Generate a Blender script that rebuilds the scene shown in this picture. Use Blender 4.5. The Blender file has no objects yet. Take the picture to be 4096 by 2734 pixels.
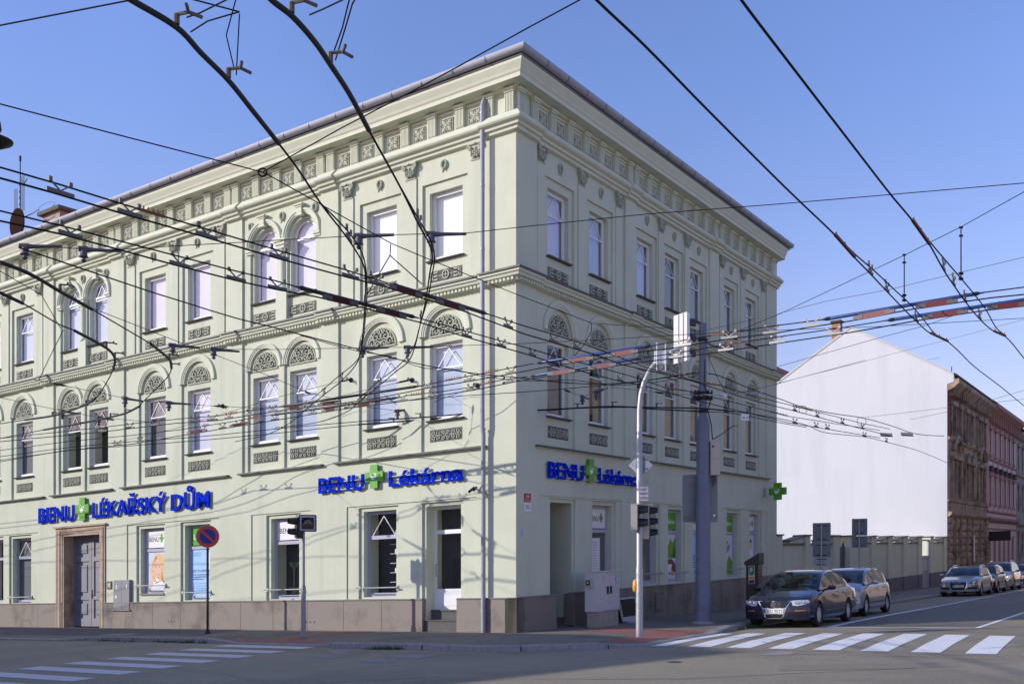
import bpy, math, random
from mathutils import Vector, Matrix
random.seed(7)
scene = bpy.context.scene
R_ = math.radians

# ------------------------------------------------------------------ camera
cam_d = bpy.data.cameras.new("camera")
cam = bpy.data.objects.new("camera", cam_d)
scene.collection.objects.link(cam)
cam.location = (0, 0, 1.72)
cam.rotation_euler = (R_(90), 0, 0)
cam_d.sensor_width = 36.0
cam_d.lens = 35.376
cam_d.shift_y = 0.2156
cam_d.clip_start = 0.1
cam_d.clip_end = 3000
scene.camera = cam

# ------------------------------------------------------------------ light
SUN_AZ = 189.0      # direction towards the sun, degrees from +X counter-clockwise
SUN_EL = 21.0
world = bpy.data.worlds.new("World")
scene.world = world
world.use_nodes = True
wn = world.node_tree.nodes; wl = world.node_tree.links
sky = wn.new("ShaderNodeTexSky")
sky.sky_type = 'NISHITA'
sky.sun_disc = False
sky.sun_elevation = R_(SUN_EL)
sky.sun_rotation = R_(90 - SUN_AZ)
sky.altitude = 300
sky.air_density = 1.35
sky.dust_density = 0.6
sky.ozone_density = 3.2
tint = wn.new("ShaderNodeVectorMath"); tint.operation = 'MULTIPLY'
tc = wn.new("ShaderNodeTexCoord"); sx = wn.new("ShaderNodeSeparateXYZ"); wl.new(tc.outputs['Generated'], sx.inputs[0])
ramp = wn.new("ShaderNodeValToRGB"); wl.new(sx.outputs[2], ramp.inputs[0])      # air colour by elevation
ramp.color_ramp.elements[0].position = .02; ramp.color_ramp.elements[0].color = (1.10, .79, .94, 1)
ramp.color_ramp.elements[1].position = .42; ramp.color_ramp.elements[1].color = (.90, .85, 1.18, 1)
hz = wn.new("ShaderNodeTexNoise"); hz.inputs['Scale'].default_value = 2.2; hz.inputs['Detail'].default_value = 5; hz.inputs['Roughness'].default_value = .55; wl.new(tc.outputs['Generated'], hz.inputs['Vector'])
hm_ = wn.new("ShaderNodeMapRange"); hm_.inputs[1].default_value = .35; hm_.inputs[2].default_value = .7; hm_.inputs[3].default_value = .96; hm_.inputs[4].default_value = 1.09; wl.new(hz.outputs['Fac'], hm_.inputs[0])
hv = wn.new("ShaderNodeVectorMath"); hv.operation = 'SCALE'; wl.new(ramp.outputs[0], hv.inputs[0]); wl.new(hm_.outputs[0], hv.inputs['Scale'])
wl.new(hv.outputs[0], tint.inputs[1])
wl.new(sky.outputs[0], tint.inputs[0]); wl.new(tint.outputs[0], wn["Background"].inputs[0])
wn["Background"].inputs[1].default_value = 0.142
sun_d = bpy.data.lights.new("sun", 'SUN')
sun_d.energy = 3.0
sun_d.angle = R_(0.55)
sun_d.color = (1.0, 0.955, 0.865)
sun = bpy.data.objects.new("sun", sun_d)
scene.collection.objects.link(sun)
sd = Vector((math.cos(R_(SUN_AZ))*math.cos(R_(SUN_EL)), math.sin(R_(SUN_AZ))*math.cos(R_(SUN_EL)), math.sin(R_(SUN_EL))))
sun.rotation_euler = sd.to_track_quat('Z', 'Y').to_euler()
sun.location = sd*60
scene.view_settings.view_transform = 'Standard'
scene.view_settings.look = 'None'
scene.view_settings.exposure = 0.45
scene.view_settings.gamma = 1.0

# ------------------------------------------------------------------ frames
# The place stands on a slope: level courses, kerbs and roads climb 3.5 % towards +X.
SLOPE = 0.035
C0 = (0.1, 24.85)
LD = (-0.8308, 0.5566); RD = (0.5566, 0.8308)      # along the left / right street
NL = (-0.5566, -0.8308); NR = (0.8308, -0.5566)    # outward normals of the two facades
def frame(o, d, n):
    def f(p):
        u, v, w = p
        X = o[0]+d[0]*u+n[0]*w; Y = o[1]+d[1]*u+n[1]*w
        return Vector((X, Y, v+SLOPE*X))
    return f
FL = frame(C0, LD, NL)
FR = frame(C0, RD, NR)
def IDF(p): return Vector(p)
def ra(X, Y):       # right-street coordinates (along, out)
    x = X-C0[0]; y = Y-C0[1]
    return x*RD[0]+y*RD[1], x*NR[0]+y*NR[1]
def gz(X, Y):
    a, d = ra(X, Y)
    return SLOPE*max(-90, min(90, X)) - 0.0165*min(max(a, 0), 120)
def rxy(a, d): return (C0[0]+RD[0]*a+NR[0]*d, C0[1]+RD[1]*a+NR[1]*d)
def lxy(u, d): return (C0[0]+LD[0]*u+NL[0]*d, C0[1]+LD[1]*u+NL[1]*d)

# ------------------------------------------------------------------ mesh builder
ORG = {}
class MB:
    def __init__(s): s.v = []; s.f = []
    def add(s, vs, fs):
        b = len(s.v); s.v += [tuple(p) for p in vs]; s.f += [tuple(b+i for i in f) for f in fs]; return s
    def quad(s, a, b, c, d): return s.add([a, b, c, d], [(0, 1, 2, 3)])
    def box(s, x0, x1, y0, y1, z0, z1):
        vs = [(x, y, z) for z in (z0, z1) for y in (y0, y1) for x in (x0, x1)]
        return s.add(vs, [(0,2,3,1),(4,5,7,6),(0,1,5,4),(2,6,7,3),(0,4,6,2),(1,3,7,5)])
    def bevbox(s, x0, x1, y0, y1, z0, z1, b):
        # box whose z1 face is chamfered by b
        vs = [(x0,y0,z0),(x1,y0,z0),(x1,y1,z0),(x0,y1,z0),(x0,y0,z1-b),(x1,y0,z1-b),(x1,y1,z1-b),(x0,y1,z1-b),
              (x0+b,y0+b,z1),(x1-b,y0+b,z1),(x1-b,y1-b,z1),(x0+b,y1-b,z1)]
        return s.add(vs, [(3,2,1,0),(0,1,5,4),(1,2,6,5),(2,3,7,6),(3,0,4,7),(4,5,9,8),(5,6,10,9),(6,7,11,10),(7,4,8,11),(8,9,10,11)])
    def prism(s, poly, z0, z1):
        n = len(poly)
        vs = [(x, y, z0) for x, y in poly]+[(x, y, z1) for x, y in poly]
        fs = [tuple(range(n-1, -1, -1)), tuple(range(n, 2*n))]+[(i, (i+1) % n, n+(i+1) % n, n+i) for i in range(n)]
        return s.add(vs, fs)
    def tube(s, pts, r, n=6, caps=True, closed=False):
        P = [Vector(p) for p in pts]; m = len(P)
        rr = r if isinstance(r, (list, tuple)) else [r]*m
        base = len(s.v); prev = None
        for i in range(m):
            if closed: t = P[(i+1) % m]-P[i-1]
            else: t = P[min(i+1, m-1)]-P[max(i-1, 0)]
            if t.length < 1e-9: t = Vector((0, 0, 1))
            t.normalize()
            if prev is None:
                a = Vector((0, 0, 1)) if abs(t.z) < .9 else Vector((1, 0, 0))
            else: a = prev
            x = (a-t*a.dot(t))
            if x.length < 1e-6: x = t.orthogonal()
            x.normalize(); y = t.cross(x); prev = x
            for k in range(n):
                q = 2*math.pi*(k+.5)/n
                s.v.append(tuple(P[i]+x*(rr[i]*math.cos(q))+y*(rr[i]*math.sin(q))))
        for i in range(m if closed else m-1):
            j = (i+1) % m
            for k in range(n):
                s.f.append((base+i*n+k, base+i*n+(k+1) % n, base+j*n+(k+1) % n, base+j*n+k))
        if caps and not closed:
            s.f.append(tuple(base+k for k in range(n-1, -1, -1))); s.f.append(tuple(base+(m-1)*n+k for k in range(n)))
        return s
    def lathe(s, prof, n=20, axis='z', c=(0, 0, 0), a0=0, a1=2*math.pi, cap=True):
        base = len(s.v); full = abs(a1-a0-2*math.pi) < 1e-6; m = n if full else n+1
        for r, h in prof:
            for k in range(m):
                q = a0+(a1-a0)*k/n; x = r*math.cos(q); y = r*math.sin(q)
                p = {'z': (x, y, h), 'y': (x, h, y), 'x': (h, x, y)}[axis]
                s.v.append((c[0]+p[0], c[1]+p[1], c[2]+p[2]))
        for i in range(len(prof)-1):
            for k in range(n):
                k2 = (k+1) % m
                s.f.append((base+i*m+k, base+i*m+k2, base+(i+1)*m+k2, base+(i+1)*m+k))
        if cap and full:
            if prof[0][0] > 1e-6: s.f.append(tuple(base+k for k in range(n)))
            if prof[-1][0] > 1e-6: s.f.append(tuple(base+(len(prof)-1)*m+k for k in range(n)))
        return s
    def sweep(s, prof, u0, u1, m0=0, m1=0, cap=True):
        # profile of (w,v) along u; m0/m1 = mitre: the end moves by m*w
        n = len(prof)
        vs = [(u0+m0*w, v, w) for w, v in prof]+[(u1+m1*w, v, w) for w, v in prof]
        fs = [(i, i+1, n+i+1, n+i) for i in range(n-1)]
        if cap: fs += [tuple(range(n)), tuple(range(2*n-1, n-1, -1))]
        return s.add(vs, fs)
    def build(s, name, mat, parent=None, fr=None, smooth=None):
        if fr is None:
            vs = [Vector(p) for p in s.v]; loc = Vector((0, 0, 0)); w = None
        else:
            vs = [fr(p) for p in s.v]
            n = len(vs)
            c = Vector((sum(p.x for p in vs)/n, sum(p.y for p in vs)/n, min(p.z for p in vs)))
            vs = [p-c for p in vs]
            po = ORG.get(parent.name, Vector((0, 0, 0))) if parent else Vector((0, 0, 0))
            loc = c-po; w = c
        me = bpy.data.meshes.new(name)
        me.from_pydata([tuple(p) for p in vs], [], s.f)
        me.materials.append(mat)
        o = bpy.data.objects.new(name, me)
        scene.collection.objects.link(o)
        if parent: o.parent = parent
        o.location = loc
        if w is not None: ORG[o.name] = w
        if smooth is not None:
            me.polygons.foreach_set('use_smooth', [True]*len(me.polygons))
            me.set_sharp_from_angle(angle=R_(smooth))
        me.update()
        return o
def tag(o, label=None, cat=None, group=None, kind=None):
    if label: o["label"] = label
    if cat: o["category"] = cat
    if group: o["group"] = group
    if kind: o["kind"] = kind
    return o
def empty(name, loc, label=None, cat=None, group=None, rot=None):
    o = bpy.data.objects.new(name, None)
    scene.collection.objects.link(o)
    o.location = loc; o.empty_display_size = .2
    if rot: o.rotation_euler = rot
    ORG[o.name] = Vector(loc)
    return tag(o, label, cat, group)
def copy_tree(o, parent=None):
    c = o.copy(); scene.collection.objects.link(c); c.parent = parent
    for ch in list(o.children): copy_tree(ch, c)
    return c

# ------------------------------------------------------------------ materials
def mat(name, col, rough=.7, metal=0, spec=.5, var=0, vscale=3, bump=0, bscale=40, coat=0, emit=None, stain=None, detail=6, speck=None):
    m = bpy.data.materials.new(name); m.use_nodes = True
    nt = m.node_tree; N = nt.nodes; L = nt.links; b = N["Principled BSDF"]
    b.inputs['Base Color'].default_value = (*col, 1); b.inputs['Roughness'].default_value = rough
    b.inputs['Metallic'].default_value = metal; b.inputs['Specular IOR Level'].default_value = spec
    if coat: b.inputs['Coat Weight'].default_value = coat; b.inputs['Coat Roughness'].default_value = .03
    if emit: b.inputs['Emission Color'].default_value = (*emit[:3], 1); b.inputs['Emission Strength'].default_value = emit[3]
    geo = N.new("ShaderNodeNewGeometry")
    if var or stain:
        nz = N.new("ShaderNodeTexNoise"); nz.inputs['Scale'].default_value = vscale; nz.inputs['Detail'].default_value = detail
        nz.inputs['Roughness'].default_value = .62
        L.new(geo.outputs['Position'], nz.inputs['Vector'])
        mr = N.new("ShaderNodeMapRange"); mr.inputs[1].default_value = .3; mr.inputs[2].default_value = .7
        mr.inputs[3].default_value = 1-var; mr.inputs[4].default_value = 1+var
        L.new(nz.outputs['Fac'], mr.inputs[0])
        vm = N.new("ShaderNodeVectorMath"); vm.operation = 'SCALE'; vm.inputs[0].default_value = col
        L.new(mr.outputs[0], vm.inputs['Scale'])
        out = vm.outputs[0]
        if stain:    # (colour, scale, threshold, softness, stretch z)
            mp = N.new("ShaderNodeMapping"); mp.inputs['Scale'].default_value = (1, 1, stain[4])
            L.new(geo.outputs['Position'], mp.inputs['Vector'])
            n2 = N.new("ShaderNodeTexNoise"); n2.inputs['Scale'].default_value = stain[1]; n2.inputs['Detail'].default_value = 8
            n2.inputs['Roughness'].default_value = .6
            L.new(mp.outputs[0], n2.inputs['Vector'])
            r2 = N.new("ShaderNodeMapRange"); r2.inputs[1].default_value = stain[2]; r2.inputs[2].default_value = stain[2]+stain[3]
            L.new(n2.outputs['Fac'], r2.inputs[0])
            mx = N.new("ShaderNodeMix"); mx.data_type = 'RGBA'
            L.new(r2.outputs[0], mx.inputs[0]); L.new(out, mx.inputs[6]); mx.inputs[7].default_value = (*stain[0], 1)
            out = mx.outputs[2]
        if speck:    # (colour, scale, threshold, softness, stretch z)
            mp = N.new("ShaderNodeMapping"); mp.inputs['Scale'].default_value = (1, 1, speck[4])
            L.new(geo.outputs['Position'], mp.inputs['Vector'])
            n2 = N.new("ShaderNodeTexNoise"); n2.inputs['Scale'].default_value = speck[1]; n2.inputs['Detail'].default_value = 3
            L.new(mp.outputs[0], n2.inputs['Vector'])
            r2 = N.new("ShaderNodeMapRange"); r2.inputs[1].default_value = speck[2]; r2.inputs[2].default_value = speck[2]+speck[3]
            L.new(n2.outputs['Fac'], r2.inputs[0])
            mx = N.new("ShaderNodeMix"); mx.data_type = 'RGBA'
            L.new(r2.outputs[0], mx.inputs[0]); L.new(out, mx.inputs[6]); mx.inputs[7].default_value = (*speck[0], 1)
            out = mx.outputs[2]
        L.new(out, b.inputs['Base Color'])
    if bump:
        nb = N.new("ShaderNodeTexNoise"); nb.inputs['Scale'].default_value = bscale; nb.inputs['Detail'].default_value = 5
        L.new(geo.outputs['Position'], nb.inputs['Vector'])
        bp = N.new("ShaderNodeBump"); bp.inputs['Strength'].default_value = bump; bp.inputs['Distance'].default_value = .02
        L.new(nb.outputs['Fac'], bp.inputs['Height']); L.new(bp.outputs[0], b.inputs['Normal'])
    return m
MT = {}
def MM(k, *a, **kw):
    if k not in MT: MT[k] = mat(k, *a, **kw)
    return MT[k]
PLAST = MM('pale_green_plaster', (.605, .62, .48), .9, var=.05, vscale=.8, bump=.25, bscale=60, stain=((.53, .545, .42), .9, .52, .25, .3), speck=((.53, .54, .415), 2.6, .56, .2, .06))
TRIM = MM('pale_green_trim', (.635, .65, .505), .85, var=.04, vscale=2, bump=.15, bscale=30)
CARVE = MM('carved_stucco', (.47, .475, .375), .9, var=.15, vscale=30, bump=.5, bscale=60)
CARVBG = MM('carved_recess_shade', (.13, .132, .105), .95, var=.2, vscale=20)  # dark copy of the stucco: shade of the hollows put into the colour
PLINTH = MM('plinth_granite', (.235, .195, .165), .6, var=.16, vscale=55, detail=3, stain=((.125, .098, .08), 1.1, .50, .16, .7), bump=.1, bscale=200)
PLCAP = MM('plinth_ledge_stone', (.22, .205, .195), .6, var=.1, vscale=60)
JOINT = MM('dark_joint', (.05, .045, .04), .9)
ZINC = MM('zinc_sheet', (.35, .35, .41), .6, metal=.1, spec=.3, var=.08, vscale=6)
SILL = MM('dark_sill_sheet', (.085, .08, .075), .55, var=.2, vscale=8)
WFRAME = MM('white_window_frame', (.83, .82, .82), .35)
GFRAME = MM('grey_window_frame', (.44, .43, .53), .4)
DOORP = MM('grey_door_paint', (.25, .24, .26), .55, var=.06, vscale=5, bump=.05)
STONE = MM('sandstone_jamb', (.46, .345, .255), .85, var=.18, vscale=5, bump=.4, bscale=50, stain=((.25, .17, .115), 2.2, .52, .15, .4))
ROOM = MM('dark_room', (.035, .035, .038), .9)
BLINDW = MM('white_blind', (.86, .86, .84), .8)
BLINDB = MM('bluish_blind', (.50, .56, .68), .8, var=.06, vscale=3)
BLINDL = MM('lilac_blind', (.66, .64, .76), .8, var=.06, vscale=2)
BLINDG = MM('grey_mesh_blind', (.16, .16, .175), .8)
TILE = MM('red_roof_tile', (.42, .11, .06), .8, var=.25, vscale=6, bump=.5, bscale=8)
ASPH = MM('asphalt', (.285, .245, .172), .85, var=.08, vscale=.5, bump=.5, bscale=240, stain=((.235, .20, .142), .23, .50, .10, 1), speck=((.38, .35, .30), 26, .60, .10, 1))
ASPHN = MM('new_asphalt', (.19, .163, .125), .8, var=.08, vscale=.6, bump=.4, bscale=240)
PAVE = MM('pavement_asphalt', (.205, .178, .135), .88, var=.14, vscale=1.2, bump=.5, bscale=160, stain=((.145, .128, .104), .5, .52, .1, 1), speck=((.28, .25, .21), 24, .62, .08, 1))
KERB = MM('kerb_granite', (.27, .255, .24), .8, var=.22, vscale=9, bump=.5, bscale=60)
REDP = MM('red_tactile_paving', (.30, .12, .10), .85, var=.18, vscale=6, bump=.6, bscale=60)
PAINT = MM('white_road_paint', (.80, .78, .77), .7, var=.06, vscale=6, stain=((.30, .29, .29), 5, .60, .10, 1))
PAINTO = MM('worn_road_paint', (.24, .235, .24), .8, var=.1, vscale=3)
GALV = MM('galvanised_steel', (.40, .40, .41), .5, metal=.5, var=.15, vscale=25)
BLUEM = MM('blue_grey_mast_paint', (.15, .165, .215), .5, var=.08, vscale=6)
DKMET = MM('dark_metal', (.024, .022, .023), .6, spec=.3)
RUST = MM('rusty_metal', (.20, .075, .035), .8, var=.3, vscale=40)
BLACKP = MM('black_plastic', (.012, .012, .013), .4)
WIREM = MM('blackened_wire', (.010, .0095, .010), .8, spec=.2)
WIREG = MM('grey_steel_wire', (.22, .20, .185), .5, metal=.4)
REDINS = MM('red_insulator', (.15, .02, .022), .5)
BLUEINS = MM('blue_insulator_rod', (.02, .055, .19), .35)
LGREY = MM('light_grey_metal', (.46, .46, .48), .5, var=.04, vscale=5)
SIGNBK = MM('sign_back_grey', (.20, .215, .235), .45, metal=.2, var=.05, vscale=4)
WHITEP = MM('white_enamel', (.80, .80, .80), .4)
BLUEL = MM('blue_letters', (.001, .026, .56), .7, spec=.03)
GREENC = MM('green_cross', (.085, .36, .012), .4)
GREENL = MM('pale_green_mark', (.36, .50, .16), .5)
REDS = MM('sign_red', (.66, .06, .03), .5)
BLUES = MM('sign_blue', (.012, .035, .28), .5)
BLACK = MM('black_print', (.01, .01, .012), .5)
SKIN = MM('poster_skin', (.78, .48, .36), .6); HAIR = MM('poster_blond', (.74, .46, .2), .6, var=.3, vscale=30)
PBLUE = MM('poster_light_blue', (.36, .58, .88), .5, var=.05, vscale=2); PLIL = MM('poster_lilac', (.60, .60, .72), .5, var=.1, vscale=3)
PWHITE = MM('poster_white', (.82, .78, .80), .5)
CONC = MM('concrete', (.36, .30, .255), .85, var=.15, vscale=8, bump=.3)
GRASS = MM('weed_green', (.06, .10, .025), .9, var=.4, vscale=30)
def glass_mat(name, tint=(1, 1, 1), ior=.065):
    m = bpy.data.materials.new(name); m.use_nodes = True
    nt = m.node_tree; N = nt.nodes; L = nt.links
    N.remove(N["Principled BSDF"]); out = N["Material Output"]
    t = N.new("ShaderNodeBsdfTransparent"); t.inputs[0].default_value = (*tint, 1)
    g = N.new("ShaderNodeBsdfGlossy"); g.inputs['Roughness'].default_value = .02
    lw = N.new("ShaderNodeLayerWeight"); lw.inputs[0].default_value = .5
    pw = N.new("ShaderNodeMath"); pw.operation = 'POWER'; pw.inputs[1].default_value = 3.5; L.new(lw.outputs['Facing'], pw.inputs[0])
    f = N.new("ShaderNodeMath"); f.operation = 'MULTIPLY_ADD'; f.inputs[1].default_value = .9-ior; f.inputs[2].default_value = ior; L.new(pw.outputs[0], f.inputs[0])
    mx = N.new("ShaderNodeMixShader")
    L.new(f.outputs[0], mx.inputs[0]); L.new(t.outputs[0], mx.inputs[1]); L.new(g.outputs[0], mx.inputs[2]); L.new(mx.outputs[0], out.inputs[0])
    return m
GLASS = glass_mat('window_glass'); CGLASS = glass_mat('car_glass', (.35, .42, .42), .07)

# ------------------------------------------------------------------ text
_fontless = {}
def text_mesh(txt, size, extrude=0.0, offset=0.0, align='LEFT', spacing=1.0, res=4):
    c = bpy.data.curves.new('t', 'FONT'); c.body = txt; c.size = size; c.extrude = extrude; c.offset = offset
    c.align_x = align; c.resolution_u = res; c.space_character = spacing
    o = bpy.data.objects.new('t', c); scene.collection.objects.link(o)
    dg = bpy.context.evaluated_depsgraph_get()
    me = bpy.data.meshes.new_from_object(o.evaluated_get(dg))
    vs = [tuple(v.co) for v in me.vertices]; fs = [tuple(p.vertices) for p in me.polygons]
    bpy.data.objects.remove(o); bpy.data.curves.remove(c); bpy.data.meshes.remove(me)
    return vs, fs
def text_fit(mb, txt, x0, x1, y0, cap, z, depth=0.0, flip=1, offset=0.0, spacing=1.0, refchar='H'):
    # text with cap height cap on baseline y0, stretched to x0..x1 ; flip=-1 mirrors u (left facade)
    vs, fs = text_mesh(txt, 1.0, depth/2, offset, spacing=spacing)
    if not vs: return
    hv, _ = text_mesh(refchar, 1.0, 0, offset)
    h = max(p[1] for p in hv)-min(p[1] for p in hv); b0 = min(p[1] for p in hv)
    ax = min(p[0] for p in vs); bx = max(p[0] for p in vs)
    sx = (x1-x0)/(bx-ax)
    mb.add([(x0+(p[0]-ax)*sx if flip > 0 else x1-(p[0]-ax)*sx, y0+(p[1]-b0)*cap/h, z+depth/2+p[2]) for p in vs], fs)
# ================================================================== relief helper
def relief(mb, rects, ulo, uhi, vlo, vhi):
    us = sorted({ulo, uhi} | {min(max(r[i], ulo), uhi) for r in rects for i in (0, 1)})
    vs = sorted({vlo, vhi} | {min(max(r[i], vlo), vhi) for r in rects for i in (2, 3)})
    nu, nv = len(us)-1, len(vs)-1
    D = [[0.0]*nv for _ in range(nu)]
    for r in rects:
        for i in range(nu):
            cu = (us[i]+us[i+1])/2
            if not (r[0] < cu < r[1]): continue
            for j in range(nv):
                if r[2] < (vs[j]+vs[j+1])/2 < r[3]: D[i][j] = r[4]
    for i in range(nu):
        j = 0
        while j < nv:
            k = j
            while k+1 < nv and D[i][k+1] == D[i][j]: k += 1
            w = D[i][j]
            if w is not None: mb.quad((us[i], vs[j], w), (us[i+1], vs[j], w), (us[i+1], vs[k+1], w), (us[i], vs[k+1], w))
            j = k+1
    for i in range(nu):
        for j in range(nv):
            if i+1 < nu and D[i][j] != D[i+1][j] and None not in (D[i][j], D[i+1][j]):
                u = us[i+1]; mb.quad((u, vs[j], D[i][j]), (u, vs[j+1], D[i][j]), (u, vs[j+1], D[i+1][j]), (u, vs[j], D[i+1][j]))
            if j+1 < nv and D[i][j] != D[i][j+1] and None not in (D[i][j], D[i][j+1]):
                v = vs[j+1]; mb.quad((us[i], v, D[i][j]), (us[i+1], v, D[i][j]), (us[i+1], v, D[i][j+1]), (us[i], v, D[i][j+1]))

def spandrel(mb, c, r, v0, vtop, w0, w1, half=None, n=14):
    # rectangle (c-half..c+half, v0..vtop) minus the half disc of radius r ; front at w1, back at w0
    half = half or r
    for s in (-1, 1):
        pts = [(c+s*r*math.cos(math.pi/2*k/n), v0+r*math.sin(math.pi/2*k/n)) for k in range(n+1)]
        for k in range(n):
            a, b = pts[k], pts[k+1]
            mb.quad((a[0], a[1], w1), (c+s*half, a[1], w1), (c+s*half, b[1], w1), (b[0], b[1], w1))
            mb.quad((a[0], a[1], w1), (b[0], b[1], w1), (b[0], b[1], w0), (a[0], a[1], w0))
    if vtop > v0+r: mb.quad((c-half, v0+r, w1), (c+half, v0+r, w1), (c+half, vtop, w1), (c-half, vtop, w1))

def arch_ring(mb, c, v0, prof, n=22, a0=0, a1=math.pi, leg=0):
    # prof: (r, w) swept round the half circle
    m = len(prof); base = len(mb.v); rows = []
    if leg: rows.append([(c+r, v0-leg, w) for r, w in prof])
    for k in range(n+1):
        q = a0+(a1-a0)*k/n
        rows.append([(c+r*math.cos(q), v0+r*math.sin(q), w) for r, w in prof])
    if leg: rows.append([(c-r, v0-leg, w) for r, w in prof])
    for row in rows: mb.v += row
    for i in range(len(rows)-1):
        for j in range(m-1):
            mb.f.append((base+i*m+j, base+i*m+j+1, base+(i+1)*m+j+1, base+(i+1)*m+j))
    mb.f.append(tuple(base+j for j in range(m))); mb.f.append(tuple(base+(len(rows)-1)*m+j for j in range(m)))

def spiral(cx, cy, r, turns, a0, d=1, n=16, w=.03):
    out = []
    for k in range(n+1):
        t = k/n; q = a0+d*turns*2*math.pi*t; rr = r*(1-.82*t)
        out.append((cx+rr*math.cos(q), cy+rr*math.sin(q), w))
    return out
def leafblob(mb, x, y, rx, ry, ang, w0, h):
    n = 8; base = len(mb.v)
    ca, sa = math.cos(ang), math.sin(ang)
    for (f, hh) in ((1, 0), (.7, .7)):
        for k in range(n):
            q = 2*math.pi*k/n; a = rx*f*math.cos(q); b = ry*f*math.sin(q)
            mb.v.append((x+a*ca-b*sa, y+a*sa+b*ca, w0+h*hh))
    mb.v.append((x, y, w0+h))
    for k in range(n):
        j = (k+1) % n
        mb.f.append((base+k, base+j, base+n+j, base+n+k)); mb.f.append((base+n+k, base+n+j, base+2*n))

def tympanum(mb, c, v0, r, w):
    arch_ring(mb, c, v0, [(r, w), (r, w+.03), (r-.035, w+.03), (r-.035, w)], n=16)
    mb.box(c-r, c+r, v0-.025, v0+.012, w-.002, w+.03)
    for s in (-1, 1):
        for (x, y, rr, a0, d) in ((.30, .12, .12, 0, 1), (.17, .28, .115, 1.5, -1), (.12, .09, .09, 3, -1), (.335, .27, .07, 1, 1), (.08, .40, .07, 0, 1)):
            x *= r/.53; y *= r/.53
            mb.tube(spiral(c+s*x, v0+y, rr, 1.15, a0 if s > 0 else math.pi-a0, d*s, w=w+.03), .019, 4)
        for (x, y, a) in ((.42, .08, .4), (.40, .19, .9), (.23, .42, 1.3), (.05, .22, .2), (.2, .03, 0)):
            leafblob(mb, c+s*x*r/.53, v0+y*r/.53, .055, .026, a if s > 0 else math.pi-a, w+.004, .035)
    leafblob(mb, c, v0+.30*r/.53, .05, .08, 0, w+.004, .05); leafblob(mb, c, v0+.1, .045, .07, 0, w+.004, .05)
    leafblob(mb, c, v0+.47*r/.53, .04, .03, 0, w+.004, .04)
def scroll_panel(mb, u0, u1, v0, v1, w):
    h = v1-v0; L = u1-u0; c = (u0+u1)/2; m = (v0+v1)/2
    for s in (-1, 1):
        for (x, y, rr, a0, d) in ((.40*L, .22*h, .24*h, 2, 1), (.40*L, -.22*h, .24*h, 4.3, -1), (.22*L, .18*h, .27*h, 1, -1), (.22*L, -.2*h, .24*h, 5.2, 1), (.07*L, .2*h, .2*h, 0, 1), (.07*L, -.22*h, .2*h, 0, -1)):
            mb.tube(spiral(c+s*x, m+y, rr, 1.1, a0 if s > 0 else math.pi-a0, d*s, n=12, w=w+.016), .014, 4)
        for x in (.14, .31, .47): leafblob(mb, c+s*x*L, m, .04, .022, 1.57*(x > .3), w+.002, .025)
    leafblob(mb, c, m, .03, .05, 0, w+.002, .03)
def strap_panel(mb, u0, u1, v0, v1, w):
    h = v1-v0; L = u1-u0; c = (u0+u1)/2; m = (v0+v1)/2
    arch_ring(mb, c, m, [(h*.48, w), (h*.48, w+.025), (h*.36, w+.025), (h*.36, w)], n=14, a1=2*math.pi)
    for q in (0, math.pi/2):
        mb.tube([(c-.3*h*math.cos(q), m-.3*h*math.sin(q), w+.012), (c+.3*h*math.cos(q), m+.3*h*math.sin(q), w+.012)], .012, 4)
    leafblob(mb, c, m, .04, .04, 0, w+.002, .03)
    mb.box(u0+.02, u1-.02, m-.008, m+.008, w, w+.008)
    for s in (-1, 1):
        for y in (-.36, 0, .36):
            mb.box(min(c+s*.25*L, c+s*.38*L), max(c+s*.25*L, c+s*.38*L), m+y*h-.018, m+y*h+.018, w, w+.022)
        mb.box(min(c+s*.40*L, c+s*.425*L), max(c+s*.40*L, c+s*.425*L), v0+.03, v1-.03, w, w+.022)
        for y in (-.28, .28): mb.tube(spiral(c+s*.46*L, m+y*h, .2*h, 1, 1.2, s, n=8, w=w+.012), .012, 4)

def capital(mb, c, v0, v1, w, hw=.22):
    h = v1-v0
    # flared bell
    for k in range(4):
        a = v0+h*(.12+.2*k); f = .68+.08*k
        mb.box(c-hw*f, c+hw*f, a, a+h*.2-.001*k, w-.01, w+.03+.012*k)
    mb.box(c-hw*1.05, c+hw*1.05, v1-h*.1, v1, w-.01, w+.10)
    mb.box(c-hw*.78, c+hw*.78, v0, v0+h*.07, w-.01, w+.035)
    for s in (-1, 1):
        mb.tube(spiral(c+s*hw*.78, v1-h*.26, .075, 1.3, math.pi/2, -s, n=14, w=w+.10), .02, 4)
        for (x, y, a) in ((.6, .32, .4), (.62, .5, .6), (.28, .22, .1), (.3, .45, .2)):
            leafblob(mb, c+s*x*hw, v0+h*y, .028, .055, -s*a, w+.055, .05)
    leafblob(mb, c, v0+h*.3, .03, .07, 0, w+.055, .05); leafblob(mb, c, v0+h*.62, .03, .06, 0, w+.06, .05); leafblob(mb, c, v1-h*.06, .04, .03, 0, w+.09, .04)
def wreath(mb, c, v, w, r=.095):
    pts = [(c+r*math.cos(math.pi*2*k/14)*.85, v+r*1.15*math.sin(math.pi*2*k/14), w+.03) for k in range(14)]
    mb.tube(pts, .032, 5, closed=True)
    for k in range(12):
        q = 2*math.pi*k/12
        leafblob(mb, c+r*.85*math.cos(q), v+r*1.15*math.sin(q), .03, .015, q+1.2, w+.045, .025)
    for s in (-1, 1): leafblob(mb, c+s*.05, v-r*1.55, .02, .05, s*.5, w+.0, .03)
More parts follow.
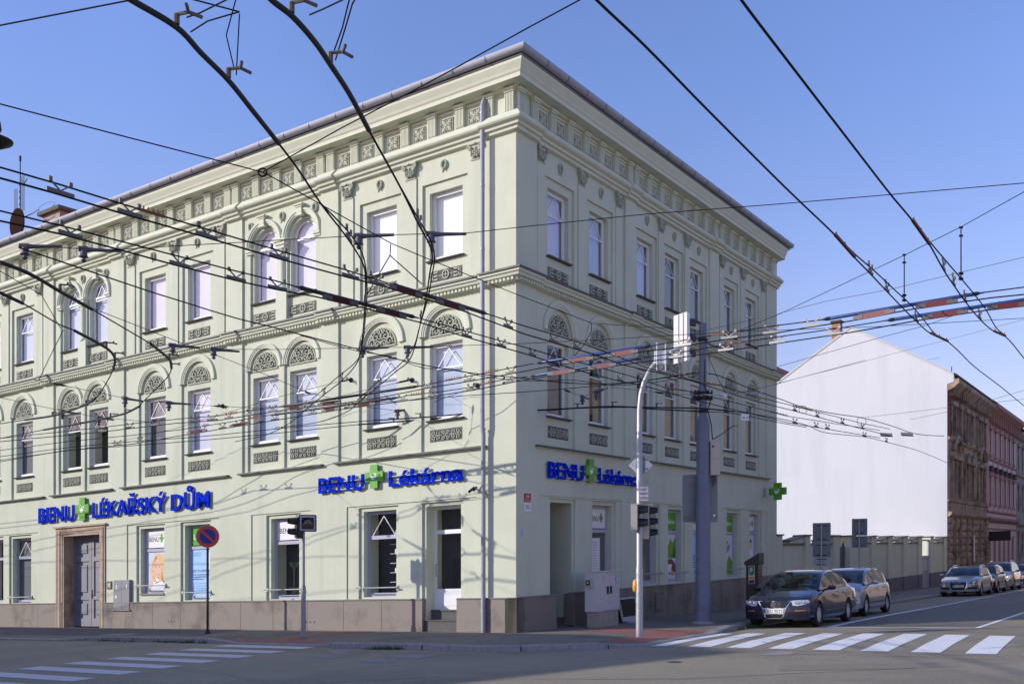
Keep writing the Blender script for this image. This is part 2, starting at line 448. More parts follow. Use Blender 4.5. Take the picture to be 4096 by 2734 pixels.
def rosette(mb, u0, u1, v0, v1, w):
    c = (u0+u1)/2; m = (v0+v1)/2; h = (v1-v0)
    for (a, b, cc, d) in ((u0, u1, v0, v0+.012), (u0, u1, v1-.012, v1), (u0, u0+.012, v0, v1), (u1-.012, u1, v0, v1)): mb.box(a, b, cc, d, w, w+.012)
    for k in range(4):
        q = math.pi/4+math.pi/2*k
        leafblob(mb, c+.32*h*math.cos(q)*1.05, m+.32*h*math.sin(q), .30*h, .050, q, w+.002, .035)
        for s in (-1, 1): leafblob(mb, c+.40*h*math.cos(q+.42*s)*1.05, m+.40*h*math.sin(q+.42*s), .11*h, .022, q+.9*s, w+.002, .03)
        leafblob(mb, c+.22*h*math.cos(q+.785), m+.22*h*math.sin(q+.785), .2*h, .026, q+.785, w+.002, .03)
    leafblob(mb, c, m, .05, .05, 0, w+.01, .04)
def frieze_bracket(mb, u0, u1, v0, v1, w=.0):
    c = (u0+u1)/2; hw = (u1-u0)/2-.015
    mb.box(c-hw, c+hw, v0, v1-.10, w-.01, w+.055)
    for k in range(6):
        x = c-hw+.014+(2*hw-.028)*k/5
        mb.box(x-.013, x+.013, v0+.02, v1-.12, w+.05, w+.08)
    mb.box(c-hw-.012, c+hw+.012, v1-.10, v1-.06, w-.01, w+.10)
    mb.box(c-hw-.03, c+hw+.03, v1-.06, v1, w-.01, w+.13)

# ================================================================== the green corner building
GB = empty('corner_building', (C0[0], C0[1], 0.0), 'three storey pale green corner building with stucco ornament and grey gutter', 'building')
W_PIER, W_BAY, W_REC = 0.0, -.06, -.12
LBAY = dict(win=[2.27, 4.48, 12.05, 14.23, 21.83, 24.0], arch=[7.47, 9.03, 17.3, 18.86],
            pier=[(0, .98), (5.98, 6.64), (9.93, 10.6), (15.73, 16.4), (19.8, 20.42), (25.45, 26.4)], cap=[1.22, 3.38, 5.63, 10.95, 13.16, 15.37, 20.72, 22.93, 25.1], end=26.4)
RBAY = dict(win=[2.2, 4.42, 7.36, 9.34, 11.32, 14.25, 16.45], arch=[],
            pier=[(0, .98), (5.84, 6.5), (12.2, 13.0), (17.9, 19.05)], cap=[1.22, 3.32, 5.5, 8.35, 10.33, 13.35, 15.38, 17.55], end=19.05)
GFL = dict(outer=[(1.21, 5.66), (7.05, 9.53), (10.96, 15.56), (20.76, 24.9)],
           win=[(3.93, 5.10, .92, 3.27), (7.60, 8.77, .90, 3.27), (11.5, 12.70, .90, 3.27), (13.73, 14.95, 1.14, 3.27), (21.35, 22.57, .88, 3.27), (23.2, 24.4, .88, 3.27)],
           door=(1.76, 2.9, .0, 3.28))
GFR = dict(outer=[(1.10, 5.6), (6.75, 12.25), (13.3, 17.95)],
           win=[(4.0, 5.15, .92, 3.27), (6.95, 8.1, .92, 3.27), (8.95, 10.0, .92, 3.27), (10.93, 12.0, .92, 3.27), (13.9, 15.0, .92, 3.27), (16.22, 17.25, .92, 3.27)],
           door=(1.75, 2.85, 0, 3.28))
GLW = -.25     # front of the window frames

def facade(fr, B, G, side):
    mb = MB(); rects = []
    E = B['end']
    isp = lambda u: any(a <= u <= b for a, b in B['pier'])
    # storey bays between piers
    ps = B['pier']
    for (a, b), (c, d) in zip(ps, ps[1:]):
        rects.append((b, c, 4.72, 8.72, W_BAY)); rects.append((b, c, 8.72, 12.42, W_BAY))
    for c in B['win']:
        rects.append((c-.78, c+.78, 4.72, 7.75, W_REC)); rects.append((c-.64, c+.64, 7.75, 8.39, W_REC))
        rects.append((c-.54, c+.54, 5.53, 7.53, None))
        rects.append((c-.74, c+.74, 9.0, 11.74, W_REC)); rects.append((c-.54, c+.54, 9.72, 11.50, None))
    for c in B['arch']:
        rects.append((c-.72, c+.72, 4.72, 7.75, W_REC)); rects.append((c-.60, c+.60, 7.75, 8.35, W_REC))
        rects.append((c-.54, c+.54, 5.53, 7.53, None))
        rects.append((c-.60, c+.60, 9.0, 11.40, W_REC)); rects.append((c-.60, c+.60, 11.40, 12.0, W_REC))
        rects.append((c-.50, c+.50, 9.75, 11.90, None))
    for a, b in G['outer']: rects.append((a, b, .86, 3.43, -.03))
    for (a, b, c, d) in G['win']:
        rects.append((a-.12, b+.14, .86, 3.38, -.09)); rects.append((a, b, c, d, None))
    dr = G['door']; rects.append((dr[0]-.12, dr[1]+.1, -.6, 3.38, -.09)); rects.append((dr[0], dr[1], -.6, dr[3], None))
    if side == 'L': rects.append((17.0, 19.22, -.6, 3.28, None))
    rects.append((0, E, 12.42, 13.6, -.02))
    relief(mb, rects, 0, E, -.6, 13.95)
    # reveals
    def reveal(a, b, c, d, w0, w1):
        mb.quad((a, c, w0), (a, d, w0), (a, d, w1), (a, c, w1)); mb.quad((b, c, w0), (b, d, w0), (b, d, w1), (b, c, w1))
        mb.quad((a, d, w0), (b, d, w0), (b, d, w1), (a, d, w1)); mb.quad((a, c, w0), (b, c, w0), (b, c, w1), (a, c, w1))
    for c in B['win']+B['arch']: reveal(c-.54, c+.54, 5.53, 7.53, W_REC, -.62)
    for c in B['win']: reveal(c-.54, c+.54, 9.72, 11.50, W_REC, -.62)
    for c in B['arch']: reveal(c-.50, c+.50, 9.75, 11.90, W_REC, -.62)
    for g in G['win']: reveal(*g, -.09, -.7)
    reveal(dr[0], dr[1], -.6, dr[3], -.09, -1.3)
    if side == 'L': reveal(17.0, 19.22, -.6, 3.28, 0, -.7)
    # arched fields
    for c in B['win']: spandrel(mb, c, .64, 7.75, 8.39, W_REC, W_BAY, half=.64)
    for c in B['arch']:
        spandrel(mb, c, .60, 7.75, 8.35, W_REC, W_BAY, half=.60); spandrel(mb, c, .60, 11.40, 12.0, W_REC, W_BAY, half=.60)
        spandrel(mb, c, .50, 11.40, 11.90, -.62, W_REC, half=.50)
    mb.build('wall', PLAST, GB, fr)
    # hidden inner room wall so that the openings look into dark rooms
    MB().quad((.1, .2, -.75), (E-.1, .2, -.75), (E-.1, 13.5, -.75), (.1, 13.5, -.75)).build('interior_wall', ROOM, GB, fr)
    # arch mouldings
    for c in B['win']+B['arch']:
        k = .60 if c in B['arch'] else .64
        q = .765 if c in B['arch'] else .86
        m = MB(); arch_ring(m, c, 7.75, [(k, W_BAY), (k, W_BAY+.02), (k+.05, W_BAY+.025), (k+.05, W_BAY+.04), (k+.10, W_BAY+.045), (k+.10, W_BAY+.06), (q-.015, W_BAY+.065), (q, W_BAY+.05), (q, W_BAY)])
        m.build('arch_moulding', TRIM, GB, fr)
        m = MB(); base = [(c+.53*math.cos(math.pi*i/16), 7.73+.53*math.sin(math.pi*i/16), W_REC+.004) for i in range(17)]
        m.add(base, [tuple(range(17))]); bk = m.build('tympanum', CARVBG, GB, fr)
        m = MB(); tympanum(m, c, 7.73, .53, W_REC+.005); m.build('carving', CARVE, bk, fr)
    for c in B['arch']:
        m = MB(); arch_ring(m, c, 11.40, [(.60, W_BAY), (.60, W_BAY+.02), (.64, W_BAY+.025), (.64, W_BAY+.05), (.69, W_BAY+.055), (.69, W_BAY+.075), (.755, W_BAY+.08), (.765, W_BAY+.06), (.765, W_BAY)])
        m.build('arch_moulding', TRIM, GB, fr)
        m = MB(); m.box(c-.10, c+.10, 11.95, 12.22, W_BAY, W_BAY+.12); m.box(c-.17, c+.17, 12.22, 12.27, W_BAY, W_BAY+.17); m.box(c-.13, c+.13, 12.17, 12.22, W_BAY, W_BAY+.14); m.box(c-.13, c+.13, 11.93, 11.97, W_BAY, W_BAY+.13)
        m.build('keystone', TRIM, GB, fr)
    for i in range(0, len(B['arch']), 2):
        a, b = B['arch'][i], B['arch'][i+1]
        m = MB(); mid = (a+b)/2
        m.lathe([(.155, 9.95), (.155, 10.0), (.13, 10.03), (.125, 11.1), (.14, 11.14)], 16, 'y', (mid, 0, W_REC+.02))
        m.box(mid-.22, mid+.22, 9.0, 9.95, W_REC, W_REC+.13)
        m.box(mid-.16, mid+.16, 11.14, 11.24, W_REC, W_REC+.17); m.box(mid-.20, mid+.20, 11.24, 11.33, W_REC, W_REC+.2); m.box(mid-.24, mid+.24, 11.33, 11.40, W_REC, W_REC+.23)
        m.build('half_column', TRIM, GB, fr, smooth=35)
        for s, x in ((-1, a), (1, b)):
            m = MB(); q = x+s*.5
            m.box(min(q, q+s*.26), max(q, q+s*.26), 11.24, 11.30, W_REC, W_BAY+.04); m.box(min(q, q+s*.26), max(q, q+s*.26), 11.30, 11.40, W_REC, W_BAY+.07)
            m.build('impost', TRIM, GB, fr)
        m = MB(); wreath(m, a-.55, 12.06, W_BAY+.0); m.build('wreath', CARVE, GB, fr)
        m = MB(); wreath(m, mid, 12.1, W_BAY+.0); m.build('wreath', CARVE, GB, fr)
        m = MB(); wreath(m, b+.55, 12.06, W_BAY+.0); m.build('wreath', CARVE, GB, fr)
    # window surround line on the top storey, panels below windows
    for c in B['win']+B['arch']:
        for (v0, v1, fn) in ((4.98, 5.26, scroll_panel), (9.17, 9.42, strap_panel)):
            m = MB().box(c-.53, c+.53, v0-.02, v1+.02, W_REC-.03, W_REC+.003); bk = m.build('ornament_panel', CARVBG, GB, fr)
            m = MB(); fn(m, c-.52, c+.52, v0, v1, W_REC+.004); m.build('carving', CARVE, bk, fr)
    for c in B['win']:
        m = MB(); wreath(m, c, 12.12, W_BAY); m.build('wreath', CARVE, GB, fr)
    # pilasters and capitals of the top storey
    for c in B['cap']:
        m = MB(); m.box(c-.19, c+.19, 9.0, 11.98, W_BAY-.01, W_BAY+.035); m.build('pilaster', PLAST, GB, fr)
        m = MB(); capital(m, c, 11.98, 12.40, W_BAY+.02); m.build('capital', CARVE, GB, fr)
    # string courses, cornice
    P2 = [(-.06, 8.66), (.04, 8.68), (.05, 8.76), (.14, 8.78), (.16, 8.84), (.2, 8.86), (.2, 8.94)]
    P1 = [(-.06, 12.38), (.04, 12.41), (.05, 12.48), (.11, 12.50), (.12, 12.56), (.2, 12.6), (.23, 12.64), (.23, 12.68), (.06, 12.86), (-.03, 12.87)]
    PC = [(-.03, 13.44), (.05, 13.46), (.07, 13.50), (.34, 13.52), (.34, 13.62), (.37, 13.66), (.39, 13.72), (.44, 13.82), (.46, 13.86), (.46, 13.93), (0, 13.97)]
    def course(prof, name, mt, ext=.06, full=False):
        m = MB(); segs = []
        if full: segs = [(0, E, 0)]
        else:
            x = 0
            for a, b in B['pier']:
                if a > x: segs.append((x, a, 0))
                segs.append((a, b, ext)); x = b
        for a, b, e in segs:
            m.sweep([(w+e, v) for w, v in prof], a, b, -1 if a == 0 else 0, 0)
        return m.build(name, mt, GB, fr)
    course(P2, 'string_course', TRIM); course(P1, 'upper_string_course', TRIM)
    course(PC, 'cornice', TRIM, full=True)
    # sheet covering on the lower string course
    course([(-.05, 9.03), (.2, 8.955), (.245, 8.925), (.245, 8.97), (.2, 8.98), (-.05, 9.06)], 'ledge_sheet', SILL)
    # dentils
    m = MB(); u = -.02
    while u < E-.05:
        e = .06 if isp(u+.03) else 0
        m.box(u, u+.065, 8.69, 8.755, e+.04, e+.105); u += .118
    m.build('dentil_row', TRIM, GB, fr)
    # first floor sill ledge
    for (a, b), (c, d) in zip(ps, ps[1:]):
        m = MB(); m.box(b-.1, c+.1, 4.655, 4.70, -.03, .12); lg = m.build('ledge', SILL, GB, fr)
        m = MB(); m.box(b-.06, c+.06, 4.63, 4.655, -.03, .05); m.build('ledge_moulding', TRIM, lg, fr)
    # frieze
    u = .0 if side == 'L' else .0
    br = [.02]; x = .64
    if side == 'L': br += [.65+.905*k for k in range(7)]+[6.47+.885*k for k in range(5)]+[10.38+.9*k for k in range(7)]+[16.16+.885*k for k in range(5)]+[20.1+.9*k for k in range(7)]
    else: br += [.66+.875*k for k in range(7)]+[6.32+.875*k for k in range(8)]+[13.0+.875*k for k in range(7)]
    for b in br:
        m = MB(); frieze_bracket(m, b, b+.29, 12.87, 13.46); fb = m.build('frieze_bracket', TRIM, GB, fr)
        MB().box(b+.035, b+.255, 12.90, 13.335, .05, .057).build('flute_shade', CARVBG, fb, fr)  # dark sheet standing in for the shade in the flutes
    for b, c in zip(br[1:], br[2:]):
        if c-b < .6: continue
        mid = (b+.29+c)/2
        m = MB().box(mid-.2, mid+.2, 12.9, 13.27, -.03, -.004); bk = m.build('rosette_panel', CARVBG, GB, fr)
        m = MB(); rosette(m, mid-.2, mid+.2, 12.9, 13.27, -.003); m.build('carving', CARVE, bk, fr)
        m = MB().box(b+.33, c-.04, 13.36, 13.40, -.03, .02); m.build('frieze_fillet', TRIM, GB, fr)
    # windows
    def window(c, hw, v0, v1, blind, arch=False, tri=True, fmat=WFRAME, name='window', transom=None, blmat=None, w=GLW, part=1.0):
        f = MB(); t = .09
        vt = v1
        if arch:
            sp = v1-hw
            arch_ring(f, c, sp, [(hw, w-.05), (hw, w), (hw-t, w), (hw-t, w-.05)], n=16)
            f.box(c-hw, c-hw+t, v0, sp, w-.05, w); f.box(c+hw-t, c+hw, v0, sp, w-.05, w); f.box(c-hw, c+hw, v0, v0+t, w-.049, w+.001)
            f.box(c-hw+t, c+hw-t, sp-.06, sp+.0, w-.045, w-.004)
        else:
            f.box(c-hw, c-hw+t, v0, v1, w-.05, w); f.box(c+hw-t, c+hw, v0, v1, w-.05, w)
            f.box(c-hw+t, c+hw-t, v0, v0+t+.02, w-.049, w+.001); f.box(c-hw+t, c+hw-t, v1-t, v1, w-.049, w+.001)
        if transom: f.box(c-hw+t, c+hw-t, transom-.05, transom+.05, w-.048, w+.01)
        wd = f.build(name, fmat, GB, fr)
        g = MB()
        if arch:
            g.add([(c+(hw-t+.01)*math.cos(math.pi*i/16), v1-hw+(hw-t+.01)*math.sin(math.pi*i/16), w-.025) for i in range(17)]+[(c-hw+t-.01, v0+t, w-.025), (c+hw-t+.01, v0+t, w-.025)], [tuple(range(19))])
        else: g.quad((c-hw+t, v0+t, w-.025), (c+hw-t, v0+t, w-.025), (c+hw-t, v1-t, w-.025), (c-hw+t, v1-t, w-.025))
        g.build('pane', GLASS, wd, fr)
        if tri:   # white triangle bars in the upper light
            ti = MB(); b0 = v1-t-.02-(.52 if not transom else (v1-transom-.12)); tp = v1-t-.05; bw = .014; z = w-.01
            A = (c-hw+t+.06, b0, z); Bp = (c+hw-t-.06, b0, z); T = (c, tp, z)
            for p, q in ((A, T), (T, Bp)): ti.tube([p, q], bw, 4)
            if not transom: ti.box(c-hw+t, c+hw-t, b0-.022, b0+.012, z-.012, z+.012)
            ti.build('glazing_bars', WFRAME, wd, fr)
        if blind:
            bt = v1-.05; bb = v0+(v1-v0)*(1-part)
            b = MB(); nn = int((bt-bb)/.05)
            if arch: b.quad((c-hw, bb, w-.12), (c+hw, bb, w-.12), (c+hw, bt, w-.12), (c-hw, bt, w-.12))
            else: b.quad((c-hw+.02, bb, w-.12), (c+hw-.02, bb, w-.12), (c+hw-.02, bt, w-.12), (c-hw+.02, bt, w-.12))
            b.build('blind', blind, wd, fr)
        return wd
    def sill(c, hw, v, wd, w0=W_REC):
        s = MB(); s.add([(c-hw, v-.035, w0+.10), (c+hw, v-.035, w0+.10), (c+hw, v-.01, w0+.11), (c-hw, v-.01, w0+.11), (c-hw, v+.02, -.31), (c+hw, v+.02, -.31), (c-hw, v-.05, w0), (c+hw, v-.05, w0)],
                        [(0, 1, 2, 3), (3, 2, 5, 4), (6, 7, 1, 0), (0, 3, 4, 6), (1, 7, 5, 2)])
        s.build('sill', SILL, wd, fr)
        s = MB(); s.box(c-hw+.08, c+hw-.08, v+.015, v+.085, -.29, -.235); s.build('sill_rail', WFRAME, wd, fr)
    if side == 'L':
        b2 = {2.27: BLINDW, 4.48: BLINDW, 12.05: BLINDL, 14.23: BLINDL, 21.83: BLINDB, 24.0: BLINDW}
        b1 = {2.27: BLINDB, 4.48: BLINDB, 12.05: BLINDL, 14.23: BLINDG, 21.83: BLINDG, 24.0: BLINDG, 7.47: BLINDB, 9.03: BLINDB}
    else:
        b2 = {2.2: BLINDL, 4.42: BLINDB, 7.36: BLINDB}
        b1 = {2.2: BLINDG, 14.25: BLINDG}
    for c in B['win']:
        sill(c, .6, 9.72, window(c, .54, 9.72, 11.50, b2.get(c), tri=not (side == 'L' and c < 15)))
        sill(c, .6, 5.53, window(c, .54, 5.53, 7.53, b1.get(c)))
    for c in B['arch']:
        sill(c, .56, 9.75, window(c, .50, 9.75, 11.90, BLINDL if c < 12 else BLINDB, arch=True, tri=c > 12))
        sill(c, .6, 5.53, window(c, .54, 5.53, 7.53, b1.get(c)))
    for i, (a, b, c, d) in enumerate(G['win']):
        window((a+b)/2, (b-a)/2, c, d, BLINDG if (side == 'L' and i == 4) else None, fmat=GFRAME, name='shop_window', transom=2.55, tri=(side == 'L' and i in (0, 4)))
        if side == 'L' and i == 3:
            MB().box(a-.02, b+.02, c-.05, c, -.3, -.04).build('window_ledge', PLCAP, GB, fr)
    # glazed doors with steps
    f = MB(); a, b, _, d = dr; w = -.42 if side == 'L' else -1.0; db = .55; t = .085
    for q in ((a, a+t, db, d), (b-t, b, db, d), (a+t, b-t, 2.55, 2.66), (a+t, b-t, d-t, d), (a+t, b-t, db, db+.55)): f.box(*q, w-.05, w)
    dd = f.build('glazed_door', WFRAME, GB, fr)
    MB().quad((a+t, db+.5, w-.03), (b-t, db+.5, w-.03), (b-t, d-t, w-.03), (a+t, d-t, w-.03)).build('pane', GLASS, dd, fr)
    MB().box(a+t+.06, b-t-.06, db+.1, db+.45, w-.01, w+.012).build('kick_panel', WFRAME, dd, fr)
    MB().tube([(b-t-.03, 1.45, w), (b-t-.03, 1.45, w+.06), (b-t-.03, 1.75, w+.06), (b-t-.03, 1.75, w)], .014, 6).build('handle', GALV, dd, fr)
    f = MB()
    if side == 'L':
        f.box(a, b, -.3, .52, -.42-.1, -.30); f.box(a-.02, b+.02, -.3, .27, -.29, -.05)
        f.box(a-.01, b+.01, .52, .555, -.5, -.27); f.box(a-.03, b+.03, .27, .30, -.29, -.02)
    else:
        for k in range(4): f.box(a, b, -.4, .55-.19*k, -1.1+.27*k, -.82+.27*k); f.box(a-.005, b+.005, .55-.19*k, .575-.19*k, -1.1+.27*k, -.80+.27*k)
    f.build('doorstep', MM('step_stone', (.115, .105, .10), .8, var=.2, vscale=20), GB, fr)
    return window

facade(FL, LBAY, GFL, 'L')
facade(FR, RBAY, GFR, 'R')

# plinth slabs
def plinth(fr, gaps, E, top, name, m0=0):
    body = MB(); cap = MB(); jt = MB(); x = 0; segs = []
    for a, b in gaps: segs.append((x, a)); x = b
    segs.append((x, E))
    for k, (a, b) in enumerate(segs):
        lo = -.06 if a == 0 else a
        body.box(a if a else -.05, b, -.7, top-.03, -.3, .05)
        cap.box(lo-.015 if a == 0 else a, b, top-.03, top, -.2, .075)
        n = max(1, round((b-a)/1.45)); 
        for i in range(1, n): q = a+(b-a)*i/n; jt.box(q-.006, q+.006, -.6, top-.031, .049, .0515)
        for q0 in [a+(b-a)*t for t in ((.28, .72) if b-a > 4 else ())]:
            for j in range(3): jt.lathe([(.028, .0505), (.026, .0525)], 10, 'z', (q0+j*.16, .24, 0), cap=True)
    p = body.build('plinth', PLINTH, GB, fr); cap.build('plinth_ledge', PLCAP, p, fr); jt.build('slab_joints', JOINT, p, fr)
plinth(FL, [(1.80, 2.93), (16.95, 19.25)], 26.4, .87, 'plinth')
plinth(FR, [(1.85, 2.8)], 19.05, .87, 'plinth')

# end wall, roof, gutters, downpipe
m = MB()
def pl(u, w, v, fr=FL): return fr((u, v, w))
e = MB()
cR = FR((19.05, 0, 0)); 
e.quad((19.05, -.8, 0), (19.05, 13.95, 0), (19.05, 13.95, -12), (19.05, -.8, -12)); e.build('end_wall', PLAST, GB, FR)
e = MB(); e.quad((26.4, -.8, 0), (26.4, 13.95, 0), (26.4, 13.95, -12), (26.4, -.8, -12)); e.build('end_wall', PLAST, GB, FL)
e = MB(); e.quad((12, -.8, -12), (26.4, -.8, -12), (26.4, 13.95, -12), (12, 13.95, -12)); e.build('courtyard_wall', PLAST, GB, FL)
e = MB(); e.quad((12, -.8, -12), (19.05, -.8, -12), (19.05, 13.95, -12), (12, 13.95, -12)); e.build('courtyard_wall', PLAST, GB, FR)
rf = MB(); ev = 14.02; rd = 6.0; rz = 16.45
rf.v = [tuple(FL((0, ev, .45)) + (FR((0, 0, .45))-FR((0, 0, 0)))), tuple(FL((26.6, ev, .45))), tuple(FL((26.6, rz, -rd))), tuple(FL((rd, rz, -rd))), tuple(FR((19.3, ev, .45))), tuple(FR((19.3, rz, -rd))), tuple(FL((26.6, ev, -12.3))), tuple(FL((12.3, ev, -12.3))), tuple(FR((19.3, ev, -12.3)))]
rf.f = [(0, 1, 2, 3), (0, 3, 5, 4), (3, 2, 6, 7), (3, 7, 8, 5), (1, 6, 2), (4, 5, 8)]
roof = rf.build('roof', TILE, GB, IDF)
def gutter(fr, E, m0):
    n = 10; P = [(.52+.115*math.cos(math.pi+math.pi*k/n), 14.10+.115*math.sin(math.pi+math.pi*k/n)) for k in range(n+1)]
    P = [(.635, 14.13)]+P[::-1]+[(.40, 14.16)] 
    g = MB().sweep(P, 0, E+.25, -1, 0, cap=False)
    g.add([(E+.25, v, w) for w, v in P], [tuple(range(len(P)))])
    o = g.build('gutter', ZINC, GB, fr, smooth=50)
    u = .5
    while u < E:
        b = MB().sweep([(w+(.012 if w > .52 else -.012), v-.012) for w, v in P], u, u+.02, 0, 0); b.build('gutter_bracket', MM('zinc_dark', (.25, .25, .31), .5, metal=.3), o, fr); u += 1.0
    MB().sweep([(.0, 13.97), (.48, 13.93), (.50, 13.955), (.0, 14.02)], 0, E+.2, -1, 0).build('eaves_sheet', MM('eaves_grey', (.22, .22, .25), .6), o, fr)
gutter(FL, 26.4, 0); gutter(FR, 19.05, 0)
dp = MB(); u0 = .90
dp.tube([(u0, 13.45, .02), (u0, 13.32, .12), (u0, 13.2, .17), (u0, 5.25, .17), (u0, 5.1, .16), (u0, 4.95, .13), (u0, .0, .13)], .058, 12)
pipe = dp.build('downpipe', ZINC, GB, FL, smooth=40)
for v in (13.0, 11.2, 9.6, 7.9, 6.4, 5.1, 3.4, 1.9, .55):
    MB().lathe([(.066, v-.02), (.066, v+.02)], 12, 'y', (u0, 0, .17 if v > 5.2 else .13)).build('pipe_clip', GALV, pipe, FL)
# chimney with slab and pot
ch = MB().box(22.45, 23.6, 14.3, 15.98, -2.7, -1.9); cm = ch.build('chimney', CONC, GB, FL)
MB().box(22.3, 23.75, 15.98, 16.12, -2.85, -1.75).build('chimney_cap', MM('cap_slab', (.12, .115, .10), .9), cm, FL)
MB().lathe([(.06, 16.12), (.07, 16.25), (.11, 16.3), (.1, 16.36), (.03, 16.4)], 10, 'y', (23.2, 0, -2.2)).build('chimney_pot', DKMET, cm, FL)
# stone door case with double-leaf grey door
sd_ = MB()
for (a, b, c, d, w) in ((16.72, 17.0, -.1, 3.28, .04), (19.22, 19.60, -.1, 3.28, .04), (16.72, 19.60, 3.28, 3.50, .04)): sd_.box(a, b, c, d, -.1, w)
for (a, b, c, d, w) in ((16.80, 16.9, 0, 3.36, .065), (19.32, 19.45, 0, 3.36, .065), (16.80, 19.45, 3.36, 3.43, .065), (16.64, 19.68, 3.50, 3.56, .10), (19.5, 19.56, 0, 3.4, .06)): sd_.box(a, b, c, d, 0, w)
sd_.box(17.0, 17.05, -.1, 3.28, -.5, 0.02); sd_.box(19.14, 19.22, -.1, 3.28, -.5, .02); sd_.box(17.05, 19.14, 3.2, 3.28, -.5, .02)
sc = sd_.build('door_case', STONE, GB, FL)
for a, b in ((17.05, 18.09), (18.11, 19.14)):
    m = MB(); w = -.40
    m.box(a, b, 0.02, 3.2, w-.05, w-.02)
    for q in ((a, a+.13, .02, 3.2), (b-.13, b, .02, 3.2), (a+.13, b-.13, .02, .3), (a+.13, b-.13, .95, 1.08), (a+.13, b-.13, 2.3, 2.45), (a+.13, b-.13, 3.02, 3.2)): m.box(*q, w-.02, w+.02)
    for (c, d) in ((.42, .83), (1.2, 2.18), (2.57, 2.9)): m.bevbox(a+.25, b-.25, c, d, w-.02, w+.012, .03)
    lf = m.build('door_leaf', DOORP, GB, FL)
    if a < 18: MB().tube([(18.16-.11, 1.12, -.38), (18.05, 1.12, -.33), (17.95, 1.12, -.33)], .015, 6).box(18.03, 18.075, .98, 1.3, -.385, -.37).build('handle', BLACKP, lf, FL)
# ================================================================== ground
ROAD = -.12
def struct(mb, name, mt, fr=IDF, smooth=None):
    o = mb.build(name, mt, None, fr, smooth); o["kind"] = "structure"; return o
g = MB(); A_ = [-1500, -500, -150]+[-90+5*i for i in range(18)]+[0]+[5+5*i for i in range(24)]+[160, 300, 700, 1500]
D_ = [-1500, -500, -150]+[-90+6*i for i in range(31)]+[150, 500, 1500]
b0 = 0
for a in A_:
    for d in D_:
        x, y = rxy(a, d); g.v.append((x, y, gz(x, y)+ROAD))
nd = len(D_)
for i in range(len(A_)-1):
    for j in range(nd-1): g.f.append((i*nd+j, i*nd+j+1, (i+1)*nd+j+1, (i+1)*nd+j))
struct(g, 'road', ASPH)

# pavement: cross sections from the building line (inner) to the kerb (outer)
CS = []
def lerp(tab, x):
    for (a, b), (c, d) in zip(tab, tab[1:]):
        if a <= x <= c: return b+(d-b)*(x-a)/(c-a)
    return tab[0][1] if x < tab[0][0] else tab[-1][1]
dl = [(0, 3.36), (.3, 3.34), (2.7, 3.5), (3.5, 3.2), (6.5, 3.15), (7.6, 3.05), (8.2, 3.0), (11.2, 3.05), (12.7, 3.1), (14, 3.45), (17.3, 3.5), (40, 3.6)]
low = [(0, 0), (3.0, 0), (3.8, -.095), (6.6, -.095), (7.8, 0), (12.3, 0), (14, -.07), (40, -.07)]
u = 40.0
while u > .01:
    CS.append((lxy(u, 0), lxy(u, lerp(dl, u)), lerp(low, u))); u -= .5 if u > 20 else .25
for (x, y, h) in ((-1.99, 22.20, 0), (-1.47, 21.72, 0), (-.8, 21.20, 0), (-.3, 21.0, 0), (.17, 20.86, 0), (.7, 20.76, 0), (1.12, 20.74, 0), (1.6, 20.75, 0), (1.97, 20.80, -.02), (2.45, 20.92, -.06), (2.80, 21.15, -.09), (3.1, 21.5, -.1), (3.5, 22.1, -.1)):
    CS.append((C0, (x, y), h))
dr_ = [(0, 4.38), (1.1, 4.38), (2.2, 4.36), (3.5, 4.25), (5, 4.1), (7, 3.95), (10, 3.85), (60, 3.9), (130, 3.9)]
lowr = [(0, -.1), (2.0, -.1), (3.2, 0), (200, 0)]
a = .25
while a < 125:
    CS.append((rxy(a, 0), rxy(a, lerp(dr_, a)), lerp(lowr, a))); a += .35 if a < 20 else 2.5
def SW(s, t, dz=0.0):
    i = max(0, min(len(CS)-2, int(s))); f = s-i
    (p0, q0, h0), (p1, q1, h1) = CS[i], CS[i+1]
    X = (p0[0]*(1-t)+q0[0]*t)*(1-f)+(p1[0]*(1-t)+q1[0]*t)*f
    Y = (p0[1]*(1-t)+q0[1]*t)*(1-f)+(p1[1]*(1-t)+q1[1]*t)*f
    h = (h0*(1-f)+h1*f)*max(0, (t-.45)/.55)
    return (X, Y, gz(X, Y)+h+dz)
T_ = [-.03, .15, .3, .45, .6, .75, .9, .935]
pv = MB()
for s in range(len(CS)):
    for t in T_: pv.v.append(SW(s, t))
for s in range(len(CS)-1):
    for j in range(len(T_)-1): pv.f.append((s*8+j, s*8+j+1, (s+1)*8+j+1, (s+1)*8+j))
struct(pv, 'pavement', PAVE)
kb = MB(); n = 5
for s in range(len(CS)):
    e = random.uniform(-.006, .006)
    for t, dz in ((.93, -.002), (.935, .004), (.99, .003+e), (1.0, -.012)):
        kb.v.append(SW(s, t, dz))
    X, Y, _ = SW(s, 1.004); kb.v.append((X, Y, gz(X, Y)+ROAD-.05))
for s in range(len(CS)-1):
    for j in range(n-1): kb.f.append((s*n+j, s*n+j+1, (s+1)*n+j+1, (s+1)*n+j))
ko = struct(kb, 'kerb', KERB)
kj = MB()
for s in range(4, len(CS)-60, 4):
    p = [SW(s, .935, .0065), SW(s+.05, .935, .0065), SW(s+.05, .99, .0085), SW(s, .99, .0085)]
    kj.add(p, [(0, 1, 2, 3)])
    a_, b_ = SW(s, 1.002, -.012), SW(s+.05, 1.002, -.012); c_, d_ = SW(s+.05, 1.008, -.11), SW(s, 1.008, -.11); kj.add([a_, b_, c_, d_], [(0, 1, 2, 3)])
kj.build('kerb_joints', JOINT, None, IDF)["kind"] = 'structure'
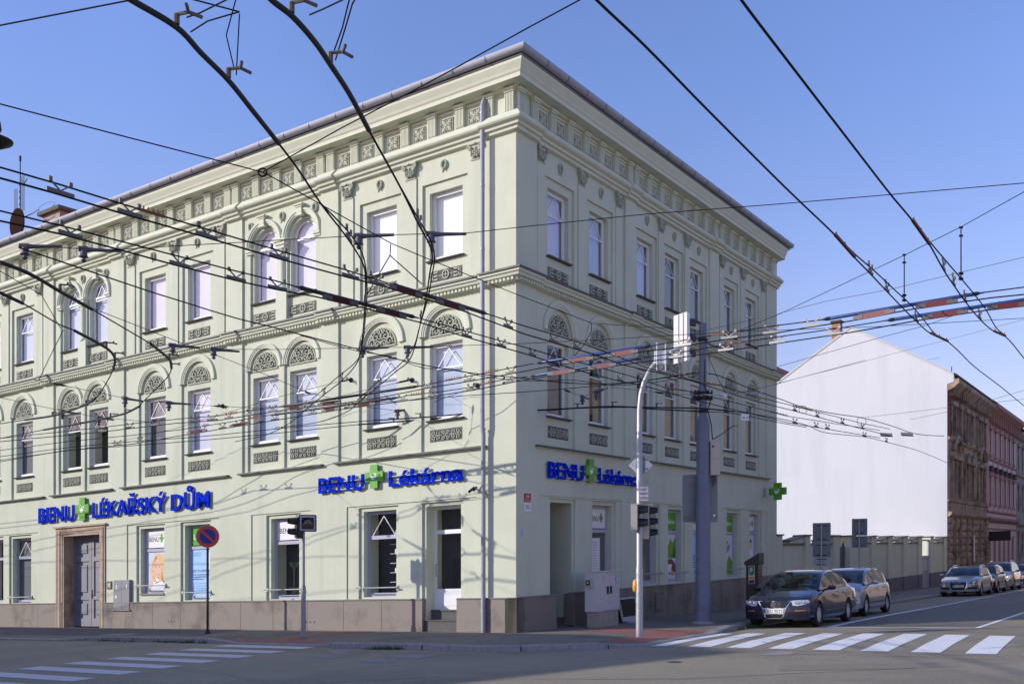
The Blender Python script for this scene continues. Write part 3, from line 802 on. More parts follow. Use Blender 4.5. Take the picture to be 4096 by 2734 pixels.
def sidx(side, x):      # section index nearest to a street position
    best = 0; bd = 9e9
    P = lxy(x, 0) if side == 'L' else rxy(x, 0)
    for i, (p, q, h) in enumerate(CS):
        dd = (p[0]-P[0])**2+(p[1]-P[1])**2
        if dd < bd: bd, best = dd, i
    return best
def patch(name, mt, s0, s1, t0, t1, dz=.005, ns=None, skew=0, **kw):
    m = MB(); ns = ns or max(2, int(abs(s1-s0))); nt = 6
    for i in range(ns+1):
        for j in range(nt+1):
            t = t0+(t1-t0)*j/nt; m.v.append(SW(s0+(s1-s0)*i/ns+skew*(t-t0), t, dz))
    for i in range(ns):
        for j in range(nt): k = i*(nt+1)+j; m.f.append((k, k+1, k+nt+2, k+nt+1))
    o = m.build(name, mt, None, IDF); o["kind"] = "structure"; return o
patch('tactile_paving', REDP, sidx('L', 7.3), sidx('L', 3.3), .78, .93)
patch('tactile_paving', REDP, sidx('L', 5.2), sidx('L', 4.5), .03, .775, skew=-5)
c0 = sidx('R', .3)
patch('tactile_paving', REDP, c0-4, sidx('R', 2.4), .76, .93)
patch('tactile_paving', REDP, sidx('R', .6), sidx('R', 2.3), .32, .755, skew=-1)
patch('pavement_slab', KERB, sidx('L', 13.4), sidx('L', 12.3), .60, .76)
patch('pavement_repair', MM('fresh_asphalt', (.105, .098, .10), .85, bump=.4, bscale=160, var=.06), sidx('L', 36), sidx('L', 9.8), .02, .72, dz=.004, skew=3)

# road markings
def strip(name, mt, pts, w, dz=.006, n=12, label=None):
    # pts: centre line points (x,y) ; w: width vector or number
    m = MB(); P = []
    for (a, b) in zip(pts, pts[1:]):
        for k in range(n): P.append((a[0]+(b[0]-a[0])*k/n, a[1]+(b[1]-a[1])*k/n))
    P.append(pts[-1])
    for i, p in enumerate(P):
        q = P[min(i+1, len(P)-1)]; o = P[max(i-1, 0)]
        t = Vector((q[0]-o[0], q[1]-o[1])).normalized(); nn = Vector((-t.y, t.x))
        for s in (-.5, .5):
            x = p[0]+nn.x*w*s; y = p[1]+nn.y*w*s; m.v.append((x, y, gz(x, y)+ROAD+dz))
    for i in range(len(P)-1): m.f.append((2*i, 2*i+1, 2*i+3, 2*i+2))
    o = m.build(name, mt, None, IDF); o["kind"] = "structure"; return o
def qpatch(name, mt, c, dz=.006, n=8):
    # bilinear patch through four ground corners
    m = MB()
    for i in range(n+1):
        for j in range(3):
            s, t = i/n, j/2
            x = (c[0][0]*(1-s)+c[1][0]*s)*(1-t)+(c[3][0]*(1-s)+c[2][0]*s)*t; y = (c[0][1]*(1-s)+c[1][1]*s)*(1-t)+(c[3][1]*(1-s)+c[2][1]*s)*t
            m.v.append((x, y, gz(x, y)+ROAD+dz))
    for i in range(n):
        for j in range(2): k = i*3+j; m.f.append((k, k+1, k+4, k+3))
    o = m.build(name, mt, None, IDF); o["kind"] = "structure"; return o
# zebra across the left street (stripes run along the street)
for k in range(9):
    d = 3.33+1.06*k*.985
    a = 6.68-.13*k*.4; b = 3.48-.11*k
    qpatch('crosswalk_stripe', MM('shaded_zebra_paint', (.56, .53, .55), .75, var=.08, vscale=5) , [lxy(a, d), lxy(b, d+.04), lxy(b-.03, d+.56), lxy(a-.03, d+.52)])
# zebra across the right street
zr = [(4.42, 1.8), (5.12, 2.3)]
for k in range(11):
    d = 4.38+.86*k*(1+.004*k)
    if k == 0: d = 4.43
    w = .33 if k == 0 else .50
    a0 = -1.55-.07*max(0, k-1)*.8; a1 = 2.25+.18*min(k, 2)+.05*k
    if k >= 6: a1 -= .25*(k-5)
    qpatch('crosswalk_stripe', PAINT, [rxy(a0, d), rxy(a1, d-.25 if k else d), rxy(a1-.05, d+w-.25 if k else d+w), rxy(a0, d+w)])
# parking line, stop line, lane edge line
strip('parking_line', PAINT, [rxy(5.2, 6.15), rxy(8, 6.05), rxy(12, 6.02), rxy(17, 6.1)], .2)
x = 17.15
while x < 95: strip('parking_line_dash', PAINT, [rxy(x, 6.1), rxy(x+.95, 6.1)], .17, n=2); x += 1.25
strip('stop_line', PAINT, [rxy(5.2, 6.0), rxy(5.25, 9.6)], .16, n=6)
strip('lane_line', PAINT, [rxy(5.2, 9.63), rxy(30, 9.63), rxy(95, 9.63)], .13, n=20)
nas = MB(); rows = [(5.35+3*i) for i in range(31)]
for a in rows:
    for d in (6.22, 7.4, 8.5, 9.56):
        x, y = rxy(a, d); nas.v.append((x, y, gz(x, y)+ROAD+.003))
for i in range(30):
    for j in range(3): nas.f.append((i*4+j, i*4+j+1, i*4+j+5, i*4+j+4))
struct(nas, 'resurfaced_lane', ASPHN)
# faint remains of an old zebra
for q in (((.9, 5.2), (1.75, 5.1), (1.75, 5.4), (.9, 5.5)), ((-1.0, 4.4), (-.2, 4.3), (-.1, 5.0), (-1.0, 5.1)), ((-.95, 5.6), (-.05, 5.55), (-.05, 5.85), (-.95, 5.9)), ((1.2, 4.55), (2.3, 3.9), (2.4, 4.15), (1.3, 4.85))):
    qpatch('worn_stripe', PAINTO, [lxy(*p) for p in q], dz=.005)
# tar lines, cracks and patches in the junction
def ground_line(name, mt, pts, w, dz=.0045):
    m = MB(); P = []
    for (a, b) in zip(pts, pts[1:]):
        for k in range(5): P.append((a[0]+(b[0]-a[0])*k/5+random.uniform(-.02, .02), a[1]+(b[1]-a[1])*k/5+random.uniform(-.02, .02)))
    P.append(pts[-1])
    for i, p in enumerate(P):
        q = P[min(i+1, len(P)-1)]; o = P[max(i-1, 0)]; t = Vector((q[0]-o[0], q[1]-o[1])).normalized(); ww = w*random.uniform(.4, 1)
        for s in (-.5, .5): x = p[0]-t.y*ww*s; y = p[1]+t.x*ww*s; m.v.append((x, y, gz(x, y)+ROAD+dz))
    for i in range(len(P)-1): m.f.append((2*i, 2*i+1, 2*i+3, 2*i+2))
    o = m.build(name, mt, None, IDF); o["kind"] = "structure"
TAR = MM('tar_line', (.10, .092, .08), .7)
ground_line('road_crack', TAR, [(-4.5, 15.4), (-1, 16.1), (2.5, 15.2), (7, 15.6)], .03)
ground_line('road_crack', TAR, [(2.0, 19.6), (4.5, 18.9), (6.8, 17.2), (8.6, 15.7)], .035)
ground_line('road_seam', TAR, [lxy(-2, 4.1), lxy(4, 4.25), lxy(12, 4.2), lxy(20, 4.3)], .03)
ground_line('road_crack', TAR, [lxy(9, 6.0), lxy(6, 7.4), lxy(1, 8.3), lxy(-3, 9.9)], .025)
ground_line('road_seam', TAR, [rxy(-1.75, 4.3), rxy(-2.0, 8), rxy(-2.3, 12)], .03)
qpatch('road_patch', MM('patched_asphalt', (.245, .21, .15), .85, var=.06, vscale=2, bump=.4, bscale=200), [(-3.6, 17.2), (-1.6, 17.6), (-1.4, 16.6), (-3.4, 16.2)], dz=.004)
qpatch('road_patch', MM('patched_asphalt', None), [(4.4, 16.6), (6.4, 16.3), (6.2, 15.5), (4.2, 15.8)], dz=.004)
# manholes
def manhole(x, y, r):
    m = MB(); n = 24
    for rr, dz in ((r, .006), (r-.05, .012), (r-.06, .006)): 
        for k in range(n): q = 2*math.pi*k/n; X = x+rr*math.cos(q); Y = y+rr*math.sin(q); m.v.append((X, Y, gz(X, Y)+ROAD+dz))
    for i in range(2):
        for k in range(n): m.f.append((i*n+k, i*n+(k+1) % n, (i+1)*n+(k+1) % n, (i+1)*n+k))
    m.f.append(tuple(2*n+k for k in range(n)))
    return m
o = manhole(4.89, 18.5, .30).build('manhole_cover', MM('cast_iron', (.30, .27, .25), .7, metal=.1, var=.2, vscale=60), None, IDF)
tag(o, 'round iron manhole cover in the road in front of the white zebra', 'manhole cover')
o = manhole(2.86, 17.68, .13).build('valve_cover', MM('cast_iron_dark', (.06, .06, .06), .8), None, IDF); tag(o, 'small dark round valve cover in the road left of the manhole', 'valve cover')
for k in range(3):
    pass
# weeds in the gutter
wd = MB()
def tuft(x, y, n, h):
    for _ in range(n):
        a = random.uniform(0, 6.28); r = random.uniform(0, .16); X = x+r*math.cos(a)*1.7; Y = y+r*math.sin(a)*.5; z = gz(X, Y)+ROAD
        b = random.uniform(0, 6.28); w = .012; hh = h*random.uniform(.4, 1); lx = random.uniform(-.05, .05)
        wd.add([(X-w*math.cos(b), Y-w*math.sin(b), z), (X+w*math.cos(b), Y+w*math.sin(b), z), (X+lx, Y+lx*.4, z+hh)], [(0, 1, 2)])
for i in range(26):
    u = random.choice([random.uniform(7.6, 12.3), random.uniform(8, 9.5), random.uniform(.6, 1.6)]); x, y = lxy(u, lerp(dl, u)+.06); tuft(x, y, 26, .09)
for i in range(10):
    a = random.uniform(3.4, 6.4); x, y = rxy(a, lerp(dr_, a)+.07); tuft(x, y, 22, .10)
o = wd.build('gutter_weeds', GRASS, None, IDF); tag(o, 'low green weeds growing in the gutter along the kerb', 'weeds', kind='stuff')

# ================================================================== helpers for street things
def signframe(o, d, n):    # o=(x,y,z0)
    def f(p):
        u, v, w = p
        return Vector((o[0]+d[0]*u+n[0]*w, o[1]+d[1]*u+n[1]*w, o[2]+v))
    return f
def at(px, py, h):          # point at height h above the corner's paving level, seen at a photo pixel (measured on the photograph, 4096 px wide)
    yy = 2250-SLOPE*(px-2048)
    Y = 4025*(h-1.72)/(yy-py); X = (px-2048)/4025*Y
    return Vector((X, Y, h+SLOPE*X))

# ------------------------------------------------------------------ cross emblem
def cross_pts(c, m, hw, hh, t):
    return [(c-t, m-hh), (c+t, m-hh), (c+t, m-t), (c+hw, m-t), (c+hw, m+t), (c+t, m+t), (c+t, m+hh), (c-t, m+hh), (c-t, m+t), (c-hw, m+t), (c-hw, m-t), (c-t, m-t)]
def bird(mb, mg, c, m, s, z, fl=1):
    X = lambda q: c+fl*q*s
    body = [(-.30, -.02), (-.24, -.16), (-.12, -.26), (.02, -.27), (-.02, -.20), (.10, -.23), (.06, -.14), (.18, -.14), (.20, -.02), (.10, .04), (-.05, .06), (-.2, .08)]
    mb.prism([(X(x), m+y*s) for x, y in body], z, z+.004)
    nk = [(.12, -.02), (.20, .06), (.20, .15), (.12, .20), (.02, .19), (-.06, .13)]
    for w0, (a, b) in zip((.045, .04, .035, .035, .03), zip(nk, nk[1:])):
        dx, dy = b[0]-a[0], b[1]-a[1]; L = math.hypot(dx, dy); nx, ny = -dy/L*w0, dx/L*w0
        mb.prism([(X(a[0]-nx), m+(a[1]-ny)*s), (X(b[0]-nx), m+(b[1]-ny)*s), (X(b[0]+nx), m+(b[1]+ny)*s), (X(a[0]+nx), m+(a[1]+ny)*s)], z, z+.004)
    mb.prism([(X(.05), m+.22*s), (X(.20), m+.21*s), (X(.34), m+.10*s), (X(.17), m+.16*s)], z, z+.0045)
    wg = [(-.34, .0), (-.36, .16), (-.28, .28), (-.16, .36), (-.02, .37), (-.14, .28), (-.22, .18), (-.25, .04)]
    mg.prism([(X(x), m+y*s) for x, y in wg], z, z+.003)
def emblem(fr, name_root, c, m, hw, hh, t, w0, w1, fl, parent, wing=GREENL):
    MB().prism(cross_pts(c, m, hw, hh, t), w0, w1).build('cross', GREENC, parent, fr)
    cr = parent.children[-1] if parent.children else parent
    a, b = MB(), MB(); bird(a, b, c, m, hh*1.15, w1+.001, fl)
    x = a.build('bird_mark', WHITEP, parent, fr); b.build('bird_wing', wing, parent, fr)
def shop_sign(fr, fl, segs, cr, label, group=None, raillist=()):
    P = fr((segs[0][1], 4.0, .1)); e = empty('shop_sign', P, label, 'shop sign', group)
    for (txt, x0, x1, base, cap, ref, sp) in segs:
        m = MB(); text_fit(m, txt, x0, x1, base, cap, .05, .045, fl, offset=.018, refchar=ref)
        m.build('lettering', BLUEL, e, fr)
    c, mm, hw, hh, t = cr
    emblem(fr, 'x', c, mm, hw, hh, t, .045, .105, fl, e)
    if raillist:
        r = MB()
        for (a, b, v) in raillist: r.box(a, b, v-.012, v+.012, .0, .085)
        r.build('mounting_rail', LGREY, e, fr)
    return e
shop_sign(FL, -1, [('BENU', 4.95, 6.66, 3.87, .43, 'B', 1), ('Lékárna', 1.58, 4.05, 3.88, .42, 'L', 1)], (4.57, 4.20, .32, .32, .13),
          'short blue letter sign with green cross on the sunlit facade left of the downpipe', 'pharmacy letter signs', [(1.6, 4.1, 4.15), (1.6, 4.1, 3.93), (4.95, 6.6, 4.15), (4.95, 6.6, 3.93)])
shop_sign(FR, 1, [('BENU', 1.40, 3.22, 3.88, .43, 'B', 1), ('Lékárna', 4.08, 6.45, 3.88, .42, 'L', 1)], (3.62, 4.19, .30, .32, .13),
          'blue letter sign with green cross on the shaded facade, partly behind the silver mast', 'pharmacy letter signs', [(1.45, 6.4, 4.15), (1.45, 6.4, 3.93)])
shop_sign(FL, -1, [('BENU', 18.42, 20.60, 3.74, .54, 'B', 1), ('LÉKAŘSKÝ DŮM', 11.34, 17.36, 3.76, .52, 'L', 1)], (17.92, 4.10, .38, .39, .155),
          'longest blue letter sign, all capitals with green cross, above the grey double door', 'pharmacy letter signs')
# projecting green cross
pe = empty('projecting_cross_sign', FR((17.6, 3.8, 0)), 'green illuminated cross sign projecting from the far end of the shaded facade', 'cross sign')
PF = frame((C0[0]+RD[0]*17.55, C0[1]+RD[1]*17.55), NR, (-RD[0], -RD[1]))
emblem(PF, 'x', .56, 4.14, .33, .33, .14, -.08, .08, 1, pe)
MB().box(0.0, .1, 3.95, 4.3, -.06, .06).build('bracket', GALV, pe, PF)

# number plates
def plate(fr, name, label, cat, u0, u1, v0, v1, mt, txts, fl, w=.012, group=None, tm=BLACK):
    e = empty(name, fr(((u0+u1)/2, v0, w)), label, cat, group)
    MB().box(u0, u1, v0, v1, 0, w).build('board', mt, e, fr)
    m = MB()
    for (t, a, b, y, h) in txts: text_fit(m, t, a, b, y, h, w+.001, .001, fl)
    if m.v: m.build('lettering', tm, e, fr)
    return e
plate(FR, 'street_number_plate', 'small red enamel plate with number 39 on the shaded corner pier', 'number plate', .36, .66, 3.24, 3.45, MM('red_enamel', (.45, .02, .03), .35), [('39', .44, .58, 3.33, .08), ('Tylova ulice', .39, .63, 3.265, .04)], 1, tm=WHITEP)
plate(FR, 'house_number_plate', 'small white enamel plate with number 502 under the red plate', 'number plate', .36, .66, 3.0, 3.21, WHITEP, [('502', .42, .60, 3.07, .09)], 1)
plate(FR, 'wall_sticker', 'tiny blue sticker on the corner pier below the number plates', 'sticker', .22, .30, 2.36, 2.56, MM('pale_blue_sticker', (.35, .5, .7), .6), [], 1)
# electric box, door bell, camera, vent
e = empty('electric_box', FL((15.75, .62, 0)), 'grey steel electric box with two doors set in the wall beside the double door', 'electric box')
MB().bevbox(15.33, 16.2, .62, 1.61, -.02, .07, .01).build('housing', DOORP, e, FL)
MB().box(15.755, 15.765, .66, 1.58, .068, .0715).build('door_gap', BLACK, e, FL)
MB().box(15.45, 15.5, 1.32, 1.45, .07, .072).box(16.0, 16.05, 1.32, 1.45, .07, .072).box(16.02, 16.1, 1.0, 1.1, .07, .072).build('warning_sticker', WHITEP, e, FL)
MB().box(15.28, 16.26, .585, .62, 0, .10).build('ledge', PLCAP, e, FL)
e = empty('door_bell_panel', FL((16.5, 1.32, 0)), 'small brown bell panel in the wall right of the stone door case', 'bell panel')
MB().box(16.37, 16.62, 1.32, 1.58, -.01, .03).build('frame', MM('bronze', (.14, .11, .06), .5, metal=.5), e, FL); MB().box(16.42, 16.57, 1.38, 1.52, .03, .034).build('buttons', LGREY, e, FL)
e = empty('security_camera', FL((1.2, 3.6, 0)), 'small black twin security camera on the wall near the downpipe', 'camera')
MB().box(1.07, 1.15, 3.53, 3.68, 0, .03).build('wall_plate', LGREY, e, FL)
MB().tube([(1.12, 3.6, .03), (1.2, 3.62, .15)], .012, 6).tube([(1.18, 3.66, .12), (1.26, 3.54, .26)], .035, 8).tube([(1.12, 3.66, .12), (1.1, 3.57, .26)], .03, 8).build('camera_body', BLACKP, e, FL)
e = empty('wall_vent', FR((8.0, .1, .05)), 'narrow metal vent door in the pink granite plinth of the shaded side', 'vent')
MB().box(7.72, 8.2, .06, .64, .05, .075).build('frame', MM('vent_bronze', (.15, .13, .11), .6), e, FR); MB().box(7.78, 8.14, .12, .58, .075, .08).build('flap', MM('vent_grey', (.21, .19, .17), .5, metal=.3), e, FR)
# guard rails
gr = []
for fr, a, b, v, lb in ((FL, 13.52, 15.0, 1.40, 'steel guard rail across the window with the smiling woman poster'), (FL, 11.35, 12.75, 1.15, 'steel guard rail across the light blue poster window'),
                    (FL, 21.15, 22.62, 1.10, 'steel guard rail at the leftmost ground floor window'), (FL, 7.38, 8.88, 1.18, 'steel guard rail at the window behind the left traffic light post'), (FL, 3.80, 5.22, 1.18, 'steel guard rail at the display window left of the glazed door'),
                    (FR, 6.9, 8.3, 1.24, 'steel guard rail behind the galvanised lamp mast'), (FR, 8.85, 10.2, 1.22, 'steel guard rail across the green teacup poster window'), (FR, 10.85, 12.2, 1.22, 'steel guard rail partly hidden by the blue grey mast'),
                    (FR, 13.8, 15.2, 1.22, 'steel guard rail left of the parking meter'), (FR, 16.1, 17.5, 1.22, 'steel guard rail half hidden behind the parking meter')):
    e = empty('guard_rail', fr((a, v, .1)), lb, 'guard rail', 'guard rails at the shop windows')
    MB().tube([(a, v, .09), (b, v, .09)], .02, 8).build('rail', GALV, e, fr)
    for q in (a+.04, b-.04): MB().tube([(q, v, -.02), (q, v, .09)], .012, 6).box(q-.03, q+.03, v-.05, v+.05, -.02, .002).build('bracket', GALV, e, fr)

# ------------------------------------------------------------------ posters in the shop windows
WPO = -.2655
def poster(fr, u0, u1, v0, v1, bg, label, shapes, name='window_poster', group='posters in the shop windows'):
    e = empty(name, fr(((u0+u1)/2, v0, WPO)), label, 'poster', group)
    MB().box(u0, u1, v0, v1, WPO-.003, WPO).build('sheet', bg, e, fr)
    for i, (nm, mt, fn) in enumerate(shapes):
        m = MB(); fn(m, WPO+.001+.0006*i); m.build(nm, mt, e, fr)
    return e
def ell(cx, cy, rx, ry, n=24, rot=0):
    return [(cx+rx*math.cos(2*math.pi*k/n)*math.cos(rot)-ry*math.sin(2*math.pi*k/n)*math.sin(rot), cy+rx*math.cos(2*math.pi*k/n)*math.sin(rot)+ry*math.sin(2*math.pi*k/n)*math.cos(rot)) for k in range(n)]
PP = lambda poly: (lambda m, z: m.prism(poly, z-.0004, z))
def multi(*polys):
    def f(m, z):
        for p in polys: m.prism(p, z-.0004, z)
    return f
def rct(a, b, c, d): return [(a, c), (b, c), (b, d), (a, d)]
def txt(t, a, b, y, h, fl, ref='H'): return lambda m, z: text_fit(m, t, a, b, y, h, z-.0004, .0004, fl, refchar=ref, offset=.014)
def name_top(fr, fl, u0, u1, kind, where):
    c = (u0+u1)/2; s = -1 if fl < 0 else 1
    if kind == 'B':
        a = c-s*.40; b = c+s*.12
        poster(fr, u0+.09, u1-.09, 2.63, 3.18, PWHITE, 'white transom sheet with black name and small green cross, '+where, [('lettering', BLACK, txt('BENU', min(a, b), max(a, b), 2.83, .15, fl, 'B')),
               ('cross', GREENC, PP(cross_pts(c+s*.25, 2.93, .10, .13, .045)))], name='transom_sign', group='transom sheets of the shop')
    else:
        a = c-s*.38; b = c+s*.36
        poster(fr, u0+.09, u1-.09, 2.63, 3.18, GREENC, 'green transom sheet with white lettering, '+where, [('lettering', WHITEP, txt('Lékárna', min(a, b), max(a, b), 2.82, .16, fl, 'L'))], name='transom_sign', group='transom sheets of the shop')
name_top(FL, -1, 13.73, 14.95, 'B', 'above the smiling woman poster')
name_top(FL, -1, 11.5, 12.7, 'L', 'behind the no stopping sign')
name_top(FL, -1, 7.60, 8.77, 'B', 'behind the left traffic light')
name_top(FR, 1, 4.0, 5.15, 'B', 'nearest the corner, shaded side')
name_top(FR, 1, 8.95, 10.0, 'L', 'above the teacup poster')
name_top(FR, 1, 10.93, 12.0, 'B', 'by the blue grey mast')
name_top(FR, 1, 13.9, 15.0, 'L', 'left of the parking meter')
name_top(FR, 1, 16.22, 17.25, 'B', 'farthest on the shaded side')
# smiling woman with a card (left side of the picture is larger u)
c = 14.30
Xw = lambda x: c-x        # x to the right in the picture
W_ = lambda pts: [(Xw(x), y) for x, y in pts]
poster(FL, 13.82, 14.86, 1.24, 2.48, PLIL, 'poster of a smiling blond woman in white holding up a white card', [
    ('hair', HAIR, multi(W_([(-.28, 1.55), (-.36, 1.9), (-.26, 2.2), (-.10, 2.40), (.12, 2.44), (.30, 2.33), (.40, 2.1), (.44, 1.6), (.40, 1.28), (.10, 1.45), (-.1, 1.6)]))),
    ('hair_shade', MM('poster_brown', (.45, .22, .08), .6), multi(W_([(-.2, 2.1), (-.12, 2.32), (.0, 2.36), (-.08, 2.2), (-.14, 2.05)]), W_([(.22, 1.9), (.34, 1.5), (.28, 1.35), (.18, 1.6)]))),
    ('clothing', PWHITE, multi(W_([(-.42, 1.25), (-.3, 1.4), (-.05, 1.55), (.2, 1.55), (.42, 1.4), (.42, 1.25)]))),
    ('face', SKIN, multi(W_([(-.20, 2.05), (-.12, 2.2), (.0, 2.26), (.12, 2.2), (.20, 2.02), (.20, 1.82), (.12, 1.68), (.03, 1.62), (-.08, 1.66), (-.16, 1.78)]), W_([(-.02, 1.66), (.14, 1.7), (.16, 1.5), (-.02, 1.5)]), W_([(-.46, 1.3), (-.40, 1.52), (-.30, 1.60), (-.12, 1.58), (-.2, 1.45), (-.3, 1.3)]))),
    ('features', MM('poster_dark', (.10, .05, .04), .6), multi(ell(Xw(-.09), 2.0, .035, .014, 10), ell(Xw(.10), 2.0, .035, .014, 10), W_([(-.14, 2.05), (-.05, 2.07), (-.05, 2.08), (-.14, 2.065)]), W_([(.05, 2.07), (.15, 2.05), (.15, 2.06), (.05, 2.08)]))),
    ('lips', MM('poster_lip', (.62, .12, .12), .5), PP(ell(Xw(.0), 1.775, .09, .042, 14, .08))), ('teeth', PWHITE, PP(ell(Xw(.0), 1.782, .07, .02, 14, .08))),
    ('card', MM('poster_card', (.8, .8, .84), .5), multi(W_([(-.22, 1.50), (-.02, 1.66), (.10, 1.54), (-.10, 1.38)]))), ('card_marks', BLACK, multi(W_([(-.18, 1.52), (-.08, 1.59), (-.07, 1.57), (-.17, 1.5)]), W_([(-.02, 1.49), (.05, 1.53), (.06, 1.51), (-.01, 1.47)]), W_([(-.12, 1.47), (-.02, 1.54), (.0, 1.52), (-.1, 1.45)])))])
cx = 12.10; XL = lambda x: cx-x
WL = lambda pts: [(XL(x), y) for x, y in pts]
navy = MM('poster_navy', (.03, .06, .25), .5)
poster(FL, 11.58, 12.62, .99, 2.48, PBLUE, 'light blue poster with dark blue text behind the no stopping sign pole', [
    ('portrait', PWHITE, multi(ell(XL(.40), 2.12, .11, .30, 20))), ('face', SKIN, multi(ell(XL(.44), 2.15, .05, .12, 14))), ('hair', MM('poster_brown', (.3, .15, .08)), multi(ell(XL(.45), 2.29, .05, .05, 12))),
    ('heading', navy, txt('JSTE TU SPRÁVNĚ', XL(.45), XL(-.43), 1.78, .075, -1)), ('small_print', navy, lambda m, z: [text_fit(m, t, XL(b), XL(-.43), y, .045, z-.0004, .0004, -1) for t, b, y in (('Zvolte si preventivní program', .35, 1.68), ('a rezervujte si termín', .22, 1.61), ('na benuprevence.cz', .14, 1.54))]),
    ('logo_text', MM('poster_midblue', (.2, .4, .75)), lambda m, z: [text_fit(m, t, XL(-.05), XL(-.43), y, .045, z-.0004, .0004, -1) for t, y in (('CENTRUM', 2.36), ('PREVENCE', 2.29))]),
    ('list_dots', MM('poster_red', (.7, .08, .06)), multi(*[ell(XL(-.39), y, .035, .028, 12) for y in (1.42, 1.34, 1.12)])), ('list_dots', navy, multi(*[ell(XL(-.39), y, .035, .028, 12) for y in (1.27, 1.19)])),
    ('list_lines', MM('poster_line', (.16, .3, .6)), multi(*[rct(XL(.25-.05*(i % 3)), XL(-.3), y-.008, y+.008) for i, y in enumerate((1.42, 1.345, 1.27, 1.195, 1.12))]))])
# right side posters
teal = MM('poster_leaf_green', (.14, .36, .03), .5, var=.3, vscale=6)
PG = MM('poster_pale', (.74, .66, .72), .5)
poster(FR, 9.04, 9.91, 1.0, 2.48, PG, 'tall poster with green leaves, a white teacup and a yellow flower', [
    ('leaves', teal, multi([(9.04, 1.7), (9.04, 2.15), (9.2, 2.3), (9.35, 2.1), (9.5, 2.35), (9.7, 2.2), (9.91, 2.4), (9.91, 1.7)], [(9.6, 1.7), (9.8, 2.1), (9.91, 2.0), (9.91, 1.7)])),
    ('table', MM('poster_brown2', (.22, .07, .04), .6), multi([(9.1, 1.35), (9.1, 1.66), (9.6, 1.68), (9.91, 1.5), (9.91, 1.2), (9.6, 1.3)])), ('teacup', PWHITE, multi([(9.1, 1.5), (9.65, 1.5), (9.58, 1.32), (9.4, 1.25), (9.2, 1.3)])),
    ('flower', MM('poster_yellow', (.8, .42, .02), .5), multi(ell(9.7, 1.2, .16, .07, 12)))])
poster(FR, 11.02, 11.91, 1.0, 2.48, PBLUE, 'light blue poster mostly hidden behind the blue grey mast', [('lines', navy, multi(*[rct(11.08, 11.5, 1.75-.08*i, 1.78-.08*i) for i in range(6)]))])
poster(FR, 13.99, 14.91, 1.0, 2.48, PG, 'tall white poster with a grey swirl and green leaves at its foot', [('leaves', teal, multi([(13.99, 1.0), (13.99, 1.35), (14.2, 1.6), (14.4, 1.5), (14.6, 1.75), (14.91, 1.5), (14.91, 1.0)])),
    ('swirl', MM('poster_swirl', (.25, .27, .38), .5), multi(ell(14.45, 1.95, .28, .12, 16, .5), ell(14.4, 2.2, .12, .06, 12)))])
poster(FR, 16.31, 17.16, 1.0, 2.48, PG, 'tall poster of a person in a white coat behind the parking meter', [('coat', PWHITE, multi([(16.45, 1.0), (16.45, 1.7), (16.65, 1.95), (16.9, 1.95), (17.1, 1.7), (17.1, 1.0)])), ('face', SKIN, multi(ell(16.78, 2.1, .13, .13, 14))), ('hair', MM('poster_darkhair', (.12, .05, .03)), multi([(16.65, 2.15), (16.68, 2.28), (16.8, 2.32), (16.9, 2.27), (16.9, 2.15), (16.8, 2.2)]))])
poster(FR, 4.3, 4.75, 1.3, 2.35, PWHITE, 'hand printed white notice sheet in the display window by the corner', [('print', MM('print_grey', (.25, .25, .28)), multi(*[rct(4.36, 4.36+.3*random.uniform(.5, 1), 2.22-.075*i, 2.235-.075*i) for i in range(11)]))])
e = empty('display_plant', FL((8.2, .95, -.5)), 'potted green plant inside the display window behind the left traffic light', 'plant', 'plants in display windows')
def fronds(fr, c, v, w, n, L):
    m = MB()
    for i in range(n):
        a = random.uniform(0, 6.28); t = random.uniform(.3, 1.1); P = [(c+L*k/5*math.cos(a)*math.sin(t*1.2), v+L*(k/5)*math.cos(t)-.25*L*(k/5)**2, w+L*.4*k/5*math.sin(a)) for k in range(6)]
        for p, q in zip(P, P[1:]): m.add([(p[0]-.012, p[1], p[2]), (p[0]+.012, p[1]+.006, p[2]), (q[0]+.01, q[1]+.004, q[2]), (q[0]-.01, q[1], q[2])], [(0, 1, 2, 3)])
    return m
fronds(FL, 8.2, 1.0, -.5, 60, .35).build('leaves', GRASS, e, FL); fronds(FL, 8.25, 1.75, -.52, 40, .35).build('fronds', GRASS, e, FL); MB().tube([(8.25, 1.0, -.52), (8.25, 1.8, -.52)], .012, 5).build('stem', MM('bark', (.12, .08, .05)), e, FL)
MB().lathe([(.1, .9), (.13, 1.05)], 12, 'y', (8.22, 0, -.5)).build('pot', BLACKP, e, FL)
e = empty('display_shelf', FL((4.3, 1.0, -.6)), 'dark display stand with small white packages inside the window left of the glazed door', 'display stand')
m = MB(); q = MB()
for i in range(6): m.box(4.1, 4.5, 1.3+.26*i, 1.32+.26*i, -.7, -.5); q.box(4.15+.05*(i % 2), 4.32+.05*(i % 2), 1.32+.26*i, 1.44+.26*i, -.62, -.55)
m.build('shelf', LGREY, e, FL); q.build('packages', PWHITE, e, FL)
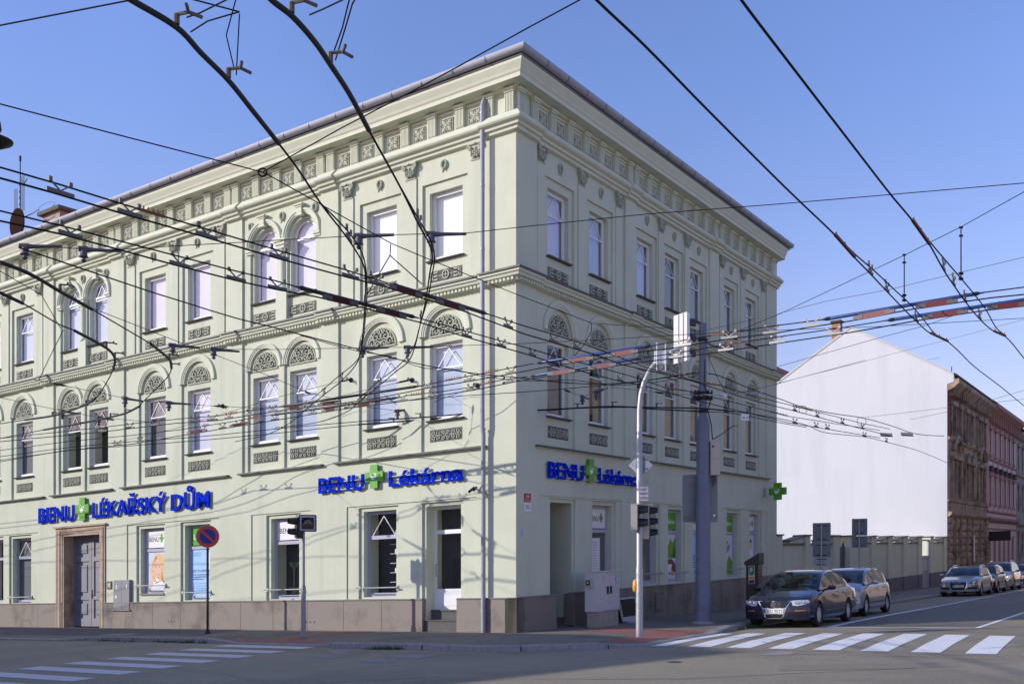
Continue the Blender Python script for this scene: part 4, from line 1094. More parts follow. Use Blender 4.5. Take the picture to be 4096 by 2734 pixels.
# ================================================================== cars
TYRE = MM('tyre_rubber', (.018, .018, .019), .85); RIM = MM('alloy_rim', (.62, .61, .60), .4, metal=.35); LAMP = MM('headlight_glass', (.62, .62, .64), .08, coat=1); LAMPD = MM('headlight_dark', (.16, .16, .17), .1, coat=1)
CHROME = MM('chrome', (.72, .72, .73), .12, metal=1); CINT = MM('car_interior', (.03, .03, .033), .85); AMBER = MM('amber_lens', (.7, .25, .12), .3)
def interp(t, x):
    if x <= t[0][0]: return t[0][1]
    for (a, b), (c, d) in zip(t, t[1:]):
        if x <= c:
            f = (x-a)/(c-a); return b+(d-b)*f
    return t[-1][1]
def smooth_tab(t, n=3):
    # resample with cosine easing to soften kinks
    out = []
    for i in range(len(t)-1):
        for k in range(n):
            f = k/n; p0 = t[max(i-1, 0)]; p1 = t[i]; p2 = t[i+1]; p3 = t[min(i+2, len(t)-1)]
            h = p2[0]-p1[0]
            m1 = (p2[1]-p0[1])/max(1e-6, p2[0]-p0[0])*h; m2 = (p3[1]-p1[1])/max(1e-6, p3[0]-p1[0])*h
            z = (2*f**3-3*f*f+1)*p1[1]+(f**3-2*f*f+f)*m1+(-2*f**3+3*f*f)*p2[1]+(f**3-f*f)*m2
            out.append((p1[0]+h*f, z))
    out.append(t[-1]); return out
def make_car(p, label, a, d_out, group):
    L, W, H = p['L'], p['W'], p['H']; hw = W/2
    f0, wb = p['fo'], p['wb']
    paint = p['paint']
    top = smooth_tab(p['top']); roof = smooth_tab(p['roof']); belt = p['belt']
    ws0, ws1, r1, r0 = p['ws0'], p['ws1'], p['r1'], p['r0']
    ax = (f0, f0+wb); ra_ = p.get('ar', .345)
    def deform(q):
        x, y, z = q; yy = min(1.1, abs(y)/hw)
        k = max(0, 1-x/1.0); k2 = max(0, 1-(L-x)/1.0)
        x2 = x + k*(.26*yy**2.6+.22*max(0, z-.55)+.10*max(0, .35-z)) - k2*(.20*yy**2.6+.15*max(0, z-.7))
        return (x2, y*(1-.05*k**2-.05*k2**2), z)
    def zb(x):
        z = .19 if .55 < x < L-.5 else .23
        for c in ax:
            if abs(x-c) < ra_: z = max(z, .32+math.sqrt(max(0, ra_**2-(x-c)**2)))
        return z
    def sect(x):
        zt = interp(top, x); zs = min(interp(belt, x), zt-.001); b = zb(x)
        base = [(.93, .19), (.985, .28), (1.0, .42), (1.0, .58), (.985, zs-.14), (.955, zs-.03), (.93, zs), (.80, zs+(zt-zs)*.75), (.55, zt-.008), (.25, zt), (0, zt)]
        out = []
        for i, (w, z) in enumerate(base):
            if i < 6: z = max(z, b+.012*i)
            out.append((w*hw, min(z, zt)))
        return out
    xs = set([0, .04, .12, .25, L-.25, L-.12, L-.04, L])
    for c in ax:
        for k in range(-8, 9): xs.add(round(c+ra_*math.sin(math.pi/2*k/8), 4))
        xs.add(c-ra_-.01); xs.add(c+ra_+.01)
    x = .3
    while x < L-.25: xs.add(round(x, 3)); x += .16
    xs |= {ws0, r0}
    xs = sorted(v for v in xs if 0 <= v <= L)
    m = MB(); S = [sect(x) for x in xs]; n = len(S[0])
    for s in (1, -1):
        b = len(m.v)
        for x, sc in zip(xs, S): m.v += [deform((x, s*y, z)) for y, z in sc]
        for i in range(len(xs)-1):
            for j in range(n-1): m.f.append((b+i*n+j, b+i*n+j+1, b+(i+1)*n+j+1, b+(i+1)*n+j) if s > 0 else (b+i*n+j, b+(i+1)*n+j, b+(i+1)*n+j+1, b+i*n+j+1))
    for xe, sc in ((0, S[0]), (L, S[-1])):
        ny = 12
        for j in range(n-2):
            y0, z0 = sc[j]; y1, z1 = sc[j+1]
            for k in range(ny):
                q = [(-1+2*k/ny), (-1+2*(k+1)/ny)]
                m.add([deform((xe, y0*q[0], z0)), deform((xe, y0*q[1], z0)), deform((xe, y1*q[1], z1)), deform((xe, y1*q[0], z1))], [(0, 1, 2, 3)])
    # roof, pillars
    def gh(x):
        T = interp(roof, x); B = min(interp(belt, x), interp(top, x))-.01; w = .925*hw*(1-.05*max(0, (x-r1)/(r0-r1))**2)
        T = max(T, B+.004); tum = (T-B)*.34
        return [(w, B), (w-tum*.94, B+(T-B)*.90), (w-tum-.06, T-.006), (w*.45, T+.004), (0, T+.008)]
    gx = sorted(set([ws0+(ws1-ws0)*k/6 for k in range(7)]+[ws1+(r1-ws1)*k/8 for k in range(9)]+[r1+(r0-r1)*k/6 for k in range(7)]+[q for ab in p['side'] for q in ab]))
    body = m; gl = MB(); sg = MB(); pil = MB()
    for i in range(len(gx)-1):
        x0, x1 = gx[i], gx[i+1]; g0, g1 = gh(x0), gh(x1); xm = (x0+x1)/2
        for s in (1, -1):
            for j in range(4):
                q = [(x0, s*g0[j][0], g0[j][1]), (x0, s*g0[j+1][0], g0[j+1][1]), (x1, s*g1[j+1][0], g1[j+1][1]), (x1, s*g1[j][0], g1[j][1])]
                if s < 0: q = q[::-1]
                tgt = body
                if j >= 2 and (xm < ws1 or xm > r1): tgt = gl
                if j == 0:
                    if any(u < xm < v for u, v in p['side']): tgt = sg
                    elif p['side'][0][0] < xm < p['side'][-1][1]: tgt = pil
                tgt.add([deform(t) for t in q], [(0, 1, 2, 3)])
    e = empty('parked_car', (0, 0, 0), label, 'car', group)
    body.build('body', paint, e, None, smooth=38)
    gl.build('windscreen', CGLASS, e, None, smooth=60); sg.build('side_window', CGLASS, e, None); pil.build('pillar', BLACKP, e, None)
    # interior
    it = MB(); it.box(ax[0]-.1, ax[1]+.2, -hw*.8, hw*.8, .25, .62)
    for x0 in (ws1+.35, ws1+1.25):
        for y in (-.38, .38): it.box(x0, x0+.12, y-.22, y+.22, .5, H-.42).box(x0+.02, x0+.1, y-.12, y+.12, H-.4, H-.24)
    it.box(ws0+.45, ws0+.6, -hw*.8, hw*.8, .7, interp(belt, ws0)-.06)
    it.build('interior', CINT, e, None)
    for s in (1, -1):
        lin = MB()
        for c in ax: lin.box(c-ra_+.005, c+ra_-.005, *(sorted((s*(hw-.26), s*(hw-.25)))), .2, .66)
        lin.build('wheel_arch_liner', BLACKP, e, None)
    def sy(x, z):
        sc = sect(x)
        for (y0, z0), (y1, z1) in zip(sc, sc[1:]):
            if z0 <= z <= z1+1e-6: return y0+(y1-y0)*(z-z0)/max(1e-6, z1-z0)
        return sc[5][0]
    def on_side(mb, x0, x1, z0, z1, s, off=.003):
        q = [(x0, s*(sy(x0, z0)+off), z0), (x1, s*(sy(x1, z0)+off), z0), (x1, s*(sy(x1, z1)+off), z1), (x0, s*(sy(x0, z1)+off), z1)]
        mb.add([deform(t) for t in q], [(0, 1, 2, 3)])
    for s in (1, -1):
        dl_ = MB()
        for xd in p['doors']:
            zz = interp(belt, xd)-.02
            for k in range(5): on_side(dl_, xd-.006+.0, xd+.006, .27+(zz-.27)*k/5, .27+(zz-.27)*(k+1)/5, s, .0025)
        on_side(dl_, p['doors'][0], p['doors'][-1], .255, .27, s, .0025)
        dl_.build('door_gap', BLACK, e, None)
        for xh in p['handles']:
            z = interp(belt, xh)-.13; MB().add([deform(t) for t in [(xh, s*(sy(xh, z)), z), (xh+.2, s*sy(xh+.2, z), z), (xh+.19, s*(sy(xh, z)+.035), z+.012), (xh+.01, s*(sy(xh, z)+.035), z+.012), (xh, s*sy(xh, z), z+.035), (xh+.2, s*sy(xh, z), z+.035)]], [(0, 1, 2, 3), (3, 2, 5, 4)]).build('door_handle', p.get('hmat', paint), e, None)
        if p.get('strip'):
            st = MB()
            for k in range(8):
                x0 = p['doors'][0]+(p['doors'][-1]-p['doors'][0])*k/8; x1 = p['doors'][0]+(p['doors'][-1]-p['doors'][0])*(k+1)/8; on_side(st, x0, x1, .40, .425, s, .008)
            st.build('side_trim', p['strip'], e, None)
        # mirror
        xm = ws0+.42; zm = interp(belt, xm)+.0
        mr = MB(); b = len(mr.v)
        mr.lathe([(.001, -.10), (.055, -.085), (.075, -.03), (.08, .04), (.07, .07), (.02, .075)], 12, 'x', (0, 0, 0))
        vs = [(xm+q[0], s*(hw+.12)+q[1]*1.35, zm+.09+q[2]*.85) for q in mr.v]
        mo = MB(); mo.v = vs; mo.f = mr.f; mo.tube([(xm+.02, s*(hw*.88), zm+.02), (xm+.01, s*(hw+.06), zm+.07)], .028, 6)
        mo.build('mirror', p.get('mmat', paint), e, None, smooth=50)
    # chrome window line
    if p.get('chrome'):
        for s in (1, -1):
            c = MB(); u0, u1 = p['side'][0][0]+.02, p['side'][-1][1]
            lo = [(x, s*(gh(x)[0][0]+.006), gh(x)[0][1]+.01) for x in [u0+(u1-u0)*k/10 for k in range(11)]]; hi = [(x, s*(gh(x)[1][0]+.008), gh(x)[1][1]) for x in [u0+(u1-u0)*k/14 for k in range(15)]]
            c.tube([deform(t) for t in lo], .009, 4); c.tube([deform(t) for t in hi], .009, 4); c.build('chrome_trim', CHROME, e, None)
    # front details: polygons in (y,z), flush on the nose
    def front(name, mt, poly, off=.006, n=1, par=e, sub=True):
        fm = MB(); ys = [q[0] for q in poly]
        # triangulated fan subdivided once towards the centroid to follow the nose
        cy = sum(q[0] for q in poly)/len(poly); cz = sum(q[1] for q in poly)/len(poly)
        N_ = len(poly); pts = [(cy, cz)]
        for ring in (.5, 1.0):
            for i in range(N_):
                for t in (0, .5):
                    q0 = poly[i]; q1 = poly[(i+1) % N_]; y = q0[0]+(q1[0]-q0[0])*t; z = q0[1]+(q1[1]-q0[1])*t
                    pts.append((cy+(y-cy)*ring, cz+(z-cz)*ring))
        M_ = 2*N_
        fs = [(0, 1+k, 1+(k+1) % M_) for k in range(M_)]+[(1+k, 1+M_+k, 1+M_+(k+1) % M_, 1+(k+1) % M_) for k in range(M_)]
        fm.add([deform((-off, y, z)) for y, z in pts], fs)
        return fm.build(name, mt, par, None)
    mirr = lambda poly: [(-y, z) for y, z in poly]
    for (nm, mt, poly, sym, off) in p['front']:
        o = front(nm, mt, poly, off)
        if sym: front(nm, mt, mirr(poly), off)
    for lampc in p['lampballs']:
        for s in (1, -1): q = deform((-.012, s*lampc[0], lampc[1])); MB().lathe([(lampc[2], .0), (lampc[2]*.8, -.012), (.002, -.016)], 12, 'x', q).build('lamp_lens', CHROME, e, None)
    if p.get('bars'):
        y, z0, z1, k = p['bars']; bm = MB()
        for i in range(k): zz = z0+(z1-z0)*(i+.5)/k; bm.add([deform((-.011, yy, z)) for z in (zz-.006, zz+.006) for yy in (-y, -y/2, 0, y/2, y)], [(j, j+1, j+6, j+5) for j in range(4)])
        bm.build('grille_bars', BLACK if p.get('bb') else CHROME, e, None)
    # plate
    pz = p['plate_z']; pm = MB(); pm.box(-.035, -.02, -.26, .26, pz, pz+.115); po = pm.build('number_plate', WHITEP, e, None)
    MB().box(-.037, -.0355, .215, .258, pz+.003, pz+.112).build('plate_band', MM('plate_blue', (.01, .05, .4)), po, None)
    if p.get('plate'):
        t = MB(); vs, fs = text_mesh(p['plate'], 1, .0, .0); x0 = min(v[0] for v in vs); x1 = max(v[0] for v in vs); h = max(v[1] for v in vs)
        t.add([(-.0375, .20-(v[0]-x0)/(x1-x0)*.44, pz+.018+v[1]/h*.078) for v in vs], fs); t.build('plate_text', BLACK, po, None)
    if p.get('emblem') == 'round':
        z = p['ez']; q = deform((-.018, 0, z)); k = MB().lathe([(.062, 0), (.062, -.012), (.05, -.012), (.05, 0)], 24, 'x', q)
        for pts in (((-.03, .038), (-.004, -.004), (.004, -.004), (.03, .038)), ((-.044, .015), (-.022, -.042), (0, -.005), (.022, -.042), (.044, .015))):
            k.tube([(q[0]-.008, y, q[2]+zz) for y, zz in pts], .006, 4)
        k.build('emblem', CHROME, e, None); 
    if p.get('emblem') == 'rings':
        z = p['ez']; q = deform((-.02, 0, z)); k = MB()
        for i in range(4): k.tube([(q[0], -.095+.063*i+.042*math.cos(t*math.pi/8), q[2]+.042*math.sin(t*math.pi/8)) for t in range(16)], .007, 4, closed=True)
        k.build('emblem', CHROME, e, None)
    if p.get('rails'):
        for s in (1, -1):
            pts = []
            for k in range(9): x = ws1+.1+(r1-ws1-.1)*k/8; g = gh(x); pts.append((x, s*(g[2][0]+.0), g[2][1]+(.045 if 0 < k < 8 else .0)))
            MB().tube([deform(t) for t in pts], .016, 6).build('roof_rail', CHROME, e, None)
    # wipers
    MB().tube([deform((ws0+.05, .45, interp(roof, ws0+.05)+.02)), deform((ws0+.3, -.15, interp(roof, ws0+.3)+.025))], .009, 4).build('wiper', BLACKP, e, None)
    # wheels
    R0 = .318; nsp = p.get('spokes', 7)
    def wheel():
        t = MB().lathe([(.20, .02), (.225, .0), (R0-.03, -.005), (R0, .03), (R0, .16), (R0-.03, .195), (.2, .19)], 28, 'y', cap=False)
        r = MB().lathe([(.215, .015), (.205, .03), (.2, .11), (.03, .12)], 28, 'y', cap=False)
        for k in range(nsp):
            q = 2*math.pi*k/nsp; c, s = math.cos(q), math.sin(q); hwid = p.get('spw', .022)
            vs = []
            for (rr, w, y) in ((.03, hwid*1.3, .03), (.205, hwid, .022)):
                for sg_ in (-1, 1): vs += [(c*rr-s*w*sg_, y, s*rr+c*w*sg_), (c*rr-s*w*sg_, y+.03, s*rr+c*w*sg_)]
            r.add(vs, [(0, 2, 6, 4), (0, 4, 5, 1), (2, 3, 7, 6)])
        r.lathe([(.05, .03), (.045, .018), (.001, .016)], 12, 'y')
        dk = MB().lathe([(.19, .11), (.001, .112)], 20, 'y')
        return t, r, dk
    tm, rm, dk = wheel()
    first = None
    for c in ax:
        for s in (-1, 1):
            w = empty('wheel', (0, 0, 0)); w.parent = e
            w.location = (c, s*(hw-.005), R0)
            w.rotation_euler = (0, 0, 0 if s < 0 else math.pi)
            if first is None:
                a_ = tm.build('tyre', TYRE, w, None, smooth=40); b_ = rm.build('rim', RIM, w, None, smooth=40); c_ = dk.build('brake_disc', DKMET, w, None); first = (a_, b_, c_)
            else:
                for o in first: q = o.copy(); scene.collection.objects.link(q); q.parent = w
    # place: front end at street position a, street-side flank at d_out
    X, Y = rxy(a, d_out-hw); e.location = (X, Y, gz(X, Y)+ROAD+.004)
    xa, ya = rxy(a+2.5, d_out-hw); pitch = -(gz(xa, ya)-gz(X, Y))/2.5
    e.rotation_euler = (-.029, pitch, math.atan2(RD[1], RD[0]))
    return e
def paintm(k, col, metal=.5): return MM(k, col, .32, metal=metal, coat=1, spec=.5)
sedan = dict(L=4.77, W=1.80, H=1.47, fo=.93, wb=2.71, paint=paintm('dark_blue_paint', (.006, .012, .05), .3),
    top=[(0, .70), (.25, .80), (1.25, .985), (1.5, .99), (3.9, 1.03), (4.1, 1.07), (4.6, 1.05), (4.77, .98)], belt=[(0, .66), (.4, .80), (1.3, .90), (2.5, .93), (4.0, .98), (4.77, .94)],
    roof=[(1.22, .96), (1.6, 1.19), (2.0, 1.385), (2.35, 1.455), (2.7, 1.47), (3.1, 1.455), (3.5, 1.37), (3.85, 1.20), (4.15, 1.05)], ws0=1.22, ws1=2.05, r1=3.38, r0=4.15,
    side=[(1.62, 2.52), (2.60, 3.36), (3.40, 3.72)], doors=[1.42, 2.56, 3.45], handles=[2.28, 3.2], strip=CHROME, chrome=True, hmat=paintm('dark_blue_paint', None), mmat=BLACKP,
    front=[('grille_surround', CHROME, [(-.47, .70), (.47, .70), (.33, .50), (.27, .30), (.20, .245), (-.20, .245), (-.27, .30), (-.33, .50)], False, .004),
           ('grille', BLACKP, [(-.43, .692), (.43, .692), (.315, .525), (-.315, .525)], False, .009), ('lower_grille', BLACKP, [(-.25, .355), (.25, .355), (.20, .265), (-.20, .265)], False, .009),
           ('headlight', LAMP, [(.46, .70), (.60, .715), (.86, .715), (.895, .66), (.80, .60), (.62, .565), (.50, .58)], True, .006),
           ('air_intake', BLACKP, [(.38, .40), (.84, .42), (.80, .30), (.34, .29)], True, .004), ('fog_lamp', AMBER, [(.56, .43), (.80, .44), (.80, .455), (.56, .455)], True, .008)],
    lampballs=[(.60, .645, .045), (.74, .655, .045)], bars=(.36, .54, .68, 4), bb=True, plate_z=.385, plate='1AD 9072', emblem='round', ez=.615, spokes=9, spw=.024)
hatch = dict(L=4.25, W=1.77, H=1.49, fo=.86, wb=2.62, paint=paintm('silver_paint', (.36, .36, .37), .6),
    top=[(0, .74), (.25, .84), (1.0, 1.03), (1.3, 1.05), (3.6, 1.05), (4.05, 1.02), (4.2, .95), (4.25, .8)], belt=[(0, .68), (.4, .84), (1.1, .93), (2.5, .97), (4.0, 1.0), (4.25, .78)],
    roof=[(.98, 1.01), (1.35, 1.22), (1.75, 1.41), (2.1, 1.475), (2.6, 1.49), (3.2, 1.46), (3.7, 1.35), (4.0, 1.18), (4.12, 1.0)], ws0=.98, ws1=1.78, r1=3.55, r0=4.12,
    side=[(1.42, 2.32), (2.40, 3.20), (3.26, 3.72)], doors=[1.25, 2.36, 3.3], handles=[2.08, 3.0], strip=MM('dark_rub_strip', (.06, .06, .065), .6),
    front=[('headlight', LAMP, [(.42, .60), (.50, .72), (.80, .78), (.86, .70), (.78, .58), (.55, .54)], True, .006), ('grille', BLACKP, [(-.36, .66), (.36, .66), (.32, .56), (-.32, .56)], False, .006),
           ('bumper_insert', BLACKP, [(-.84, .52), (.84, .52), (.70, .40), (-.70, .40)], False, .006), ('fog_lamp', LAMP, [(.60, .34), (.72, .34), (.72, .28), (.60, .28)], True, .008)],
    lampballs=[(.66, .655, .05)], plate_z=.42, spokes=5, spw=.03)
wagon = dict(L=4.70, W=1.82, H=1.44, fo=.86, wb=2.80, paint=paintm('silver_grey_paint', (.33, .345, .38), .6),
    top=[(0, .72), (.25, .82), (1.25, .98), (1.5, .99), (4.2, 1.02), (4.6, .98), (4.70, .85)], belt=[(0, .68), (.4, .82), (1.3, .92), (2.5, .94), (4.3, .99), (4.70, .84)],
    roof=[(1.22, .965), (1.6, 1.17), (2.05, 1.36), (2.4, 1.425), (2.8, 1.44), (3.6, 1.42), (4.1, 1.33), (4.4, 1.16), (4.55, 1.0)], ws0=1.22, ws1=2.08, r1=4.0, r0=4.55,
    side=[(1.66, 2.54), (2.62, 3.44), (3.50, 4.12)], doors=[1.45, 2.58, 3.5], handles=[2.3, 3.22], chrome=True, rails=True,
    front=[('grille_surround', CHROME, [(-.42, .71), (.42, .71), (.40, .50), (.30, .30), (-.30, .30), (-.40, .50)], False, .004), ('grille', BLACKP, [(-.395, .695), (.395, .695), (.375, .50), (.28, .32), (-.28, .32), (-.375, .50)], False, .009),
           ('headlight', LAMPD, [(.46, .60), (.55, .70), (.82, .755), (.88, .70), (.86, .64), (.60, .59)], True, .006), ('air_intake', BLACKP, [(.44, .45), (.85, .47), (.84, .36), (.40, .34)], True, .005),
           ('lower_lip', CHROME, [(-.80, .255), (.80, .255), (.80, .245), (-.80, .245)], False, .008)],
    lampballs=[(.76, .68, .04)], plate_z=.435, plate='9P2 0828', emblem='rings', ez=.625, spokes=7, spw=.03)
blackh = dict(hatch, paint=paintm('black_paint', (.012, .013, .02), .3), strip=None, mmat=BLACKP, plate=None)
mpv = dict(hatch, L=4.4, H=1.64, paint=paintm('grey_green_paint', (.22, .22, .21), .5), strip=None, rails=True, mmat=BLACKP,
    top=[(0, .82), (.25, .92), (.95, 1.10), (1.3, 1.12), (3.8, 1.12), (4.2, 1.08), (4.4, .85)], belt=[(0, .76), (.4, .92), (1.0, 1.0), (2.5, 1.03), (4.1, 1.05), (4.4, .84)],
    roof=[(.92, 1.08), (1.3, 1.31), (1.75, 1.54), (2.1, 1.62), (2.6, 1.64), (3.4, 1.61), (3.95, 1.45), (4.2, 1.2), (4.28, 1.06)], ws0=.92, ws1=1.78, r1=3.8, r0=4.28,
    front=[('headlight', LAMP, [(.50, .62), (.56, .80), (.80, .90), (.88, .84), (.82, .66), (.62, .60)], True, .006), ('grille', BLACKP, [(-.4, .74), (.4, .74), (.36, .62), (-.36, .62)], False, .006), ('air_intake', BLACKP, [(-.6, .46), (.6, .46), (.5, .32), (-.5, .32)], False, .005)], fo=.88, wb=2.7)
bluec = dict(hatch, paint=paintm('mid_blue_paint', (.02, .045, .16), .4), strip=None)
PG_ = 'cars parked along the kerb'
make_car(sedan, 'dark blue sedan with plate 1AD 9072 parked right beside the white zebra', 4.52, 5.86, PG_)
make_car(hatch, 'silver hatchback parked directly behind the dark blue sedan', 10.45, 5.55, PG_)
make_car(wagon, 'silver grey estate car with roof rails and plate 9P2 0828', 31.1, 5.62, PG_)
make_car(blackh, 'black hatchback parked behind the silver grey estate car', 36.4, 5.6, PG_)
make_car(mpv, 'tall grey people carrier parked behind the black hatchback', 42.3, 5.6, PG_)
make_car(bluec, 'blue car at the right edge parked last in the row', 48.6, 5.55, PG_)

# ================================================================== street furniture
# no-stopping sign, left pavement
def vpole(mb, x, y, z0, z1, r0, r1=None, n=14): return mb.tube([(x, y, z0), (x, y, z1)], [r0, r1 or r0], n)
X, Y = lxy(9.62, 1.54); z = gz(X, Y); CAMN = Vector((-X, -Y, 0)).normalized()
SFn = lambda X, Y, z, yaw=0: (lambda c, s: signframe((X, Y, z), (c, s), (s, -c)))(math.cos(yaw), math.sin(yaw))
F1 = SFn(X, Y, z, .30)
e = empty('no_stopping_sign', (X, Y, z), 'round blue no stopping sign with red border and diagonal on a dark post', 'traffic sign')
MB().tube([(0, .0, -.0), (0, .05, 0), (0, .12, 0), (0, 3.05, 0)], [.11, .07, .036, .036], 12).build('post', DKMET, e, F1, smooth=40)
def disc(r, z0, z1, c=(0, 2.79)): return MB().prism(ell(c[0], c[1], r, r, 40), z0, z1)
b = disc(.325, .045, .06).build('plate', SIGNBK, e, F1)
disc(.315, .06, .0615).build('rim', LGREY, e, F1); disc(.305, .0615, .063).build('border', REDS, e, F1); disc(.215, .063, .0645).build('field', BLUES, e, F1)
q = .235; w = .026
MB().prism([(-q*.72-w, 2.79+q*.72-w), (-q*.72+w, 2.79+q*.72+w), (q*.72+w, 2.79-q*.72+w), (q*.72-w, 2.79-q*.72-w)], .0645, .066).build('diagonal', REDS, e, F1)
for v in (2.65, 2.93): MB().box(-.05, .05, v-.02, v+.02, -.045, .045).build('clamp', GALV, e, F1)

# signal heads
SBODY = MM('signal_housing', (.50, .46, .40), .5); SDARK = MM('signal_black', (.012, .012, .013), .45); LENSD = MM('dark_lens', (.02, .02, .02), .12, coat=1)
def signal_head(parent, fr, nl, sz=.30, body=SBODY, shroud=SDARK, depth=.22, board=None):
    H = sz*nl
    m = MB().bevbox(-sz/2, sz/2, 0, H, -depth, 0, .02); bo = m.build('housing', body, parent, fr)
    for k in range(nl):
        c = (0, sz*(k+.5))
        f = MB().box(-sz*.49, sz*.49, c[1]-sz*.48, c[1]+sz*.48, 0, .012).build('lamp_front', shroud, parent, fr)
        MB().lathe([(sz*.36, .013), (sz*.30, .02), (.002, .026)], 18, 'z', (0, c[1], 0)).build('lens', LENSD, parent, fr)
        n = 16; v = MB(); base = 0
        for dd, rr in ((.012, sz*.42), (sz*.75, sz*.38)):
            for i in range(n+1):
                q = -math.pi*.17+(math.pi*1.34)*i/n; v.v.append((rr*math.cos(q), c[1]+rr*math.sin(q), dd if dd < .1 else dd-(.10 if i in (0, n) else 0)))
        for i in range(n): v.f.append((i, i+1, n+2+i, n+1+i))
        v.build('visor', shroud, parent, fr, smooth=60)
    if board: MB().box(-board, board, -.12, H+.12, -depth*.5, -depth*.5+.012).build('backboard', WHITEP, parent, fr)
# left signal post
X, Y = lxy(5.31, 1.99); z = gz(X, Y)
e = empty('traffic_light_post', (X, Y, z), 'grey post with black two lamp signal and square backed lamp on the left pavement', 'traffic light')
F2 = SFn(X, Y, z, 0)
MB().tube([(0, -.02, 0), (0, .03, 0), (0, 1.26, 0), (0, 1.36, 0), (0, 3.12, 0)], [.068, .066, .064, .04, .038], 14).build('post', MM('grey_post_paint', (.30, .29, .32), .5), e, F2, smooth=40)
s1 = empty('pedestrian_signal', (X, Y, z)); s1.parent = e; s1.location = (0, 0, 0)
ya = 3.55; F3 = (lambda c, s: signframe((X-.19, Y-.02, z+2.56), (c, s), (s, -c)))(math.cos(-1.15), math.sin(-1.15))
signal_head(s1, F3, 2, .27, SDARK, SDARK, .14)
MB().box(-.2, 0, 2.54, 2.57, -.03, .03).box(-.2, 0, 3.12, 3.15, -.03, .03).build('bracket', GALV, e, F2)
s2 = empty('warning_lamp', (X, Y, z)); s2.parent = e; s2.location = (0, 0, 0)
F4 = (lambda c, s: signframe((X+.13, Y-.1, z+2.72), (c, s), (s, -c)))(math.cos(.1), math.sin(.1))
def rrect(x0, x1, y0, y1, r, n=5):
    P = []
    for cx, cy, a0 in ((x1-r, y1-r, 0), (x0+r, y1-r, 90), (x0+r, y0+r, 180), (x1-r, y0+r, 270)):
        for k in range(n+1): q = R_(a0+90*k/n); P.append((cx+r*math.cos(q), cy+r*math.sin(q)))
    return P
MB().prism(rrect(-.225, .225, 0, .44, .04), -.03, 0).build('backboard', SDARK, s2, F4)
MB().prism(rrect(-.195, .195, .03, .41, .03), 0, .002).build('board_face', LGREY, s2, F4)
MB().prism(rrect(-.155, .155, .07, .37, .01), .002, .03).build('lamp_box', SDARK, s2, F4)
MB().lathe([(.125, .03), (.11, .045), (.001, .055)], 20, 'z', (0, .22, 0)).build('lens', LENSD, s2, F4)
v = MB(); n = 14
for dd in (.03, .2):
    for i in range(n+1): q = .0+math.pi*i/n; v.v.append((.135*math.cos(q), .22+.135*math.sin(q), dd))
for i in range(n): v.f.append((i, i+1, n+2+i, n+1+i))
v.build('visor', SDARK, s2, F4, smooth=60)

# galvanised lamp mast with signals
X, Y = 2.83, 22.34; z = gz(X, Y); P0 = Vector((X, Y, z))
e = empty('signal_mast', (X, Y, z), 'galvanised curved signal mast with pedestrian heads and hanging three lamp signal', 'signal mast')
arm = [(0, -.02, 0), (0, .3, 0), (0, 1.5, 0), (0, 1.56, 0), (0, 4.05, 0), (.0, 4.06, 0), (.0, 5.0, 0), (.03, 5.35, .0), (.10, 5.62, 0), (.22, 5.88, .0), (.36, 6.08, 0), (.62, 6.28, 0), (1.08, 6.42, 0)]
rr = [.082, .080, .079, .068, .067, .062, .058, .056, .054, .05, .046, .042, .038]
F5 = SFn(X, Y, z, 0)
MB().tube(arm, rr, 16).build('mast_tube', GALV, e, F5, smooth=40)
for v in (4.0, 3.42): MB().lathe([(.075, v-.03), (.075, v+.03)], 14, 'y').box(-.13, .13, v-.008, v+.008, -.01, .01).build('clamp', GALV, e, F5)
d1 = MB(); cz = 3.80; s_ = .27
d1.prism([(.04, cz-s_), (.04+s_, cz), (.04, cz+s_), (.04-s_, cz)], -.10, -.088); do = d1.build('priority_sign', WHITEP, e, F5)
MB().prism([(.06, cz-s_*.88), (.14, cz-s_*.6), (.14, cz+s_*.6), (.06, cz+s_*.88)], -.087, -.085).build('sign_back_panel', SIGNBK, do, F5)
for v in (cz-.09, cz+.12): MB().box(.06, .20, v-.012, v+.012, -.085, -.07).build('sign_rail', SIGNBK, do, F5)
tb = empty('text_panel', (X, Y, z)); tb.parent = e; tb.location = (0, 0, 0)
F6 = (lambda c, s: signframe((X-.03, Y-.13, z+2.99), (c, s), (s, -c)))(math.cos(.0), math.sin(.0))
MB().box(0, .215, 0, .315, -.004, .004).build('board', MM('pinkish_white', (.78, .70, .72), .5), tb, F6)
m = MB()
for t, y in (('CHODCI', .225), ('STISKNĚTE', .13), ('TLAČÍTKO', .035)): text_fit(m, t, .035 if t == 'CHODCI' else .02, .18 if t == 'CHODCI' else .195, y, .058, .005, .001, 1, offset=.01)
for a, b, c, d in ((.004, .211, .006, .010), (.004, .211, .305, .309), (.004, .008, .006, .309), (.207, .211, .006, .309)): m.box(a, b, c, d, .0045, .0055)
m.build('lettering', BLACK, tb, F6)
hd = empty('pedestrian_signal', (X, Y, z)); hd.parent = e; hd.location = (0, 0, 0)
yaw = -.12
F7 = (lambda a, o, zz: signframe((X+o[0], Y+o[1], z+zz), (math.cos(a), math.sin(a)), (math.sin(a), -math.cos(a))))
signal_head(hd, F7(1.42, (-.05, -.17), 2.34), 2, .29, SBODY, SDARK, .16)
hd2 = empty('vehicle_signal', (X, Y, z)); hd2.parent = e; hd2.location = (0, 0, 0)
signal_head(hd2, F7(1.45, (.24, .12), 2.16), 3, .245, SBODY, SDARK, .22)
MB().box(-.13, .12, 2.36, 2.385, -.03, .03).box(-.13, .3, 2.9, 2.925, -.03, .03).build('bracket', SBODY, e, F5)
